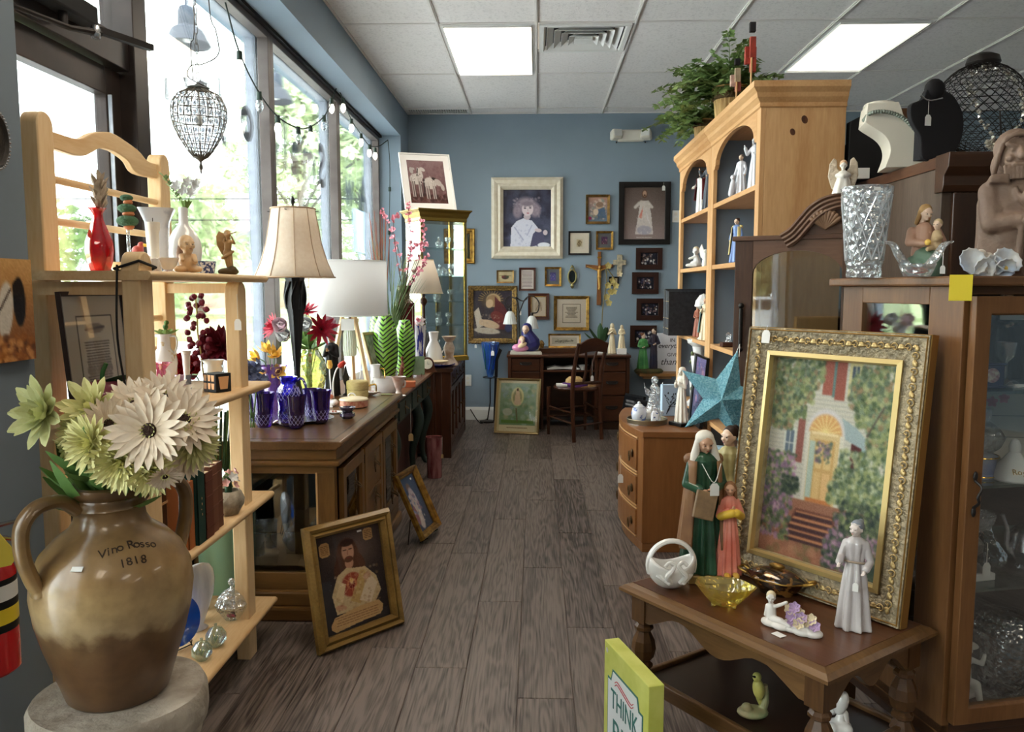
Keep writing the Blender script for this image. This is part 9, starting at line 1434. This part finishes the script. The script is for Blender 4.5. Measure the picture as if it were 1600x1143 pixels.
t=T('crystal_lamp','cut crystal hurricane globe on a blue and white gilt-banded china base','lamp',cin(1524,2.02,S2));MB().lathe([(0,0),(.05,0),(.052,.004),(.046,.01),(.046,.045),(.05,.052),(.04,.056),(0,.056)]).o('china_base',mat('blue_haze_china',(206,212,224),.25,n2=(130,146,190),ns=12,coat=.4),t);MB().lathe([(.03,.057),(.05,.075),(.06,.10),(.045,.125),(.025,.14),(.03,.17)],fold=lambda a,u:.04*cos(14*a),seg=56,cap=False).o('crystal_globe',CUT,t);[MB().tube([(q*cos(a),q*sin(a),z)for a in[2*pi*k/32 for k in range(32)]],.002,closed=True).o('gilt_band',BRASS,t)for q,z in((.051,.005),(.05,.052))]
t=T('china_bell','white china bell figurine with gilt lettering at the right edge','bell',cin(1583,1.97,S2),R(-5));MB().lathe([(.044,0),(.046,.004),(.036,.04),(.018,.062),(.012,.07),(.014,.085),(.008,.1),(0,.104)],cap=False).o('bell_body',PORC,t);text_mesh('Royal',.02,BRASS,t,_T((0,-.042,.022))@_R(R(62),4,'X'),.0005)
t=T('crystal_compote','silver-stemmed compote with cut crystal bowl on a white marble block','compote',cin(1512,2.0,S3_),R(15));MB().b2(-.045,.045,-.04,.04,0,.018).o('marble_base',PORC,t,bev=.002,smooth=False);MB().lathe([(0,.018),(.034,.018),(.03,.03),(.012,.04),(.016,.055),(.028,.07),(.03,.09),(.014,.11),(.02,.12),(0,.125)],fold=lambda a,u:.12*cos(6*a)).o('silver_stem',mat('tarnished_silver',(130,126,120),.3,.9,bump=.8,bs=60),t);MB().lathe([(.02,.125),(.04,.128),(.05,.145),(.054,.165),(.05,.165),(.03,.14)],fold=lambda a,u:.05*cos(20*a)*u,seg=60,cap=False).o('crystal_bowl',CUT,t);price_tag(t,(.01,-.046,.10),.022,.05)
t=lathed('ships_decanter','clear wide-based decanter behind the marble compote','decanter',cin(1540,2.14,S3_),[(0,0),(.055,0),(.05,.02),(.02,.06),(.012,.08),(.012,.12),(.018,.13)],CRYS)
t=T('silver_teapot','silver teapot with curved spout on a silver tray, cut by the right edge','teapot',cin(1605,2.04,S3_));MB().lathe([(0,.006),(.075,.004),(.08,.008),(.0,.01)]).o('tray',SILVER,t);MB().lathe([(0,.01),(.03,.01),(.024,.02),(.05,.06),(.045,.1),(.028,.12),(0,.14)]).o('pot_body',SILVER,t);MB().tube(bez([(-.03,0,.05),(-.055,0,.065),(-.058,0,.11),(-.072,0,.15)],5),[.011,.011,.01,.01,.009,.008,.008,.007,.007,.006,.006,.006,.005,.005,.005,.005]).o('spout',SILVER,t)
t=T('bisque_couple','white bisque pair of seated children on a rocky base, bottom shelf','figurine',cin(1488,2.02,S0),R(-15));MB().ell((0,0,.018),(.06,.045,.024)).cap((-.025,0,.03),(-.03,.005,.10),.024,.018).cap((.022,0,.045),(.022,0,.095),.02,.017).cap((-.02,-.015,.04),(.01,-.04,.03),.015,.009).cap((.022,-.01,.045),(.045,-.035,.05),.014,.011).cap((.045,-.035,.05),(.052,-.045,.015),.011,.008).cap((.036,0,.10),(.062,-.01,.095),.008,.006).cap((.062,-.01,.095),(.066,-.012,.12),.006,.005).cap((-.02,0,.11),(.008,-.012,.085),.009,.007).o('children',BISQ,t,remesh=.003,sm=2);head(t,.34,(-.03,.005,.135),BISQ,None,1,5,30);head(t,.34,(.022,0,.125),BISQ,None,1,-10,-30);MB().lathe([(.016,.142),(.034,.138),(.018,.146),(.012,.154),(0,.156)],c=(.02,0,0),cap=False).o('hat',BISQ,t)
lathed('glass_jar','large clear etched glass jar on the cabinet bottom shelf','jar',cin(1562,2.04,S0),[(0,0),(.06,0),(.065,.01),(.066,.12),(.07,.19),(.06,.2),(.055,.215),(.02,.225),(0,.226),(0,.22),(.05,.19),(.06,.1),(.055,.01)],CRYS,fold=lambda a,u:.015*cos(9*a))
t=T('dark_ottoman','low dark grey upholstered stool under the display cabinet','stool',cl_(.35,.18,0),CR);MB().lathe([(.0,0),(.2,0),(.22,.02),(.225,.13),(.21,.165),(.15,.18),(0,.184)],sx=1.3,sy=.7,seg=40).o('cushion',mat('charcoal_fabric',(52,54,60),.9,bump=.4,bs=200),t)
# things on top of the display cabinet
ZQ=1.3585
c=cl_(-.0,.30,ZQ);hv=PY(1350,292,c.y).z-ZQ;c.x=XA(1350,c.y,1.4);t=lathed('crystal_vase','tall flared cut-crystal vase on the display cabinet corner','vase',c,[(0,.0),(.042,0),(.043,.008),(.042,.03),(.046,.04),(.052,.12),(.060,.2),(.064,.236),(.061,.238),(.05,.12),(.038,.035),(0,.03)],CUT,fold=lambda a,u:.02*cos(16*a));t.scale=(1,1,hv/.238);lattice(t,lambda z:gtop([(.042,0),(.046,.04),(.052,.12),(.060,.2),(.064,.236)],z)*1.015,.045,.215,12,1.1,.0016,mat('bevel_highlight',(214,216,220),.1,.3));MB().b2(-.008,.008,-.066,-.065,.222,.23).o('price_sticker',PAPER,t,smooth=False)
c=cl_(.02,.09,ZQ);c.x=XA(1433,c.y,1.37);t=T('swan_dish','clear glass dish with two outspread bird heads and a red centre','dish',c);MB().lathe([(0,.004),(.025,0),(.03,.01),(.036,.03),(.034,.03),(.02,.01)],sx=1.2,cap=False).o('dish_bowl',CUT,t);[MB().tube(bez([(s*.02,0,.02),(s*.045,0,.05),(s*.06,0,.075),(s*.082,0,.083)],4),[.016,.017,.018,.018,.017,.016,.015,.014,.013,.012,.010,.007,.004],flat=.5).o('bird_head',CUT,t)for s in(-1,1)];MB().ell((0,0,.014),(.026,.016,.008)).o('red_centre',mat('candy_red',(180,30,36),.3),t);price_tag(t,(.05,-.02,.055),.012,.03)
c=cl_(.05,.26,ZQ);c.x=XA(1443,c.y,1.45);ROS=mat('dusty_rose_robe',(186,146,124),.5,n2=(160,120,100),ns=12);t=T('madonna_and_child','seated statue of mother with golden hair holding a child, green skirt','statue',c,R(-10));SAG=mat('sage_skirt',(96,122,100),.5,n2=(70,96,80),ns=12);MB().ell((0,-.005,.03),(.05,.04,.032)).cap((0,-.02,.05),(.012,-.045,.045),.03,.024).cap((.01,-.045,.045),(.01,-.05,.01),.024,.026).o('skirt',SAG,t,remesh=.003);MB().cap((0,0,.06),(0,0,.12),.03,.024).cap((-.03,0,.12),(-.038,-.015,.09),.012,.012).cap((-.038,-.015,.09),(-.008,-.04,.085),.011,.009).cap((.03,0,.12),(.04,-.02,.09),.012,.011).o('robe',ROS,t,remesh=.003);head(t,.27,(0,-.006,.165),SKINP,mat('golden_brown_hair',(176,140,88),.6,n2=(140,104,60),ns=40),1,18,20,'long',True);TAN=mat('tan_cloth',(196,170,130),.5);MB().cap((.018,-.035,.075),(.022,-.032,.11),.015,.012).cap((.015,-.04,.075),(-.005,-.058,.07),.008,.006).cap((.03,-.04,.1),(.016,-.05,.095),.006).o('child_body',TAN,t,remesh=.0025);head(t,.19,(.022,-.034,.132),SKINP,TAN,1,0,-40);MB().ell((-.004,-.052,.088),.008).o('fruit',YL,t)
SHM=mat('pearly_shell',(220,216,210),.3,n2=(180,196,220),ns=10,coat=.5,bump=.3,bs=30);c=cl_(.15,.08,ZQ);c.x=XA(1536,c.y,1.37);t=T('seashell_ornament','cluster of pearly seashells and coral on the cabinet top','ornament',c,R(5));shl=MB().lathe([(0,0),(.015,.004),(.03,.014),(.034,.022)],fold=lambda a,u:.06*cos(12*a)*u,seg=36,cap=False)
for i,(x,y,z,ax_,s)in enumerate(((-.045,-.01,.028,70,1.0),(-.02,-.02,.02,100,.8),(.045,-.005,.028,60,1.0),(.03,-.02,.022,110,.8),(.01,-.01,.024,80,.75))):o_=shl.o('scallop_shell',SHM,t,M=_T((x,y,z))@_R(R(ax_),4,'X')@_R(R(40*(i-2)),4,'Z')@_S(s,4));sd=o_.modifiers.new('thick','SOLIDIFY');sd.thickness=.0025
MB().ell((0,.01,.03),(.028,.02,.022)).ell((-.008,0,.052),.014).ell((.012,.004,.046),.013).ell((0,.0,.02),(.03,.016,.018)).cap((.004,-.01,.04),(-.012,-.022,.018),.008).o('coral_knot',mat('creamy_coral',(216,204,190),.6,bump=1,bs=70),t,remesh=.0025);MB().ell((.04,-.02,.02),.008).o('yellow_periwinkle',YL,t)
CLY=mat('carved_brown_stone',(136,112,96),.6,n2=(108,86,72),ns=9,bump=.5,bs=40);c=cl_(.30,.20,ZQ);c.x=XA(1580,c.y,1.5);h=PY(1575,202,c.y).z-ZQ;t=T('carved_old_man','large brown carved statue of a bearded frowning old man with a pipe','statue',c,R(-18));k=h
g=MB().lathe([(.20*k,0),(.22*k,.03*k),(.215*k,.3*k),(.22*k,.5*k),(.19*k,.62*k),(.13*k,.69*k),(.05*k,.72*k)],sx=1,sy=.68,fold=lambda a,u:.03*cos(7*a+2*u),seg=48);g.cap((-.15*k,-.05*k,.58*k),(-.14*k,-.12*k,.36*k),.075*k,.07*k).cap((-.14*k,-.12*k,.36*k),(.03*k,-.17*k,.38*k),.068*k,.05*k).cap((.16*k,-.05*k,.58*k),(.15*k,-.13*k,.44*k),.07*k,.06*k).cap((.15*k,-.13*k,.44*k),(.04*k,-.18*k,.52*k),.05*k,.04*k).tube(bez([(-.02*k,-.15*k,.6*k),(.02*k,-.17*k,.5*k),(.1*k,-.18*k,.42*k)],5),.014*k).cap((.02*k,-.19*k,.36*k),(.02*k,-.17*k,.05*k),.02*k,.024*k);g.prism([(-.18*k,.63*k),(-.16*k,.69*k),(-.06*k,.69*k),(-.05*k,.62*k)],-.16*k,-.06*k);g.o('robe',CLY,t,remesh=.0045,sm=2)
MB().ell((.04*k,-.19*k,.535*k),(.032*k,.03*k,.04*k)).ell((.05*k,-.2*k,.375*k),(.045*k,.03*k,.03*k)).o('hands',CLY,t,remesh=.004)
g=MB().ell((0,-.02*k,.83*k),(.125*k,.115*k,.15*k)).ell((0,-.10*k,.80*k),(.09*k,.05*k,.10*k)).cap((-.03*k,-.14*k,.86*k),(-.075*k,-.135*k,.885*k),.018*k).cap((.03*k,-.14*k,.86*k),(.075*k,-.135*k,.885*k),.018*k).cap((0,-.14*k,.86*k),(0,-.185*k,.80*k),.017*k,.03*k).ell((-.055*k,-.135*k,.79*k),(.028*k,.022*k,.024*k)).ell((.055*k,-.135*k,.79*k),(.028*k,.022*k,.024*k)).ell((-.045*k,-.142*k,.845*k),(.018*k,.01*k,.011*k)).ell((.045*k,-.142*k,.845*k),(.018*k,.01*k,.011*k)).cap((-.035*k,-.15*k,.752*k),(.035*k,-.15*k,.752*k),.010*k)
[g.cap((x*k,-.14*k,(.745-.1*abs(x))*k),(x*.9*k,-.15*k,.655*k),.0135*k,.009*k,6)for x in(-.085,-.06,-.035,-.01,.015,.04,.065,.09)];g.o('face',CLY,t,remesh=.0028,sm=1)
MB().tube(bez([(-.13*k,-.03*k,.68*k),(-.12*k,-.09*k,.8*k),(-.085*k,-.12*k,.92*k),(0,-.13*k,.95*k),(.085*k,-.12*k,.92*k),(.12*k,-.09*k,.8*k),(.13*k,-.03*k,.68*k)],5),.02*k).ell((0,.01*k,.87*k),(.135*k,.12*k,.14*k)).ell((0,.05*k,.76*k),(.14*k,.1*k,.14*k)).o('hood',CLY,t,remesh=.0045,sm=2)
# ---------------------------------------------------------------- armoire behind, displays on it
am=T('dark_armoire','dark wooden armoire standing behind the display cabinet','cabinet',(1.3,2.62,0));AZ=1.755
MB().b2(0,.9,.02,.84,0,AZ-.04).o('carcase',wood('grey_brown_side',(74,60,50),(100,84,72),'z',.5),am,bev=.003,smooth=False);MB().b2(.03,.9,0,.02,.1,AZ-.12).o('door',DK_Z,am,bev=.004,smooth=False);MB().prism([(.0,AZ-.12),(-.01,AZ-.10),(-.01,AZ-.07),(-.035,AZ-.045),(-.04,AZ-.01),(-.04,AZ),(.05,AZ),(.05,AZ-.12)],-.01,.92,'yz').o('cornice',DK_X,am,smooth=False,bev=.003);MB().b2(-.004,.9,.03,.845,AZ-.04,AZ-.002).o('top_board',WAL_Y,am,bev=.002,smooth=False)
ZA=AZ+.001;c=at(1393,2.98,ZA);NW=mat('cream_leatherette',(222,216,202),.5);t=T('white_necklace_bust','cream necklace display bust with a string of grey pearls','display',c,R(-12));m=MB().prism([(p.x,p.y)for p in bez([(-.10,.225,0),(-.105,.17,0),(-.10,.155,0),(-.04,.11,0),(-.02,.06,0),(-.035,0,0)],5)]+[(.115,0)]+[(p.x,p.y)for p in bez([(.115,.0,0),(.105,.06,0),(.06,.125,0),(.02,.175,0),(.01,.20,0),(0,.225,0)],5)],-.07,.07);m.o('bust',NW,t,bev=.012);MB().lathe([(.05,.22),(.056,.225),(.05,.235),(0,.236)],c=(-.05,0,0),sy=1.2).o('neck_rim',NW,t)
pb=MB().ell((0,0,0),.0075,seg=8).mesh('pearl');pb.materials.append(mat('grey_pearl',(130,140,130),.2,.2));Q=bez([(-.105,-.03,.175),(-.09,-.076,.19),(-.04,-.08,.19),(.01,-.078,.17),(.05,-.078,.13),(.085,-.078,.085),(.1,-.076,.05)],6);[inst(pb,'pearl',t,_T(p))for p in Q[::1]]
t=T('black_necklace_bust','black velvet necklace bust seen from behind with a white tag','display',at(1455,2.74,ZA),R(12));MB().prism([(p.x,p.y)for p in bez([(.0,.235,0),(-.035,.22,0),(-.05,.19,0),(-.09,.17,0),(-.085,.12,0),(-.05,.07,0),(-.035,0,0),(.05,0,0),(.10,.06,0),(.105,.14,0),(.07,.2,0),(.035,.22,0),(.0,.235,0)],4)[:-1]],-.01,.01).ell((0,0,.225),(.035,.025,.035)).o('bust_board',VELVET,t,bev=.003);MB().b2(-.03,.03,.01,.05,0,.10).prism([(.035,.04),(.075,.05),(.045,.12)],.01,.02).o('easel_back',VELVET,t);price_tag(t,(-.03,-.014,.19),.022,.05);MB().tube(bez([(-.06,-.013,.2),(-.03,-.014,.185),(.02,-.013,.195)],4),.003).o('necklace',SILVER,t)
mb_=at(1527,2.94,ZA);t=T('wire_mesh_dome','black openwork wire mesh dome stand holding a crystal necklace','display',mb_,0);r=.158;g=MB();rg=random.Random(5);zc=.205
for i in range(26):
 for s in(-1,1):g.tube([(r*sin(th)*cos(2*pi*i/26+s*th*1.1),r*.8*sin(th)*sin(2*pi*i/26+s*th*1.1),zc-r*cos(th)*1.0)for th in np.linspace(.35,2.95,16)],.0012,4)
[g.tube([(r*sin(th)*cos(a),r*.8*sin(th)*sin(a),zc-r*cos(th))for a in[2*pi*k/36 for k in range(36)]],.0011,4,closed=True)for th in np.linspace(.4,2.8,16)];g.o('wire_mesh',IRON,t);MB().cyl((0,0,0),(0,0,zc-r*.9),.006).lathe([(0,0),(.05,0),(.05,.006),(0,.008)]).cyl((.01,-.13,.03),(-.005,-.13,.17),.003).o('stand',IRON,t);MB().lathe([(.05,0),(.056,.01),(.05,.03),(.03,.04)],c=(0,0,zc+r*.93),cap=False).o('neck_ring',IRON,t)
cm=MB().add([(0,0,-1),(0,0,1),(1,0,0),(-1,0,0),(0,1,0),(0,-1,0)],[(0,5,2),(0,2,4),(0,4,3),(0,3,5),(1,2,5),(1,4,2),(1,3,4),(1,5,3)]).mesh('crystal',False);cm.materials.append(mat('sparkling_stone',(216,212,200),.15,.6));Q=bez([(.0,-.11,.03),(-.03,-.125,.08),(-.07,-.12,.17),(-.085,-.08,.25),(-.04,-.04,.325),(.04,-.04,.325),(.085,-.08,.25),(.075,-.12,.16),(.05,-.125,.1),(.0,-.11,.03)],9)
[inst(cm,'crystal',t,_T(p+Vector((rg.uniform(-.008,.008),-.004,rg.uniform(-.008,.008))))@Euler((i,i*2,0)).to_matrix().to_4x4()@_S(rg.uniform(.005,.010),4))for i,p in enumerate(Q)];[inst(cm,'crystal',t,_T((rg.uniform(-.04,.035),-.126,rg.uniform(.02,.085)))@Euler((i,i*2,0)).to_matrix().to_4x4()@_S(rg.uniform(.006,.011),4))for i in range(46)]
t=T('black_display_panel','black slant-topped display panel behind the cream bust','display',at(1347,3.22,ZA));MB().prism([(-.055,0),(.08,0),(.08,.29),(-.055,.22)],0,.04).o('panel',MATBLK,t,bev=.003,smooth=False);MB().b2(-.03,.02,-.02,-.0,.0,.04).o('small_card',PAPER,t,smooth=False)
t=T('brown_wood_panel','brown wood board standing between the cream and black busts','board',at(1412,3.36,ZA));MB().b2(-.09,.05,0,.02,0,.30).o('board',wood('brown_board',(96,60,34),(128,84,50),'z'),t,bev=.002,smooth=False)
t=T('black_velvet_mound','low rounded black velvet display at the armoire far left end','display',at(1330,3.40,ZA));MB().ell((0,0,.09),(.055,.05,.09)).b2(-.05,.05,-.04,.04,0,.02).o('velvet_form',VELVET,t,remesh=.006)
t=T('brown_cabinet_low','brown wooden cabinet filling the gap under the armoire edge','cabinet',(1.24,3.56,0));MB().b2(.0,.9,0,.4,0,1.2).o('carcase',MAH_Z,t,bev=.003,smooth=False);MB().b2(-.02,.92,-.02,.42,1.2,1.23).o('top',MAH_X,t,bev=.004,smooth=False)
